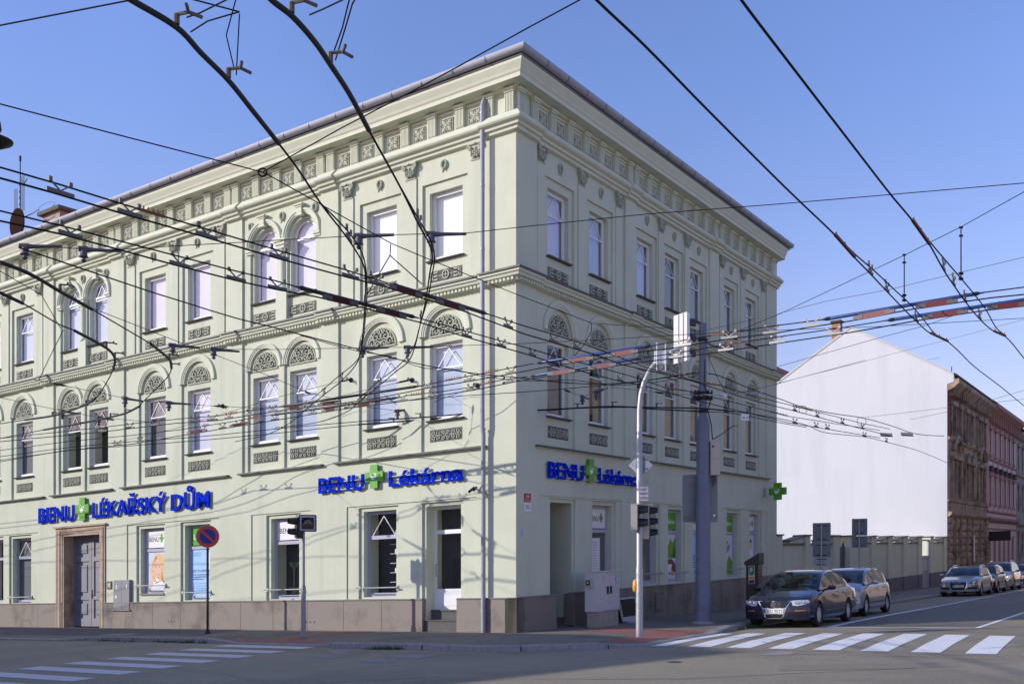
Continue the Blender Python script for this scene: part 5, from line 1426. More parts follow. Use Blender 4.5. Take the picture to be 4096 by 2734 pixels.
pb = MB().lathe([(.03, .98), (.062, 1.02), (.066, 1.12), (.055, 1.22), (.02, 1.26)], 14, 'y', (-.085, 0, -.02)); pb.build('push_button', MM('yellow_orange_plastic', (.85, .33, .02), .4), e, F5, smooth=40)
hs = empty('hanging_signal', (X, Y, z)); hs.parent = e; hs.location = (0, 0, 0)
F8 = F7(2.1, (1.0, .1), 6.10)
MB().box(-.20, .20, 0, 1.05, -.08, .0).build('housing', WHITEP, hs, F8)
m = MB(); 
for k in range(3):
    v = MB(); n = 14; c = .18+.34*k
    for dd, r in ((0, .125), (.26, .115)):
        for i in range(n+1): q = -math.pi*.2+math.pi*1.4*i/n; v.v.append((r*math.cos(q), c+r*math.sin(q), dd))
    for i in range(n): v.f.append((i, i+1, n+2+i, n+1+i))
    v.build('visor', MM('red_brown_visor', (.05, .025, .03), .5), hs, F8, smooth=60)
MB().box(-.23, .23, -.02, 1.06, -.10, -.085).build('backboard', MM('cream_board', (.62, .60, .56), .5), hs, F8)
for q in (-.12, .04): MB().box(q, q+.02, -.01, 1.05, -.12, -.10).build('board_rib', LGREY, hs, F8)
MB().tube([(.9, 6.33, 0), (1.15, 6.55, .02)], .03, 8).tube([(.9, 6.33, 0), (1.15, 6.2, .02)], .03, 8).build('arm_bracket', WHITEP, e, F5)
ab = MB().box(.32, .60, 6.02, 6.30, .03, .11); ao = ab.build('detector_box', WHITEP, e, F5)
MB().tube([(.37, 5.85, .12), (.37, 6.48, .12)], .010, 6).tube([(.56, 5.85, .12), (.56, 6.48, .12)], .010, 6).build('antenna_rod', WHITEP, ao, F5)

# blue grey catenary mast
X, Y = rxy(4.46, 3.03); z = gz(X, Y)
e = empty('catenary_mast', (X, Y, z), 'thick blue grey steel mast carrying the overhead wires in front of the shaded facade', 'mast')
F9 = SFn(X, Y, z, 0)
MB().tube([(0, -.05, 0), (0, .3, 0), (0, 3.05, 0), (0, 3.12, 0), (0, 5.25, 0), (0, 5.42, 0), (0, 5.55, 0), (0, 8.0, 0)], [.24, .205, .19, .178, .172, .15, .105, .10], 20).build('mast_tube', BLUEM, e, F9, smooth=30)
MB().lathe([(.215, .40), (.215, .43)], 20, 'y').lathe([(.185, 3.02), (.195, 3.06), (.185, 3.12)], 20, 'y').build('weld_ring', BLUEM, e, F9, smooth=40)
MB().lathe([(.3, 0), (.28, .05), (.22, .07)], 14, 'y').build('foot', CONC, e, F9)
m = MB()
for v in (6.0, 6.12, 5.95): m.lathe([(.115, v), (.13, v+.02), (.13, v+.04), (.115, v+.06)], 14, 'y').box(-.26, .26, v+.01, v+.05, -.02, .02)
for k in range(6): m.box(-.24+.09*k, -.21+.09*k, 6.0, 6.22, .02, .08)
m.lathe([(.115, 5.62), (.125, 5.64), (.125, 5.68), (.115, 5.7)], 14, 'y').lathe([(.115, 7.52), (.13, 7.54), (.13, 7.58), (.115, 7.6)], 14, 'y')
m.build('wire_clamp', DKMET, e, F9)
MB().tube([(.05, 7.5, -.12), (.03, 7, .09), (.02, 6.3, .11), (.14, 6.1, .08), (.2, 5.9, .0), (.12, 5.7, .02), (.2, 5.3, .1), (.24, 4.9, .08)], .016, 6).tube([(.24, 4.9, .08), (.5, 5.05, .0), (.85, 5.3, -.2), (1.0, 5.32, -.3)], .012, 6).build('cable', BLACKP, e, F9)
bx = MB().bevbox(.18, .44, 3.95, 4.85, -.12, .12, .015); bo = bx.build('junction_box', MM('beige_cabinet', (.50, .43, .35), .5), e, F9)
MB().box(.185, .435, 4.38, 4.385, .121, .1225).box(.22, .26, 4.68, 4.74, .12, .135).build('box_seam', JOINT, bo, F9)
MB().tube([(.24, 3.95, 0), (.25, 3.75, 0), (.27, 3.62, 0), (.30, 3.75, 0), (.31, 3.95, 0)], .012, 6).tube([(.27, 3.95, .03), (.28, 3.7, .03), (.33, 3.7, .03), (.34, 3.95, .03)], .01, 6).build('cable_loop', BLACKP, bo, F9)
# sign back on the mast (faces away)
so = empty('sign_panel', (X, Y, z)); so.parent = e; so.location = (0, 0, 0)
FS = (lambda c, s: signframe((X-.02, Y, z), (c, s), (s, -c)))(math.cos(.0), math.sin(.0))
MB().prism(rrect(-.48, .46, 2.72, 3.99, .06), -.27, -.255).build('panel_back', SIGNBK, so, FS)
MB().prism(rrect(-.49, .47, 2.71, 4.0, .065), -.275, -.27).build('panel_edge', LGREY, so, FS)
for v in (2.93, 3.33, 3.73): MB().box(-.36, .34, v-.018, v+.018, -.255, -.235).build('rail', SIGNBK, so, FS)
m = MB(); m.tube([(-.45, 2.78, -.252), (-.42, 2.86, -.252), (-.37, 2.85, -.252)], .005, 4).tube([(-.42, 2.86, -.252), (-.40, 2.76, -.252)], .005, 4).tube([(-.36, 2.78, -.252), (-.34, 2.84, -.252), (-.32, 2.8, -.252), (-.36, 2.79, -.252)], .005, 4).tube([(-.29, 2.76, -.252), (-.29, 2.87, -.252), (-.24, 2.84, -.252), (-.29, 2.81, -.252), (-.24, 2.77, -.252), (-.29, 2.76, -.252)], .005, 4)
m.build('graffiti', BLACK, so, FS); MB().box(.34, .4, 2.86, 2.93, -.254, -.252).build('sticker', WHITEP, so, FS)

# distribution cabinet
e = empty('distribution_cabinet', rxy(3.0, .7)+(0,), 'light grey two door distribution cabinet on a concrete base by the shaded wall', 'cabinet')
zc = -.05; CABM = MM('cabinet_grey', (.56, .54, .545), .5, var=.03, vscale=4)
MB().box(2.38, 3.52, zc-.2, .36, .66, .98).build('concrete_base', CONC, e, FR)
c = MB().box(2.335, 3.56, .37, 1.40, .62, 1.0).build('housing', CABM, e, FR)
MB().box(2.305, 3.59, 1.40, 1.43, .59, 1.04).build('lid', CABM, c, FR)
for a, b in ((2.37, 2.94), (2.95, 3.53)): MB().box(a, b, .41, 1.37, 1.0, 1.012).build('door', MM('cabinet_door', (.57, .525, .54), .5), c, FR)
MB().box(2.82, 2.88, .82, 1.02, 1.012, 1.04).box(3.0, 3.06, .82, 1.02, 1.012, 1.04).build('handle', BLACKP, c, FR)
MB().box(2.6, 2.65, 1.18, 1.3, 1.012, 1.015).build('warning_sticker', MM('sticker_orange', (.8, .35, .05)), c, FR)
m = MB().box(3.25, 3.4, 1.28, 1.29, 1.012, 1.014).tube([(3.27, 1.2, 1.014), (3.35, 1.24, 1.014), (3.29, 1.16, 1.014), (3.37, 1.12, 1.014), (3.3, 1.06, 1.014)], .006, 4); m.box(3.25, 3.41, .98, .99, 1.012, 1.014); m.build('graffiti', JOINT, c, FR)
FCs = frame((C0[0]+RD[0]*2.335, C0[1]+RD[1]*2.335), NR, (-RD[0], -RD[1]))
MB().box(.68, .88, 1.02, 1.24, 0, .07).build('meter_box', LGREY, c, FCs); MB().box(.69, .81, 1.07, 1.2, .07, .085).build('meter_window', BLACKP, c, FCs); MB().box(.73, .77, 1.11, 1.17, .085, .087).build('yellow_label', MM('yellow_label', (.75, .6, .1)), c, FCs)
# discarded television
e = empty('old_television', rxy(5.1, .5)+(0,), 'discarded flat television leaning face out against the granite plinth', 'television')
FT = lambda q: FR((4.55+q[0], -.12+q[1]*.985, .62+q[2]-.22*q[1]))
MB().prism(rrect(0, 1.0, .08, .76, .03), -.05, 0).build('bezel', MM('tv_silver', (.42, .42, .44), .4), e, FT)
MB().box(.05, .95, .21, .71, 0, .004).build('screen', MM('tv_screen', (.006, .006, .007), .5, spec=.2), e, FT)
MB().box(-.015, 1.015, .07, .77, -.12, -.05).build('back', BLACKP, e, FT); MB().prism(ell(.5, .04, .3, .05, 16), -.15, .1).build('stand', MM('tv_silver', None), e, FT)
# parking meter
e = empty('parking_meter', rxy(7.5, 3.3)+(0,), 'tall dark parking ticket machine with slanted cap and green P sign', 'parking meter')
PMX = frame((C0[0]+RD[0]*7.33, C0[1]+RD[1]*7.33), NR, (-RD[0], -RD[1]))
zb_ = -.14
MB().box(3.14, 3.50, zb_, 1.42, -.34, 0).build('housing', MM('meter_dark', (.045, .045, .048), .35, metal=.6), e, PMX)
MB().box(3.501, 3.506, zb_+.02, 1.40, -.335, -.005).build('side_panel', MM('meter_side_reflection', (.24, .13, .085), .3, metal=.6), e, PMX)  # brown reflection on the side face, put into its colour
hp = MB(); hp.v = [(3.10, 1.42, .03), (3.54, 1.42, .03), (3.54, 1.42, -.38), (3.10, 1.42, -.38), (3.10, 1.52, .03), (3.54, 1.76, .03), (3.54, 1.76, -.38), (3.10, 1.52, -.38)]; hp.f = [(3, 2, 1, 0), (0, 1, 5, 4), (1, 2, 6, 5), (2, 3, 7, 6), (3, 0, 4, 7), (4, 5, 6, 7)]
hp.build('cap', MM('meter_cap', (.03, .03, .032), .4), e, PMX)
sg = MB().box(3.22, 3.40, .88, 1.40, 0, .004); so_ = sg.build('sign', WHITEP, e, PMX)
MB().prism([(3.23, 1.15), (3.31, 1.11), (3.39, 1.15), (3.39, 1.39), (3.23, 1.39)], .004, .006).build('green_field', MM('park_green', (.03, .25, .06)), so_, PMX)
m = MB(); text_fit(m, 'P', 3.265, 3.345, 1.2, .13, .006, .001, 1, offset=.02, refchar='P'); m.build('letter_p', WHITEP, so_, PMX)
MB().box(3.23, 3.39, 1.0, 1.10, .004, .006).build('orange_field', MM('park_orange', (.75, .35, .03)), so_, PMX); MB().box(3.23, 3.39, .89, .99, .004, .006).build('blue_field', MM('park_blue', (.05, .04, .12)), so_, PMX)

# signs seen from behind on the right pavement
def backsign(a, d, panels, ptop, label, lean=0):
    X, Y = rxy(a, d); z = gz(X, Y)
    e = empty('road_sign', (X, Y, z), label, 'road sign')
    F = signframe((X, Y, z), NR, (-RD[0], -RD[1])); zz = gz(X, Y)-SLOPE*X
    MB().tube([(lean, 0, 0), (0, ptop-zz, 0)], .032, 10).build('post', GALV, e, F)
    for (w, v0, v1, mt, r) in panels:
        v0 -= zz; v1 -= zz
        pb = MB().prism(rrect(-w/2, w/2, v0, v1, r), -.05, -.04).build('panel', mt, e, F)
        for v in (v0+(v1-v0)*.15, v0+(v1-v0)*.85): MB().box(-w*.28, w*.28, v-.012, v+.012, -.045, -.02).build('rail', DKMET, pb, F)
    return e
backsign(14.05, 3.3, [(.62, 2.06, 2.73, SIGNBK, .03), (.62, 1.54, 2.04, SIGNBK, .03), (.62, 1.25, 1.525, LGREY, .05)], 2.66, 'post with three grey sign backs rising behind the dark blue sedan')
backsign(18.9, 3.3, [(.58, 2.31, 2.96, SIGNBK, .03), (.57, 1.85, 2.29, SIGNBK, .03)], 2.9, 'post with two grey sign backs rising behind the silver hatchback')
# ================================================================== neighbouring buildings
def uR(px):
    k = (px-2048)/4025; return (k*C0[1]-C0[0])/(RD[0]-k*RD[1])
# firewall house: brown front, white end wall
BROWN = MM('brown_sooty_stucco', (.34, .255, .185), .95, var=.35, vscale=2.2, bump=.6, bscale=18, stain=((.13, .095, .07), 1.1, .50, .12, .5))
BRICKR = MM('exposed_red_brick', (.24, .075, .035), .95, var=.3, vscale=6, bump=.5, bscale=25, stain=((.10, .05, .035), 1.4, .52, .1, 1))
WHITEW = MM('white_end_wall_render', (.60, .61, .645), .9, var=.03, vscale=.25, bump=.15, bscale=40, stain=((.56, .575, .61), .8, .5, .15, .15))
PINK = MM('pink_stucco', (.68, .52, .48), .9, var=.07, vscale=1.5); PINKD = MM('dark_red_stucco', (.36, .19, .165), .9, var=.1, vscale=2)
PALEG = MM('pale_grey_stucco', (.36, .32, .27), .9, var=.2, vscale=2, stain=((.14, .10, .07), 1.2, .52, .12, .5))
ROOFD = MM('dark_roof_sheet', (.06, .055, .055), .7, var=.2, vscale=4)
def street_house(name, label, u0, u1, wallm, trimm, cols, wins, bands, eave, depth, ridge, side_first=None, roofm=ROOFD, basez=-2.2, pil=(), hood=None):
    e = empty(name, FR(((u0+u1)/2, basez+1, 0)), label, 'house')
    mb = MB(); rects = []
    for c, hwid in cols:
        for (v0, v1) in wins: rects.append((c-hwid, c+hwid, v0, v1, None))
    for (a, b, w) in pil: rects.insert(0, (a, b, basez, eave-.6, w))
    relief(mb, rects, u0, u1, basez, eave)
    for c, hwid in cols:
        for v0, v1 in wins:
            for q in ((c-hwid, c-hwid), (c+hwid, c+hwid)): mb.quad((q[0], v0, 0), (q[0], v1, 0), (q[0], v1, -.3), (q[0], v0, -.3))
            mb.quad((c-hwid, v1, 0), (c+hwid, v1, 0), (c+hwid, v1, -.3), (c-hwid, v1, -.3)); mb.quad((c-hwid, v0, 0), (c+hwid, v0, 0), (c+hwid, v0, -.3), (c-hwid, v0, -.3))
    mb.build('wall', wallm, e, FR)
    MB().quad((u1, basez, 0), (u1, eave, 0), (u1, eave, -depth), (u1, basez, -depth)).quad((u0, basez, -depth), (u1, basez, -depth), (u1, eave, -depth), (u0, eave, -depth)).build('rear_wall', wallm, e, FR)
    for (v, h, w, m_) in bands:
        MB().sweep([(0, v), (w*.5, v+h*.2), (w, v+h*.6), (w, v+h), (0, v+h+.05)], u0, u1).build('cornice' if h > .4 else 'band', m_, e, FR)
    rm = MB(); rm.v = [(u0-.05, eave, .45), (u1, eave, .45), (u1, ridge, -depth/2), (u0-.05, ridge, -depth/2), (u1, eave, -depth-.3), (u0-.05, eave, -depth-.3)]; rm.f = [(0, 1, 2, 3), (3, 2, 4, 5)]
    rm.build('roof', roofm, e, FR)
    MB().tube([(u0, eave+.02, .5), (u1, eave+.02, .5)], .09, 8).build('gutter', ROOFD, e, FR)
    return e
bw = [(55.9, .62), (58.0, .62), (60.9, .5), (63.0, .5), (66.4, .6), (68.9, .6)]
HB = street_house('old_brown_house', 'derelict dark brown stucco house with blind windows and a bright white end wall', 54.0, 70.7, BROWN, BROWN, bw, [(1.1, 3.2), (5.3, 7.7), (9.6, 11.6)],
    [(3.85, .35, .30, BROWN), (9.15, .25, .18, BROWN), (4.9, .15, .12, BROWN), (12.6, .75, .75, BROWN)], 13.65, 13.4, 17.9)
for c, h in bw:
    for (v0, v1) in ((1.1, 3.2), (5.3, 7.7), (9.6, 11.6)):
        w = MB().box(c-h, c+h, v0, v1, -.3, -.26).build('blocked_window', MM('board_grey', (.105, .085, .075), .9, var=.3, vscale=3), HB, FR)
for c in (57.0, 67.6):   # arched hoods
    m = MB(); arch_ring(m, c, 8.05, [(1.7, 0), (1.7, .25), (1.45, .32), (1.35, .1), (1.35, 0)], n=16, a0=.35, a1=math.pi-.35); m.box(c-1.75, c+1.75, 7.95, 8.2, 0, .3); m.box(c-1.7, c-1.5, 5.2, 8, 0, .16); m.box(c+1.5, c+1.7, 5.2, 8, 0, .16); m.box(c-.12, c+.12, 5.2, 8, 0, .16)
    m.build('window_hood', BROWN, HB, FR)
for c in (60.9, 63.0):
    m = MB(); m.prism([(c-.8, 8.05), (c+.8, 8.05), (c, 8.7)], 0, .3); m.box(c-.85, c+.85, 7.9, 8.06, 0, .34); m.box(c-.75, c-.58, 5.2, 7.95, 0, .16); m.box(c+.58, c+.75, 5.2, 7.95, 0, .16); m.build('window_hood', BROWN, HB, FR)
for c, h in bw:
    m = MB(); m.box(c-h-.2, c-h-.02, 9.4, 11.7, 0, .14); m.box(c+h+.02, c+h+.2, 9.4, 11.7, 0, .14); m.box(c-h-.3, c+h+.3, 11.7, 12.0, 0, .26); m.box(c-h-.12, c+h+.12, 9.35, 9.58, 0, .2); m.build('window_surround', BROWN, HB, FR)
m = MB()
u = 54.05
blocks = MB()
for k in range(9):
    v = -.6+.5*k
    for (a, b) in ((54.05, 55.1), (56.65, 57.25), (58.75, 59.4+.8), (61.5, 62.35), (63.7, 65.6), (67.15, 68.15), (69.65, 70.65)):
        blocks.bevbox(a, b, v+.02, v+.46, 0, .18, .09)
blocks.build('rustication', BROWN, HB, FR)
MB().box(54.02, 70.6, -2.2, .05, 0, .12).build('brick_base', BRICKR, HB, FR); MB().box(54.0, 57.3, 11.95, 12.65, 0, .03).box(54.0, 55.0, 9.5, 12, 0, .02).build('bare_brick', BRICKR, HB, FR)
for k in range(22): MB().box(54.5+.74*k, 54.75+.74*k, 12.3, 12.75, 0, .45).build('eaves_bracket', BROWN, HB, FR)
MB().box(63.3, 63.55, .6, 2.6, .18, .22).build('door_notice', WHITEP, HB, FR)
# white end wall (gable), plane at the near end of the brown house
FG = frame((C0[0]+RD[0]*54.0, C0[1]+RD[1]*54.0), NR, (-RD[0], -RD[1]))
gp = [(-13.4, -2.5), (0, -2.5), (0, 13.05), (.42, 13.15), (.42, 13.62), (-.83, 14.45), (-2.87, 15.70), (-6.57, 17.95), (-9.8, 16.0), (-13.6, 13.65)]
MB().prism(gp, -.4, .03).build('end_wall', WHITEW, HB, FG)
vg = MB(); top = gp[4:]
for (a, b) in zip(top, top[1:]):
    vg.add([(a[0], a[1]-.02, -.5), (b[0], b[1]-.02, -.5), (b[0], b[1]+.16, -.5), (a[0], a[1]+.16, -.5), (a[0], a[1]-.02, .07), (b[0], b[1]-.02, .07), (b[0], b[1]+.16, .07), (a[0], a[1]+.16, .07)], [(0, 1, 2, 3), (4, 5, 6, 7), (3, 2, 6, 7), (0, 1, 5, 4)])
vg.build('verge_sheet', LGREY, HB, FG)
m = MB().box(-8.05, -7.45, 15.5, 18.65, -1.0, -.35); cb = m.build('chimney', MM('orange_brick', (.34, .18, .11), .9, var=.25, vscale=9, bump=.5, bscale=20), HB, FG)
MB().box(-8.13, -7.37, 18.65, 18.78, -1.1, -.25).build('chimney_cap', ROOFD, cb, FG)
MB().box(-4.9, -3.7, 15.9, 16.25, -1.2, -.6).build('roof_hatch', ROOFD, HB, FG)
m = MB().tube([(-1.9, 14.3, -.5), (-1.9, 15.1, -.5)], .02, 5).tube([(-1.9, 14.95, -.5), (-.6, 15.05, -.5)], .012, 4).tube([(.1, 13.6, -1), (.1, 14.4, -1)], .03, 5)
o = m.build('roof_aerial', DKMET, None, FG); tag(o, 'thin television aerials on the roof edge of the white end wall', 'aerial')
# pink house and pale house
pc = [(71.9+2.72*k, .52) for k in range(6)]
HP = street_house('pink_house', 'pink stucco terrace house with dark red bands and projecting eaves', 70.7, 87.9, PINK, PINKD, pc, [(5.3, 7.6), (9.4, 11.5)],
    [(3.7, .45, .35, PINKD), (3.1, .12, .06, PINKD), (4.5, .2, .12, PINKD), (8.9, .2, .12, PINKD), (12.75, .75, .85, PINKD)], 13.7, 12, 17.5)
for c, h in pc:
    for v0, v1 in ((5.3, 7.6), (9.4, 11.5)):
        wn_ = MB().box(c-h, c+h, v0, v1, -.30, -.26).build('window', MM('dark_pane', (.10, .075, .075), .2), HP, FR)
        MB().box(c-h, c+h, v0+1.4, v0+1.5, -.26, -.22).box(c-.03, c+.03, v0, v1, -.26, -.22).build('glazing_bar', PINKD, wn_, FR)
        m = MB(); m.box(c-h-.16, c-h, v0, v1, 0, .07); m.box(c+h, c+h+.16, v0, v1, 0, .07); m.box(c-h-.25, c+h+.25, v1, v1+.35, 0, .22); m.box(c-h-.2, c+h+.2, v0-.2, v0, 0, .16); m.build('window_surround', PINKD, HP, FR)
    m = MB(); m.prism([(c-.8, 7.98), (c+.8, 7.98), (c+.5, 8.45), (c-.5, 8.45)], 0, .28); m.build('window_hood', MM('hood_dark', (.07, .03, .03), .9), HP, FR)
    MB().box(c-1.0, c-.82, 4.7, 12.7, 0, .10).build('pilaster', MM('pale_pink', (.62, .44, .40), .9), HP, FR)
    MB().box(c-.45, c+.45, -.7, 2.6, 0, .06).build('panel', PINKD, HP, FR)
for k in range(14): MB().box(71+1.22*k, 71.3+1.22*k, 12.0, 12.8, 0, .5).build('eaves_bracket', PINKD, HP, FR)
MB().box(71.3, 87.5, -2, -.6, 0, .12).build('base', PINKD, HP, FR)
e = empty('hanging_sign', FR((71.2, 2.4, 0)), 'dark rectangular sign board projecting from the pink house', 'sign board')
FH = frame((C0[0]+RD[0]*71.0, C0[1]+RD[1]*71.0), NR, (-RD[0], -RD[1]))
MB().box(.1, 1.75, 2.15, 2.95, -.06, .06).build('board', BLACKP, e, FH); MB().box(0, .1, 2.3, 2.4, -.03, .03).box(0, .1, 2.75, 2.8, -.03, .03).build('bracket', DKMET, e, FH)
pc3 = [(89.6+2.9*k, .55) for k in range(7)]
HW = street_house('pale_house', 'weathered pale grey stucco house at the far right behind the cars', 87.9, 110, PALEG, PALEG, pc3, [(.6, 2.8), (5.0, 7.5), (9.2, 11.4)],
    [(3.5, .4, .3, PALEG), (8.4, .25, .2, PALEG), (12.0, .7, .6, PALEG)], 13.0, 12, 16.5)
for c, h in pc3:
    for v0, v1 in ((.6, 2.8), (5.0, 7.5), (9.2, 11.4)):
        MB().box(c-h, c+h, v0, v1, -.3, -.26).build('window', MM('dark_pane', None), HW, FR); MB().box(c-h-.2, c+h+.2, v1, v1+.35, 0, .2).build('window_hood', PALEG, HW, FR)
# red tiled roof behind the white gable
HR = empty('red_roof_house', FR((66, 0, -22)), 'distant house with red tiled roof peeking out left of the white gable', 'house')
MB().box(60, 78, -2, 15.5, -26, -14.2).build('wall', PALEG, HR, FR)
rm = MB(); rm.v = [(59.6, 15.4, -14), (78.4, 15.4, -14), (78.4, 18.4, -16.6), (59.6, 18.4, -16.6), (59.6, 18.4, -20), (78.4, 18.4, -20), (78.4, 14.4, -26.3), (59.6, 14.4, -26.3)]; rm.f = [(0, 1, 2, 3), (3, 2, 5, 4), (4, 5, 6, 7)]; rm.add([(59.6, 15.4, -14), (59.6, 18.4, -16.6), (59.6, 18.4, -20), (59.6, 14.4, -26.3)], [(0, 1, 2, 3)])
rm.build('roof', TILE, HR, FR)

# green yard wall with piers, gate and door
YW = empty('yard_wall', FR((36, -.7, 0)), 'pale green plastered yard wall with stepped coping and piers beside the parked cars', 'wall')
def pier_at(a, b): return (uR(a), uR(b))
piers = [(19.07, 19.75), pier_at(3223, 3242), pier_at(3335, 3359), (uR(3400), uR(3400)+.9), pier_at(3488, 3507), pier_at(3555, 3572), pier_at(3615, 3632), pier_at(3675, 3689), pier_at(3722, 3735), (52.9, 53.95)]
gate = (piers[2][1], piers[3][0]); door = (piers[7][1], piers[8][0])
for (a, b), (c, d) in zip(piers, piers[1:]):
    if (b, c) in (gate, door): continue
    MB().box(b, c, -1.6, 2.07, -.45, -.12).build('wall_panel', PLAST, YW, FR)
    MB().prism([(b-.02, 2.07), (c+.02, 2.07), (c+.02, 2.14), (b-.02, 2.14)], -.52, -.04).build('coping', SILL, YW, FR)
    MB().box(b, c, -1.6, .12 if b > 30 else .5, -.12, -.03).build('wall_base', MM('grey_violet_base', (.17, .155, .175), .9, var=.15, vscale=3) if b > 30 else PLAST, YW, FR)
    # sloped shoulder against the far pier
    q = min(1.9, (c-b)*.6)
    MB().add([(c-q, 2.14, -.45), (c, 2.14, -.45), (c, 2.42, -.45), (c-q, 2.24, -.45), (c-q, 2.14, -.10), (c, 2.14, -.10), (c, 2.42, -.10), (c-q, 2.24, -.10)], [(0, 1, 2, 3), (4, 5, 6, 7), (3, 2, 6, 7), (0, 3, 7, 4)]).build('shoulder', PLAST, YW, FR)
    MB().add([(c-q-.1, 2.235, -.5), (c+.05, 2.43, -.5), (c+.05, 2.43, -.02), (c-q-.1, 2.235, -.02), (c-q-.1, 2.27, -.5), (c+.05, 2.47, -.5), (c+.05, 2.47, -.02), (c-q-.1, 2.27, -.02)], [(0, 1, 2, 3), (4, 5, 6, 7), (3, 2, 6, 7), (0, 1, 5, 4)]).build('shoulder_coping', SILL, YW, FR)
for a, b in piers:
    MB().box(a, b, -1.6, 2.45, -.5, 0).build('pier', PLAST, YW, FR); MB().box(a-.06, b+.06, 2.45, 2.51, -.56, .06).build('pier_cap', SILL, YW, FR)
    if a > 30: MB().box(a-.01, b+.01, -1.6, .12, -.1, .02).build('pier_base', MM('grey_violet_base', None), YW, FR)
e = empty('yard_gate', FR((gate[0]+1, -.6, -.2)), 'dark grey sheet metal yard gate standing slightly open', 'gate')
GM = MM('gate_grey', (.10, .10, .11), .6, metal=.3)
MB().box(gate[0]+.05, gate[0]+(gate[1]-gate[0])*.58, -.9, 1.95, -.3, -.24).build('gate_leaf', GM, e, FR); MB().box(gate[0]+(gate[1]-gate[0])*.72, gate[1]-.02, -.9, 1.95, -.3, -.24).build('gate_leaf', GM, e, FR)
MB().tube([(gate[1]-.5, 1.95, -.2), (gate[1]-.5, 2.1, -.2)], .05, 8).build('lamp_base', BLACKP, e, FR); MB().lathe([(.07, 2.1), (.09, 2.2), (.05, 2.3), (.001, 2.32)], 12, 'y', (gate[1]-.5, 0, -.2)).build('yellow_lamp', MM('yellow_lamp', (.8, .5, .02), .4), e, FR)
e = empty('yard_door', FR((door[0]+.5, -.8, -.2)), 'narrow grey metal door with transom frame in the yard wall', 'door')
for q in ((door[0]+.02, door[0]+.14, -.85, 2.3), (door[1]-.14, door[1]-.02, -.85, 2.3), (door[0]+.14, door[1]-.14, 1.15, 1.27), (door[0]+.14, door[1]-.14, 2.2, 2.3)):
    MB().box(*q, -.2, -.1).build('frame', LGREY, e, FR)
MB().box(door[0]+.14, door[1]-.14, -.85, 1.15, -.18, -.14).build('door_leaf', MM('door_grey', (.33, .33, .34), .5), e, FR); MB().box(door[0]+.3, door[1]-.3, .35, 1.0, -.14, -.13).build('upper_panel', LGREY, e, FR)
MB().tube([(door[0]+.2, .12, -.13), (door[0]+.2, .12, -.08), (door[0]+.4, .12, -.08)], .015, 5).build('handle', BLACKP, e, FR)
# leaning flagpole in the yard
e = MB().tube([FR((34.9, .5, -4.1)), FR((35.1, 5.15, -3.9))], [.055, .045], 8).build('leaning_pole', LGREY, None, IDF, smooth=40)
e.location = (0, 0, 0); tag(e, 'thin grey pole leaning slightly in the yard before the white end wall', 'pole')

# opposite side of the left street (behind and left of the camera): shades the road and the foot of the sunlit facade
OPP = empty('opposite_row', FL((28, 0, 20.8)), 'row of plastered houses across the left street, outside the picture', 'house')
def opp_block(u0, u1, w0, w1, h, ridge, m_, parent, fr, rot=0):
    MB().box(u0, u1, -2, h, w0, w1).build('wall', m_, parent, fr)
    wm = (w0+w1)/2
    MB().add([(u0-.3, h, w0-.4), (u1+.3, h, w0-.4), (u1+.3, ridge, wm), (u0-.3, ridge, wm), (u0-.3, h, w1+.4), (u1+.3, h, w1+.4)], [(0, 1, 2, 3), (3, 2, 5, 4)]).build('roof', ROOFD, parent, fr)
    k = u0+1.5
    while k < u1-1.5:
        for v in (1, 4.6, 8.0):
            if v+2 < h: MB().box(k, k+1.1, v, v+1.9, w0-.03, w0+.05).build('window', MM('dark_pane', None), parent, fr)
        k += 2.6
OB = MM('ochre_stucco', (.50, .46, .40), .9, var=.1, vscale=1.5)
opp_block(19.0, 62, 20.8, 31, 12.4, 14.4, OB, OPP, FL)
opp_block(8.0, 19.0, 20.8, 30, 6.6, 8.2, OB, OPP, FL)  # unseen low wing, added and sized to shade the left zebra
OPR = empty('opposite_street_row', FR((50, 0, 16)), 'row of sunlit ochre houses across the right street, outside the picture', 'house')
FRO = lambda q: FR((q[0], q[1], q[2]))
opp_block(14, 130, 16.8, 27, 12.4, 15, MM('warm_brick_stucco', (.42, .33, .25), .9, var=.2, vscale=1), OPR, FR)

# aerials and rods on the corner building
o = MB().tube([FL((18.1, 15.2, -3)), FL((18.1, 17.3, -3))], .014, 5).build('lightning_rod', DKMET, None, IDF); o.location = (0, 0, 0); tag(o, 'thin lightning rod on the roof, the left one', 'rod')

o = MB().tube([FL((6.14, 15.2, -3)), FL((6.14, 17.33, -3))], .014, 5).build('lightning_rod', DKMET, None, IDF); o.location = (0, 0, 0); tag(o, 'thin lightning rod on the roof, the one nearer to the corner', 'rod')
e = empty('antenna_mast', FL((24.5, 15, -1.5)), 'rooftop television antenna mast with grid and loop aerials at the left edge', 'antenna')
MB().tube([(24.5, 14.4, -1.5), (24.5, 18.3, -1.5)], .022, 6).lathe([(.04, 18.25), (.045, 18.45)], 8, 'y', (24.5, 0, -1.5)).build('mast', DKMET, e, FL)
m = MB()
for k in range(9): m.tube([(24.1+.03*k, 16.2, -1.45), (24.1+.03*k, 17.6, -1.45)], .004, 4); m.tube([(24.6+.03*k, 16.0, -1.45), (24.6+.03*k, 17.2, -1.45)], .004, 4)
for k in range(5): m.tube([(24.4, 16.2+.25*k, -1.4), (24.15, 16.3+.25*k, -1.3)], .012, 4)
m.build('grid_aerial', DKMET, e, FL)
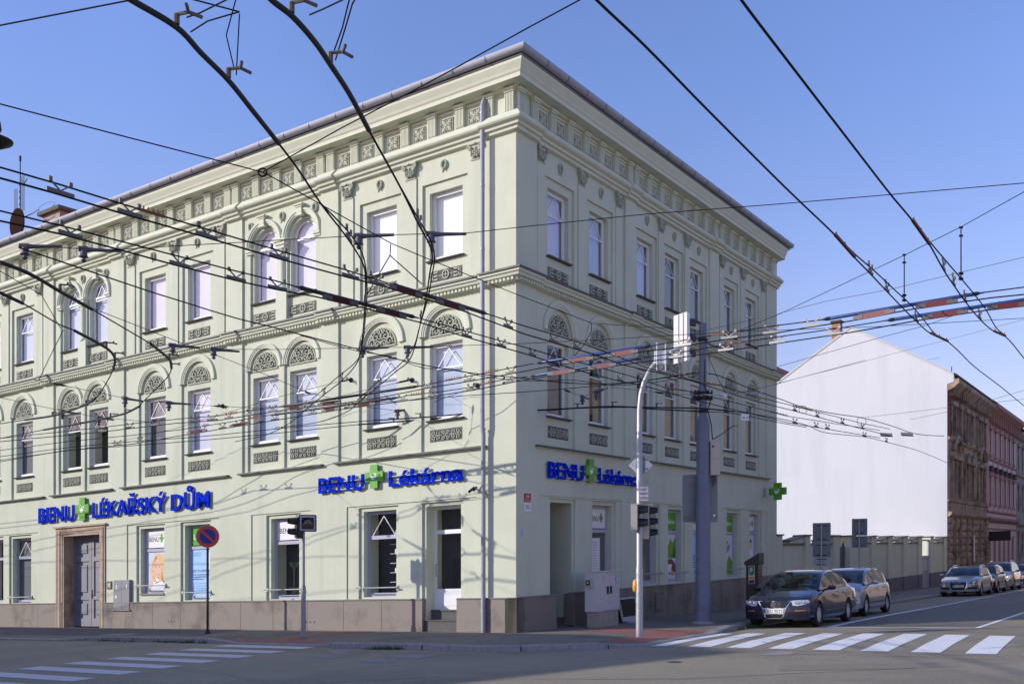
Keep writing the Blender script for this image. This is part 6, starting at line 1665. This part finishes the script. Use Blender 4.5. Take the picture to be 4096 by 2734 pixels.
MB().tube([(25.0, 15.95, -1.5), (23.6, 16.0, -1.5), (23.2, 16.05, -1.5)], .018, 5).tube([(23.3+.55*math.cos(k*.42)-.6, 16.05+.14*math.sin(k*.42), -1.5) for k in range(15)], .008, 4, closed=True).tube([(24.5, 17.55, -1.5), (24.2, 17.3, -1.5), (24.0, 17.45, -1.5)], .02, 5).build('loop_aerial', DKMET, e, FL)
e = empty('satellite_dish', FL((24.2, 15, -1.2)), 'dark brown round satellite dish seen from the side at the left roof edge', 'satellite dish')
MB().prism(ell(24.2, 15.64, .50, .60, 28), -1.22, -1.18).build('dish', MM('dish_brown', (.03, .014, .012), .95, spec=.05), e, FL)
MB().tube([(24.2, 15.1, -1.2), (24.6, 14.95, -.8), (24.75, 15.05, -.7)], .02, 6).build('feed_arm', DKMET, e, FL)
# dark lantern at the left picture edge, hanging from a span wire
LP = at(-25, 560, 6.6)
e = empty('street_lantern', LP, 'dark hanging street lantern cut by the left picture edge', 'street lamp')
FLN = signframe((LP.x, LP.y, LP.z), (1, 0), (0, -1))
MB().lathe([(.01, .26), (.05, .25), (.07, .20), (.08, .12), (.05, .06)], 16, 'y').build('lamp_cap', DKMET, e, FLN, smooth=40)
MB().lathe([(.05, .07), (.20, .0), (.19, -.02), (.10, -.07), (.02, -.11)], 20, 'y').build('lamp_shade', DKMET, e, FLN, smooth=40)
# ================================================================== overhead wires
# measured on the photograph (4096 px wide) and laid out at their real height over the junction
def path(pts, h):
    out = []
    for i, p in enumerate(pts):
        hh = h if not isinstance(h, (list, tuple)) else h[0]+(h[1]-h[0])*i/(len(pts)-1)
        if len(p) > 2: hh = p[2]
        out.append(at(p[0], p[1], hh))
    return out
def ext(pts, P, L=16):      # wires that leave the picture run on beyond it
    off = lambda p: p[0] <= 0 or p[0] >= 4096 or p[1] <= 0
    P = list(P)
    if off(pts[0]): P = [P[0]+(P[0]-P[1]).normalized()*L]+P
    if off(pts[-1]): P = P+[P[-1]+(P[-1]-P[-2]).normalized()*L]
    return P
def smooth_path(P, n=5):
    if len(P) < 3: return P
    out = []
    for i in range(len(P)-1):
        p0 = P[max(i-1, 0)]; p1 = P[i]; p2 = P[i+1]; p3 = P[min(i+2, len(P)-1)]
        L = (p2-p1).length; m1 = (p2-p0); m2 = (p3-p1)
        m1 = m1*(L/max(1e-6, m1.length)); m2 = m2*(L/max(1e-6, m2.length))
        for k in range(n):
            f = k/n; out.append((2*f**3-3*f*f+1)*p1+(f**3-2*f*f+f)*m1+(-2*f**3+3*f*f)*p2+(f**3-f*f)*m2)
    out.append(P[-1]); return out
def pos(pts, P, px):
    for (a, b), (A, B) in zip(zip(pts, pts[1:]), zip(P, P[1:])):
        lo, hi = sorted((a[0], b[0]))
        if lo <= px <= hi and a[0] != b[0]:
            # interpolate in pixels at constant height
            f = (px-a[0])/(b[0]-a[0]); py = a[1]+(b[1]-a[1])*f
            za = A.z-SLOPE*A.x; zb = B.z-SLOPE*B.x
            return at(px, py, za+(zb-za)*f), (B-A).normalized()
    return P[0], (P[1]-P[0]).normalized()
def wire_obj(parent, name, P, r, mt, n=7):
    m = MB().tube([tuple(p) for p in P], r, n); return m.build(name, mt, parent, IDF, smooth=80)
HGM = MM('hanger_plate_grey', (.13, .12, .115), .6, metal=.3, var=.2, vscale=40)
HGL = MM('hanger_sunlit_galvanised', (.42, .40, .38), .5, metal=.3)  # brighter hanger copy with the sunlight put into its colour
def hanger(parent, pl, tl, up, hm=None):
    m = MB(); t = Vector((tl.x, tl.y, 0)).normalized(); s = Vector((-t.y, t.x, 0)); z = Vector((0, 0, 1)); dz = up
    def B(c, lx, ly, lz):
        vs = [c+t*(i*lx)+s*(j*ly)+z*(k*lz) for k in (-1, 1) for j in (-1, 1) for i in (-1, 1)]
        m.add([tuple(v) for v in vs], [(0, 2, 3, 1), (4, 5, 7, 6), (0, 1, 5, 4), (2, 6, 7, 3), (0, 4, 6, 2), (1, 3, 7, 5)])
    B(pl+z*.025, .15, .008, .022)
    for k in (-1, 1):
        a = pl+z*.04; b = pl+t*(.11*k)+z*(dz+.01)
        m.tube([tuple(a), tuple(b)], .010, 4); B(b+z*.008, .018, .012, .024)
    return m.build('hanger', hm or HGM, parent, IDF)
def bar_between(parent, name, A, B_, mt, hh=.05, hw=.012, off=.03, studs=0):
    t = (B_-A); L = t.length; t.normalize(); s = Vector((-t.y, t.x, 0)).normalized(); z = Vector((0, 0, 1)); c = (A+B_)/2+z*off
    m = MB(); vs = [c+t*(i*L/2)+s*(j*hw)+z*(k*hh) for k in (-1, 1) for j in (-1, 1) for i in (-1, 1)]
    m.add([tuple(v) for v in vs], [(0, 2, 3, 1), (4, 5, 7, 6), (0, 1, 5, 4), (2, 6, 7, 3), (0, 4, 6, 2), (1, 3, 7, 5)])
    for k in range(studs):
        q = c+t*(L*(-.42+.84*k/max(1, studs-1))); m.tube([tuple(q), tuple(q+z*(hh+.035))], .009, 4)
    return m.build(name, mt, parent, IDF)
def rod_between(parent, pts, P, x0, x1, mt, r=.030, name='insulator_rod'):
    a, _ = pos(pts, P, x0); b, _ = pos(pts, P, x1); L = (b-a).length; t = (b-a)/L
    m = MB().tube([tuple(a), tuple(a+t*.18), tuple(a+t*.2), tuple(b-t*.2), tuple(b-t*.18), tuple(b)], [.011, .024, r, r, .024, .011], 10)
    o = m.build(name, mt, parent, IDF, smooth=40)
    for f in (.06, .94):
        c = a+(b-a)*f; MB().tube([tuple(c-t*.07), tuple(c-t*.03), tuple(c+t*.03), tuple(c+t*.07)], [.02, .033, .033, .02], 10).build('rod_socket', BLACKP, o, IDF)
HL, HU = 5.60, 5.715
def pair(label, up, lo, hang=(), red=(), rods=(), splice=(), r=.011, group='trolleybus wires over the junction', hm=None):
    PL = path(lo, HL); PU = path(up, HU); e = empty('trolley_wire', PL[0], label, 'overhead wire', group)
    wire_obj(e, 'contact_wire', ext(lo, PL), r, WIREM); wire_obj(e, 'carrier_wire', ext(up, PU), r*.9, WIREM)
    for x in hang:
        p, t = pos(lo, PL, x); hanger(e, p, t, HU-HL, hm if x > 2050 else None)
    for a, b in red:
        p, _ = pos(lo, PL, a); q, _ = pos(lo, PL, b); bar_between(e, 'insulator_bar', p, q, REDINS if a > 2050 else MM('shaded_red_insulator', (.075, .014, .013), .6, spec=.2), .045, .014, .035)  # bars left of the corner get a darker red with shade painted in
        for g in (p, q): 
            t = (q-p).normalized(); bar_between(e, 'bar_clamp', g-t*.08, g+t*.08, HGM, .03, .02, .03)
    for a, b, mt in rods: rod_between(e, up, PU, a, b, mt)
    for a, b in splice:
        p, _ = pos(up, PU, a); q, _ = pos(up, PU, b); bar_between(e, 'splice_bar', p, q, RUST, .014, .012, 0, studs=6)
    return e
pair('upper pair of black trolley wires running from the left edge past the corner',
     [(-60, 650), (0, 669), (230, 735), (477, 812), (792, 906), (1100, 998), (1373, 1076), (1545, 1130), (1953, 1256), (2100, 1304), (2205, 1334), (2324, 1371), (2405, 1401), (2591, 1471), (2809, 1531), (2886, 1541), (3016, 1583), (3156, 1618), (3296, 1653), (3440, 1690), (3560, 1715)],
     [(-60, 693), (0, 712), (207, 769), (494, 855), (804, 943), (1100, 1030), (1396, 1110), (1545, 1147), (1850, 1242), (2100, 1336), (2205, 1366), (2381, 1418), (2486, 1457), (2626, 1488), (2766, 1522), (3010, 1600), (3226, 1655), (3440, 1712), (3560, 1742)],
     hang=[242, 520, 827, 1115, 1402, 1505, 2033, 2212, 2307, 2640, 2731, 3180, 3270, 3370, 3450], red=[(1568, 1672), (1758, 1844)], rods=[(1557, 1953, BLACKP)], splice=[(546, 660), (2808, 2882), (3177, 3250)])
pair('lower pair of black trolley wires running from the left edge past the corner',
     [(-60, 827), (0, 843), (247, 903), (689, 1018), (913, 1076), (1100, 1122), (1178, 1144), (1672, 1271), (1850, 1320), (2005, 1363), (2100, 1388), (2216, 1422), (2440, 1480), (2556, 1513), (2668, 1552), (2745, 1562), (2946, 1611), (3156, 1664), (3320, 1690), (3520, 1720)],
     [(-60, 868), (0, 883), (253, 938), (488, 1001), (695, 1058), (942, 1121), (1100, 1156), (1258, 1185), (1431, 1225), (1677, 1288), (1850, 1343), (2100, 1414), (2233, 1457), (2346, 1489), (2479, 1524), (2570, 1540), (2745, 1590), (2946, 1640), (3156, 1690), (3320, 1717), (3520, 1750)],
     hang=[281, 718, 944, 1109, 1867, 2005, 2128, 2479, 3180, 3265, 3310], red=[(1310, 1413), (1522, 1608)], rods=[(1178, 1672, BLACKP)], splice=[(2668, 2745), (3080, 3150)])
pair('upper wire pair with blue rods crossing from the right edge towards the left',
     [(4160, 1138), (4096, 1148), (3942, 1168), (3276, 1280), (3107, 1301), (2946, 1325), (2858, 1339), (2700, 1366), (2619, 1380), (2135, 1453), (2066, 1466), (1947, 1490), (1779, 1522), (1691, 1541), (1366, 1588), (1110, 1627), (998, 1641), (875, 1662), (740, 1672), (560, 1690), (400, 1709), (0, 1752)],
     [(4160, 1170), (4096, 1177), (3959, 1191), (3643, 1237), (3402, 1283), (3230, 1309), (3107, 1331), (2910, 1355), (2700, 1390), (2584, 1404), (2451, 1425), (2310, 1446), (2184, 1467), (2066, 1490), (1891, 1522), (1716, 1550), (1505, 1592), (1366, 1612), (1121, 1641), (875, 1680), (700, 1692), (400, 1727), (0, 1765)],
     hm=HGL, hang=[3247, 3086, 2917, 2735, 2045, 1877, 1709, 1450, 1240, 1090, 1000, 915, 850, 780, 620, 520, 410], red=[(3433, 3560), (3683, 3809), (2272, 2360), (2447, 2538), (1282, 1352), (1149, 1209)], rods=[(3276, 3942, BLUEINS), (2135, 2619, BLUEINS), (1110, 1691, BLACKP)], splice=[(2847, 2917), (1780, 1845), (1942, 1993), (1062, 1110), (912, 950)])
pair('lower wire pair with blue rods crossing from the right edge towards the left',
     [(4160, 1188), (4096, 1200), (3534, 1283), (3356, 1312), (3115, 1346), (2946, 1371), (2875, 1383), (2700, 1412), (2574, 1429), (2110, 1506), (2010, 1518), (1870, 1550), (1751, 1567), (1628, 1581), (1607, 1587), (1366, 1623), (1075, 1660), (900, 1690), (700, 1720), (526, 1740), (267, 1765), (0, 1800)],
     [(4160, 1213), (4096, 1223), (3947, 1240), (3660, 1283), (3402, 1329), (3107, 1373), (2903, 1403), (2700, 1432), (2545, 1450), (2310, 1485), (2170, 1506), (2066, 1525), (1891, 1560), (1610, 1604), (1400, 1631), (1150, 1672), (900, 1712), (700, 1745), (526, 1775), (267, 1800), (0, 1840)],
     hm=HGL, hang=[3333, 3109, 2903, 2703, 2031, 1888, 1733, 1610, 1395, 1250, 1100, 1040, 955, 890, 810, 640, 560, 470], red=[(3712, 3850), (3970, 4096), (2205, 2289), (2367, 2451), (1425, 1491), (1296, 1349), (928, 991), (756, 819)], rods=[(3534, 4150, BLUEINS), (2110, 2574, BLUEINS), (1075, 1607, BLACKP)], splice=[(2903, 2966), (1642, 1698), (1917, 1966), (1000, 1048), (810, 835)])
def horn(parent, p, t, s=1.0):
    t = Vector((t.x, t.y, 0)).normalized(); n = Vector((-t.y, t.x, 0)); z = Vector((0, 0, 1))
    m = MB(); a = p+z*.02; b = p+z*.09*s
    m.tube([tuple(a), tuple(b)], .022*s, 8); c = b+n*(-.10*s)
    m.tube([tuple(b), tuple(c), tuple(c+t*.09*s+n*(-.05*s))], .013*s, 6); m.tube([tuple(c), tuple(c-t*.09*s+n*(-.05*s))], .013*s, 6)
    return m.build('rail_horn', MM('horn_cast', (.13, .105, .085), .7, var=.3, vscale=40), parent, IDF, smooth=40)
def railwire(label, pts, rails, horns=(), hang2=(), second=None, r=.0105, rr=.022, h=HL, hl=None, clips=()):
    P = path(pts, h); e = empty('trolley_wire', P[0], label, 'overhead wire', 'curved trolley wires')
    wire_obj(e, 'contact_wire', smooth_path(ext(pts, P)), r, WIREM)
    for (i, j) in rails: wire_obj(e, 'curved_rail', smooth_path(P[i:j+1]), rr, DKMET, 8)
    for k in horns: horn(e, P[k], P[min(k+1, len(P)-1)]-P[k-1], 1)
    if second:
        Q = path(second, HU if h == HL else h+.1); wire_obj(e, 'carrier_wire', smooth_path(Q), r*.9, WIREM)
    for i in hang2: hanger(e, P[i], P[i+1]-P[i-1], HU-HL)
    for (i, j) in clips: bar_between(e, 'splice_bar', P[i], P[j], RUST, .016, .016, .01, studs=3)
    return e
railwire('trolley wire with thick dark rail sweeping down from the top edge, the left one',
    [(425, -60), (525, 0), (706, 109), (804, 212), (913, 321), (1010, 442), (1115, 574), (1189, 672), (1287, 819), (1396, 961), (1453, 1058), (1462, 1121), (1459, 1230), (1450, 1345), (1443, 1400), (1425, 1455), (1366, 1522), (1296, 1578), (1220, 1640), (1160, 1690), (1060, 1740), (940, 1765)],
    [(0, 6)], horns=(2, 4), second=[(1287, 817), (1345, 875), (1400, 935), (1447, 1010), (1463, 1075), (1468, 1160), (1460, 1290), (1452, 1360), (1430, 1438), (1345, 1511), (1293, 1557), (1247, 1595)], hang2=(9, 12, 14, 16, 17))
railwire('trolley wire with thick dark rail sweeping down from the top edge, the right one',
    [(1020, -70), (1086, 0), (1166, 63), (1258, 166), (1321, 258), (1396, 373), (1476, 522), (1603, 752), (1677, 903), (1718, 978), (1729, 1030), (1720, 1087), (1703, 1202), (1683, 1288), (1655, 1400), (1630, 1449), (1586, 1483), (1517, 1541), (1453, 1592), (1380, 1650), (1260, 1690), (1100, 1710)],
    [(0, 6)], horns=(2, 4), second=[(1603, 750), (1670, 870), (1722, 960), (1738, 1030), (1728, 1100), (1712, 1190), (1680, 1300), (1650, 1395), (1590, 1465), (1500, 1535), (1440, 1590)], hang2=(8, 10, 13, 15, 17))
railwire('left single trolley wire crossing the blue sky, with rusty turnbuckles',
    [(2330, -60), (2386, 0), (2574, 178), (2804, 413), (3100, 709), (3201, 807), (3339, 939), (3419, 1030), (3482, 1095), (3548, 1165), (3620, 1240), (3666, 1285), (3722, 1333), (3792, 1366), (3896, 1464), (4002, 1545), (4096, 1622), (4160, 1675)],
    [], second=[(3339, 935), (3419, 1015), (3500, 1085), (3580, 1160), (3650, 1225), (3700, 1285), (3744, 1337), (3792, 1362)], hang2=(8, 9, 11), clips=[(6, 7), (12, 13)])
railwire('right single trolley wire crossing the blue sky, with rusty turnbuckles',
    [(2925, -60), (2965, 0), (3100, 178), (3425, 600), (3563, 778), (3649, 881), (3718, 978), (3775, 1080), (3815, 1140), (3861, 1205), (3919, 1275), (3976, 1325), (4022, 1345), (4096, 1432), (4150, 1495)],
    [], second=[(3649, 878), (3718, 965), (3790, 1050), (3850, 1120), (3900, 1180), (3945, 1240), (3985, 1310), (4022, 1342)], hang2=(7, 8, 9, 10), clips=[(5, 6), (11, 12)])
railwire('upper hooked trolley wire with thick rails in front of the left arched windows',
    [(-60, 1015), (0, 1047), (115, 1093), (240, 1165), (367, 1236), (574, 1357), (603, 1374), (677, 1437), (686, 1472), (666, 1512), (568, 1610), (558, 1624), (501, 1652), (442, 1667), (368, 1683), (175, 1718), (0, 1752)],
    [(1, 4), (6, 8), (11, 15)], horns=(3, 7, 8, 12, 13), rr=.024)
railwire('lower hooked trolley wire with thick rails at the far left',
    [(-60, 1135), (0, 1170), (92, 1213), (241, 1299), (299, 1322), (425, 1391), (459, 1430), (454, 1475), (403, 1567), (382, 1592), (344, 1617), (274, 1643), (210, 1662), (100, 1678), (0, 1694)],
    [(1, 2), (4, 7), (9, 13)], horns=(5, 6, 10, 12), rr=.024)
railwire('straight double contact rail wire crossing low in front of the first floor windows, front one',
    [(-40, 1852), (0, 1846), (263, 1802), (526, 1781), (800, 1760), (1200, 1722), (1432, 1697), (1575, 1687), (1849, 1662), (2061, 1648), (2128, 1641), (2310, 1631), (2503, 1627), (2626, 1629), (2801, 1632), (2938, 1645), (3086, 1667), (3226, 1699), (3300, 1729), (3458, 1746), (3546, 1767), (3668, 1800), (3790, 1850)],
    [(6, 8), (10, 15)], horns=(7, 11, 13, 14), rr=.02, hang2=(19, 20))
railwire('straight double contact rail wire crossing low in front of the first floor windows, rear one',
    [(0, 1825), (263, 1790), (526, 1765), (800, 1745), (1200, 1705), (1498, 1680), (1681, 1669), (1902, 1650), (2061, 1639), (2182, 1640), (2450, 1624), (2626, 1636), (2830, 1645), (2950, 1655), (3095, 1685), (3226, 1708)],
    [(5, 7), (9, 12)], horns=(6, 10), rr=.018, h=5.62)
# span wires and guys
def span(label, pts, h, r=.007, mt=WIREM, sm=False, ins=(), group='thin span wires'):
    P = path(pts, h)
    if 'triangle' not in label and 'strand' not in label: P = ext(pts, P)
    if sm: P = smooth_path(P, 4)
    if 'dropper' in label:
        m = MB().tube([tuple(p) for p in P], r, 6)
        for q, zz in ((P[0], .03), (P[0], -.12), (P[-1], .10), (P[-1], .02)): m.tube([(q.x-.03, q.y, q.z+zz), (q.x+.03, q.y, q.z+zz)], .02, 8)
        return tag(m.build('dropper', WIREM, None, IDF), label, 'dropper', 'droppers holding the wires')
    if not ins: 
        o = wire_obj(None, 'span_wire', P, r, mt); return tag(o, label, 'wire', group)
    e = empty('span_wire', P[0], label, 'wire', group); wire_obj(e, 'strand', P, r, mt)
    PP_ = path(pts, h)
    for x, kind in ins:
        p, t = pos(pts, PP_, x); z = Vector((0, 0, 1))
        if kind == 'bell':
            t = t if t.x > 0 else -t
            m = MB().lathe([(.05, -.02), (.055, -.10), (.075, -.13), (.03, -.135), (.03, -.17), (.045, -.18), (.02, -.21)], 12, 'z', tuple(p)); vs = m
            vs.tube([tuple(p-z*.01), tuple(p+t*.16-z*.005), tuple(p+t*.55)], [.045, .03, .022], 8).tube([tuple(p-t*.08), tuple(p+t*.06)], .045, 6)
            vs.build('bell_insulator', MM('insulator_violet_grey', (.085, .08, .10), .5), e, IDF, smooth=40)
        else:
            MB().tube([tuple(p-t*.2), tuple(p-t*.08), tuple(p+t*.08), tuple(p+t*.2)], [.01, .026, .026, .01], 6).build('strain_insulator', DKMET, e, IDF)
    return e
SP = [
 ('thin wire cutting the upper left corner of the sky', [(-60, 118), (0, 102), (528, 0), (700, -35)], 6.9, .0075),
 ('thin wire from the left edge down to the ring in front of the frieze', [(-60, 400), (0, 416), (517, 551), (976, 669), (1050, 689)], 6.5, .0075),
 ('thin wire rising from the ring past the gutter to the top edge', [(1050, 689), (1106, 657), (1367, 511), (1666, 356), (1815, 276), (2100, 118), (2319, 0), (2400, -45)], [6.5, 7.4], .0075),
 ('thin wire falling from the ring across the corner to the hanger knot', [(1050, 689), (1069, 697), (1304, 829), (1563, 972), (1712, 1035), (2100, 1190), (2258, 1250), (2367, 1292)], 6.5, .0075),
 ('thin wire from the hanger knot to the top of the blue grey mast', [(2367, 1292), (2580, 1306), (2815, 1322)], [6.5, 7.6], .006),
 ('thin bright wire rising from the mast top to the right edge', [(2815, 1322), (2900, 1303), (3107, 1255), (3300, 1205), (3557, 1157), (4096, 1028), (4150, 1012)], [7.6, 8.2], .007, WIREG),
 ('thin wire with two bell insulators crossing the top floor windows to the right edge', [(75, 984), (144, 984), (436, 1001), (689, 984), (1100, 961), (1419, 943), (1709, 935), (1838, 935), (2100, 906), (2574, 857), (3100, 817), (3563, 778), (4096, 732), (4150, 727)], 6.9, .0065, WIREM, [(60+40, 'bell'), (335, 'bell'), (1435, 'bell'), (1725, 'bell')]),
 ('thin wire with bell insulators at first floor arch height', [(640, 1375), (860, 1396), (1100, 1397), (1419, 1391), (1631, 1388), (2100, 1373), (2416, 1357), (2794, 1334), (2963, 1325), (3500, 1306), (4096, 1272), (4150, 1269)], 6.4, .006, WIREM, [(690, 'bell'), (855, 'bell'), (1450, 'bell'), (1630, 'bell')]),
 ('thin wire carrying both vertical hangers in the sky at the right', [(2960, 1320), (3121, 1254), (3620, 1019), (3850, 904), (4096, 767), (4150, 737)], 7.4, .007),
 ('thin pale wire crossing the white end wall to the right edge, upper one', [(2963, 1571), (3198, 1510), (3459, 1444), (3609, 1404), (3792, 1358), (4096, 1277), (4150, 1262)], 6.6, .005, WIREG),
 ('thin wire rising across the white gable under the red insulator bars', [(3106, 1467), (3500, 1355), (3706, 1300), (3850, 1249), (4000, 1205)], 6.8, .006),
 ('thick twisted cable sagging from the left through the windows to the mast clamp', [(75, 989), (316, 1070), (614, 1170), (689, 1193), (942, 1271), (1100, 1310), (1201, 1337), (1425, 1394), (1574, 1432), (1746, 1469), (1919, 1495), (2100, 1512), (2275, 1531), (2416, 1534), (2556, 1524), (2784, 1488)], 6.1, .011, WIREM, None, True),
 ('second strand of the twisted cable sagging beside the first', [(1200, 1340), (1425, 1402), (1560, 1425), (1700, 1472), (1800, 1473), (1919, 1502), (2100, 1522), (2300, 1520), (2450, 1540), (2600, 1530), (2784, 1503)], 6.12, .008, WIREM, None, True),
 ('thick black cable descending from the mast across the white wall to the right', [(2832, 1492), (2870, 1500), (3016, 1559), (3107, 1590), (3212, 1627), (3330, 1652), (3454, 1671), (3560, 1700), (3651, 1731), (3703, 1739), (3777, 1743)], 6.0, .012, WIREM, None, True),
 ('thin diagonal wire from the left rail down across the first floor arches', [(367, 1231), (718, 1368), (838, 1409), (1100, 1512), (1230, 1569), (1321, 1590)], 6.0, .006, WIREM, [(1230, 'strain')]),
 ('thin diagonal wire at the far left edge below the antenna', [(0, 1084), (166, 1179), (241, 1311)], 6.0, .006),
 ('guy wire falling steeply from the curved wire at the left', [(253, 1320), (200, 1425), (155, 1518)], 5.9, .007),
 ('thin wire from the guy knot to a bell insulator below the arches', [(130, 1516), (212, 1532), (477, 1587), (550, 1600), (620, 1605), (840, 1622), (1050, 1632)], 5.95, .006, WIREM, [(240, 'strain'), (500, 'bell'), (675, 'bell'), (885, 'strain')]),
 ('thin wire from the left edge sloping across the lowest arches', [(-40, 1582), (0, 1589), (242, 1641), (395, 1668), (640, 1690)], 5.9, .006, WIREM, [(250, 'bell'), (395, 'bell')]),
 ('thin wire from a wall hook leftward across the first floor windows', [(1398, 1518), (1345, 1528), (1121, 1585), (981, 1627), (805, 1680), (700, 1713), (500, 1760), (300, 1800)], [6.9, 5.8], .006, WIREM, [(1375, 'strain')]),
 ('thin wire from a wall hook between the two right windows running left', [(1642, 1518), (1620, 1523), (1470, 1557), (1300, 1598), (1100, 1650)], [6.6, 5.8], .006, WIREM, [(1615, 'strain')]),
 ('thin wire from the hook by the downpipe to two small insulators', [(1905, 1541), (1856, 1562), (1726, 1610), (1653, 1633), (1589, 1642), (1467, 1627)], [6.2, 5.8], .006, WIREM, [(1650, 'bell'), (1590, 'bell')]),
 ('thin wire crossing the corner horizontally at sill height', [(1400, 1612), (1610, 1603), (1850, 1582), (2061, 1569), (2200, 1559), (2521, 1531), (2717, 1502), (2800, 1490)], 5.9, .009),
 ('hanger wire left leg below the knot', [(1563, 978), (1560, 1021), (1471, 1173)], [6.4, 5.7], .008),
 ('hanger wire right leg below the knot', [(1563, 978), (1560, 1021), (1689, 1136)], [6.4, 5.7], .008),
 ('short hanger wire from the knot at the second arch to the crossing', [(2367, 1292), (2365, 1325), (2335, 1380), (2300, 1420)], [6.5, 5.75], .008),
 ('left vertical dropper in the sky joining two wires', [(3617, 1025), (3617, 1110), (3617, 1205)], [7.4, 5.75], .010),
 ('right vertical dropper in the sky with a ring', [(3844, 916), (3844, 1010), (3844, 1120)], [7.4, 5.75], .010),
 ('guy wire from the mast top down to the bracket', [(2815, 1345), (2840, 1440), (2870, 1510), (2905, 1575)], [7.4, 5.9], .007),
 ('steel pull wire left of the mast with turnbuckle above the contact rail', [(2255, 1557), (2330, 1585), (2440, 1547), (2640, 1570), (2800, 1580)], 6.0, .008, WIREG, [(2270, 'strain'), (2330, 'bell'), (2385, 'bell'), (2640, 'strain')]),
 ('white insulated pull rod right of the mast', [(2800, 1580), (2875, 1577), (2900, 1583), (3058, 1567)], 6.0, .020, LGREY),
 ('thin pale wire from the bracket tip across the white end wall', [(2910, 1580), (3107, 1535), (3198, 1510), (3460, 1440)], 6.2, .006, WIREG),
 ('thin vertical signalling wire forming a triangle from the top centre, left side', [(943, 0, 5.9), (905, 142, 5.8), (936, 272, 5.7)], 5.8, .005),
 ('thin vertical signalling wire forming a triangle from the top centre, right side', [(958, 57, 5.9), (945, 300, 5.7)], 5.8, .005),
 ('pull wire from the first rail horn to the top knot', [(747, 70), (800, 52), (905, 0), (980, -35)], 5.85, .006),
 ('lower pull wire from the first rail horn to the top knot', [(763, 128), (830, 85), (925, 57), (958, 48)], 5.85, .006),
 ('pull wire entering from the top edge to the top knot', [(740, -10), (920, 38), (958, 48)], 5.9, .006),
 ('pull wire from the second rail horn to the top edge', [(1238, 60), (1290, 38), (1370, 0), (1440, -35)], 5.85, .006),
 ('thin hanger wire pair above the second rail horn, left strand', [(1336, 205), (1370, 110), (1397, 0), (1408, -40)], 5.85, .006),
 ('thin hanger wire pair above the second rail horn, right strand', [(1342, 240), (1385, 100), (1410, 15), (1425, -10)], 5.85, .006),
 ('thin wire to the right edge below the brown cornice, upper one', [(3460, 1668), (3800, 1628), (3960, 1610), (4096, 1595), (4150, 1589)], 6.6, .006, WIREG),
 ('thin wire to the right edge below the brown cornice, lower one', [(3640, 1677), (3790, 1646), (3960, 1600), (4096, 1560), (4150, 1545)], 6.6, .006, WIREG),
]
for s_ in SP:
    s_ = list(s_)+[None]*(7-len(s_))
    lb, pts, h, r, mt, ins, sm = s_[:7]
    span(lb, pts, h, r, mt or WIREM, bool(sm), ins or ())
# ring joining the three wires and cable coils
def coil(px, py, h, r, label, tube=.008):
    c = at(px, py, h); m = MB().tube([(c.x+r*math.cos(k*math.pi/10), c.y+.2*r*math.sin(k*math.pi/10), c.z+r*math.sin(k*math.pi/10)) for k in range(20)], tube, 5, closed=True)
    o = m.build('cable_coil' if r > .08 else 'wire_ring', WIREM, None, IDF, smooth=60); tag(o, label, 'coil' if r > .08 else 'ring')
coil(1050, 689, 6.5, .05, 'small steel ring joining three wires in front of the frieze', .012)
coil(3212, 1637, 6.0, .12, 'black cable coil hanging on the cable before the white wall, left one'); coil(3446, 1685, 6.0, .15, 'black cable coil hanging on the cable before the white wall, right one')
# bracket tip insulator, wall hooks, info plate VE 15
for (u, v, lb) in ((5.55, 6.96, 'wall hook with rosette left of the second first floor window'), (3.36, 6.67, 'wall hook between the two right first floor windows'), (10.86, 6.85, 'wall hook on the wide pier left of the arched bay'), (1.21, 6.25, 'wall hook beside the downpipe')):
    o = MB().lathe([(.07, -.06), (.06, -.02), (.03, .0), (.025, .08)], 12, 'z', (u, v, 0)).tube([(u, v, .05), (u, v+.05, .1), (u, v, .14), (u, v-.05, .1)], .014, 6).build('wall_hook', DKMET, None, FL); tag(o, lb, 'hook', 'wire hooks on the facade')
c = at(2980, 1670, 5.35); FV = signframe((c.x, c.y, c.z), (1, 0), (0, -1))
e = empty('wire_plate', c, 'small white plate reading VE 15 hanging from the wires', 'sign')
MB().box(-.10, .10, -.07, .10, -.004, .004).build('board', WHITEP, e, FV)
m = MB(); text_fit(m, 'VE 15', -.075, .075, -.03, .06, .005, .001, 1, offset=.01, refchar='E'); m.build('lettering', BLACK, e, FV); MB().tube([(0, .1, 0), (0, .16, 0)], .006, 4).build('clip', DKMET, e, FV)
c = at(2893, 1583, 6.0); FV = signframe((c.x, c.y, c.z), (1, 0), (0, -1))
e = empty('wire_tensioner', c, 'white weight box on the pull wire right of the mast', 'tensioner')
MB().box(-.08, .08, -.05, .05, -.04, .04).build('weight_box', WHITEP, e, FV); MB().tube([(.08, 0, 0), (.14, .04, 0), (.16, -.06, .02), (.12, -.12, 0)], .01, 5).build('loop', DKMET, e, FV)
for (x, y, lb) in ((3545, 1738, 'white grey sectioning box on the lower wires in front of the white wall, left one'), (3628, 1736, 'white grey sectioning box on the lower wires in front of the white wall, right one')):
    c = at(x, y, 5.68); FV = signframe((c.x, c.y, c.z), (1, .35), (0, -1)); e = empty('section_insulator', c, lb, 'insulator')
    MB().bevbox(-.22, .22, -.035, .06, -.06, .06, .015).build('casing', MM('cream_casing', (.72, .66, .60), .5), e, FV); MB().box(-.2, .26, -.06, -.035, -.02, .02).build('runner', DKMET, e, FV)

scene.cycles.max_bounces = 6; scene.cycles.transparent_max_bounces = 12
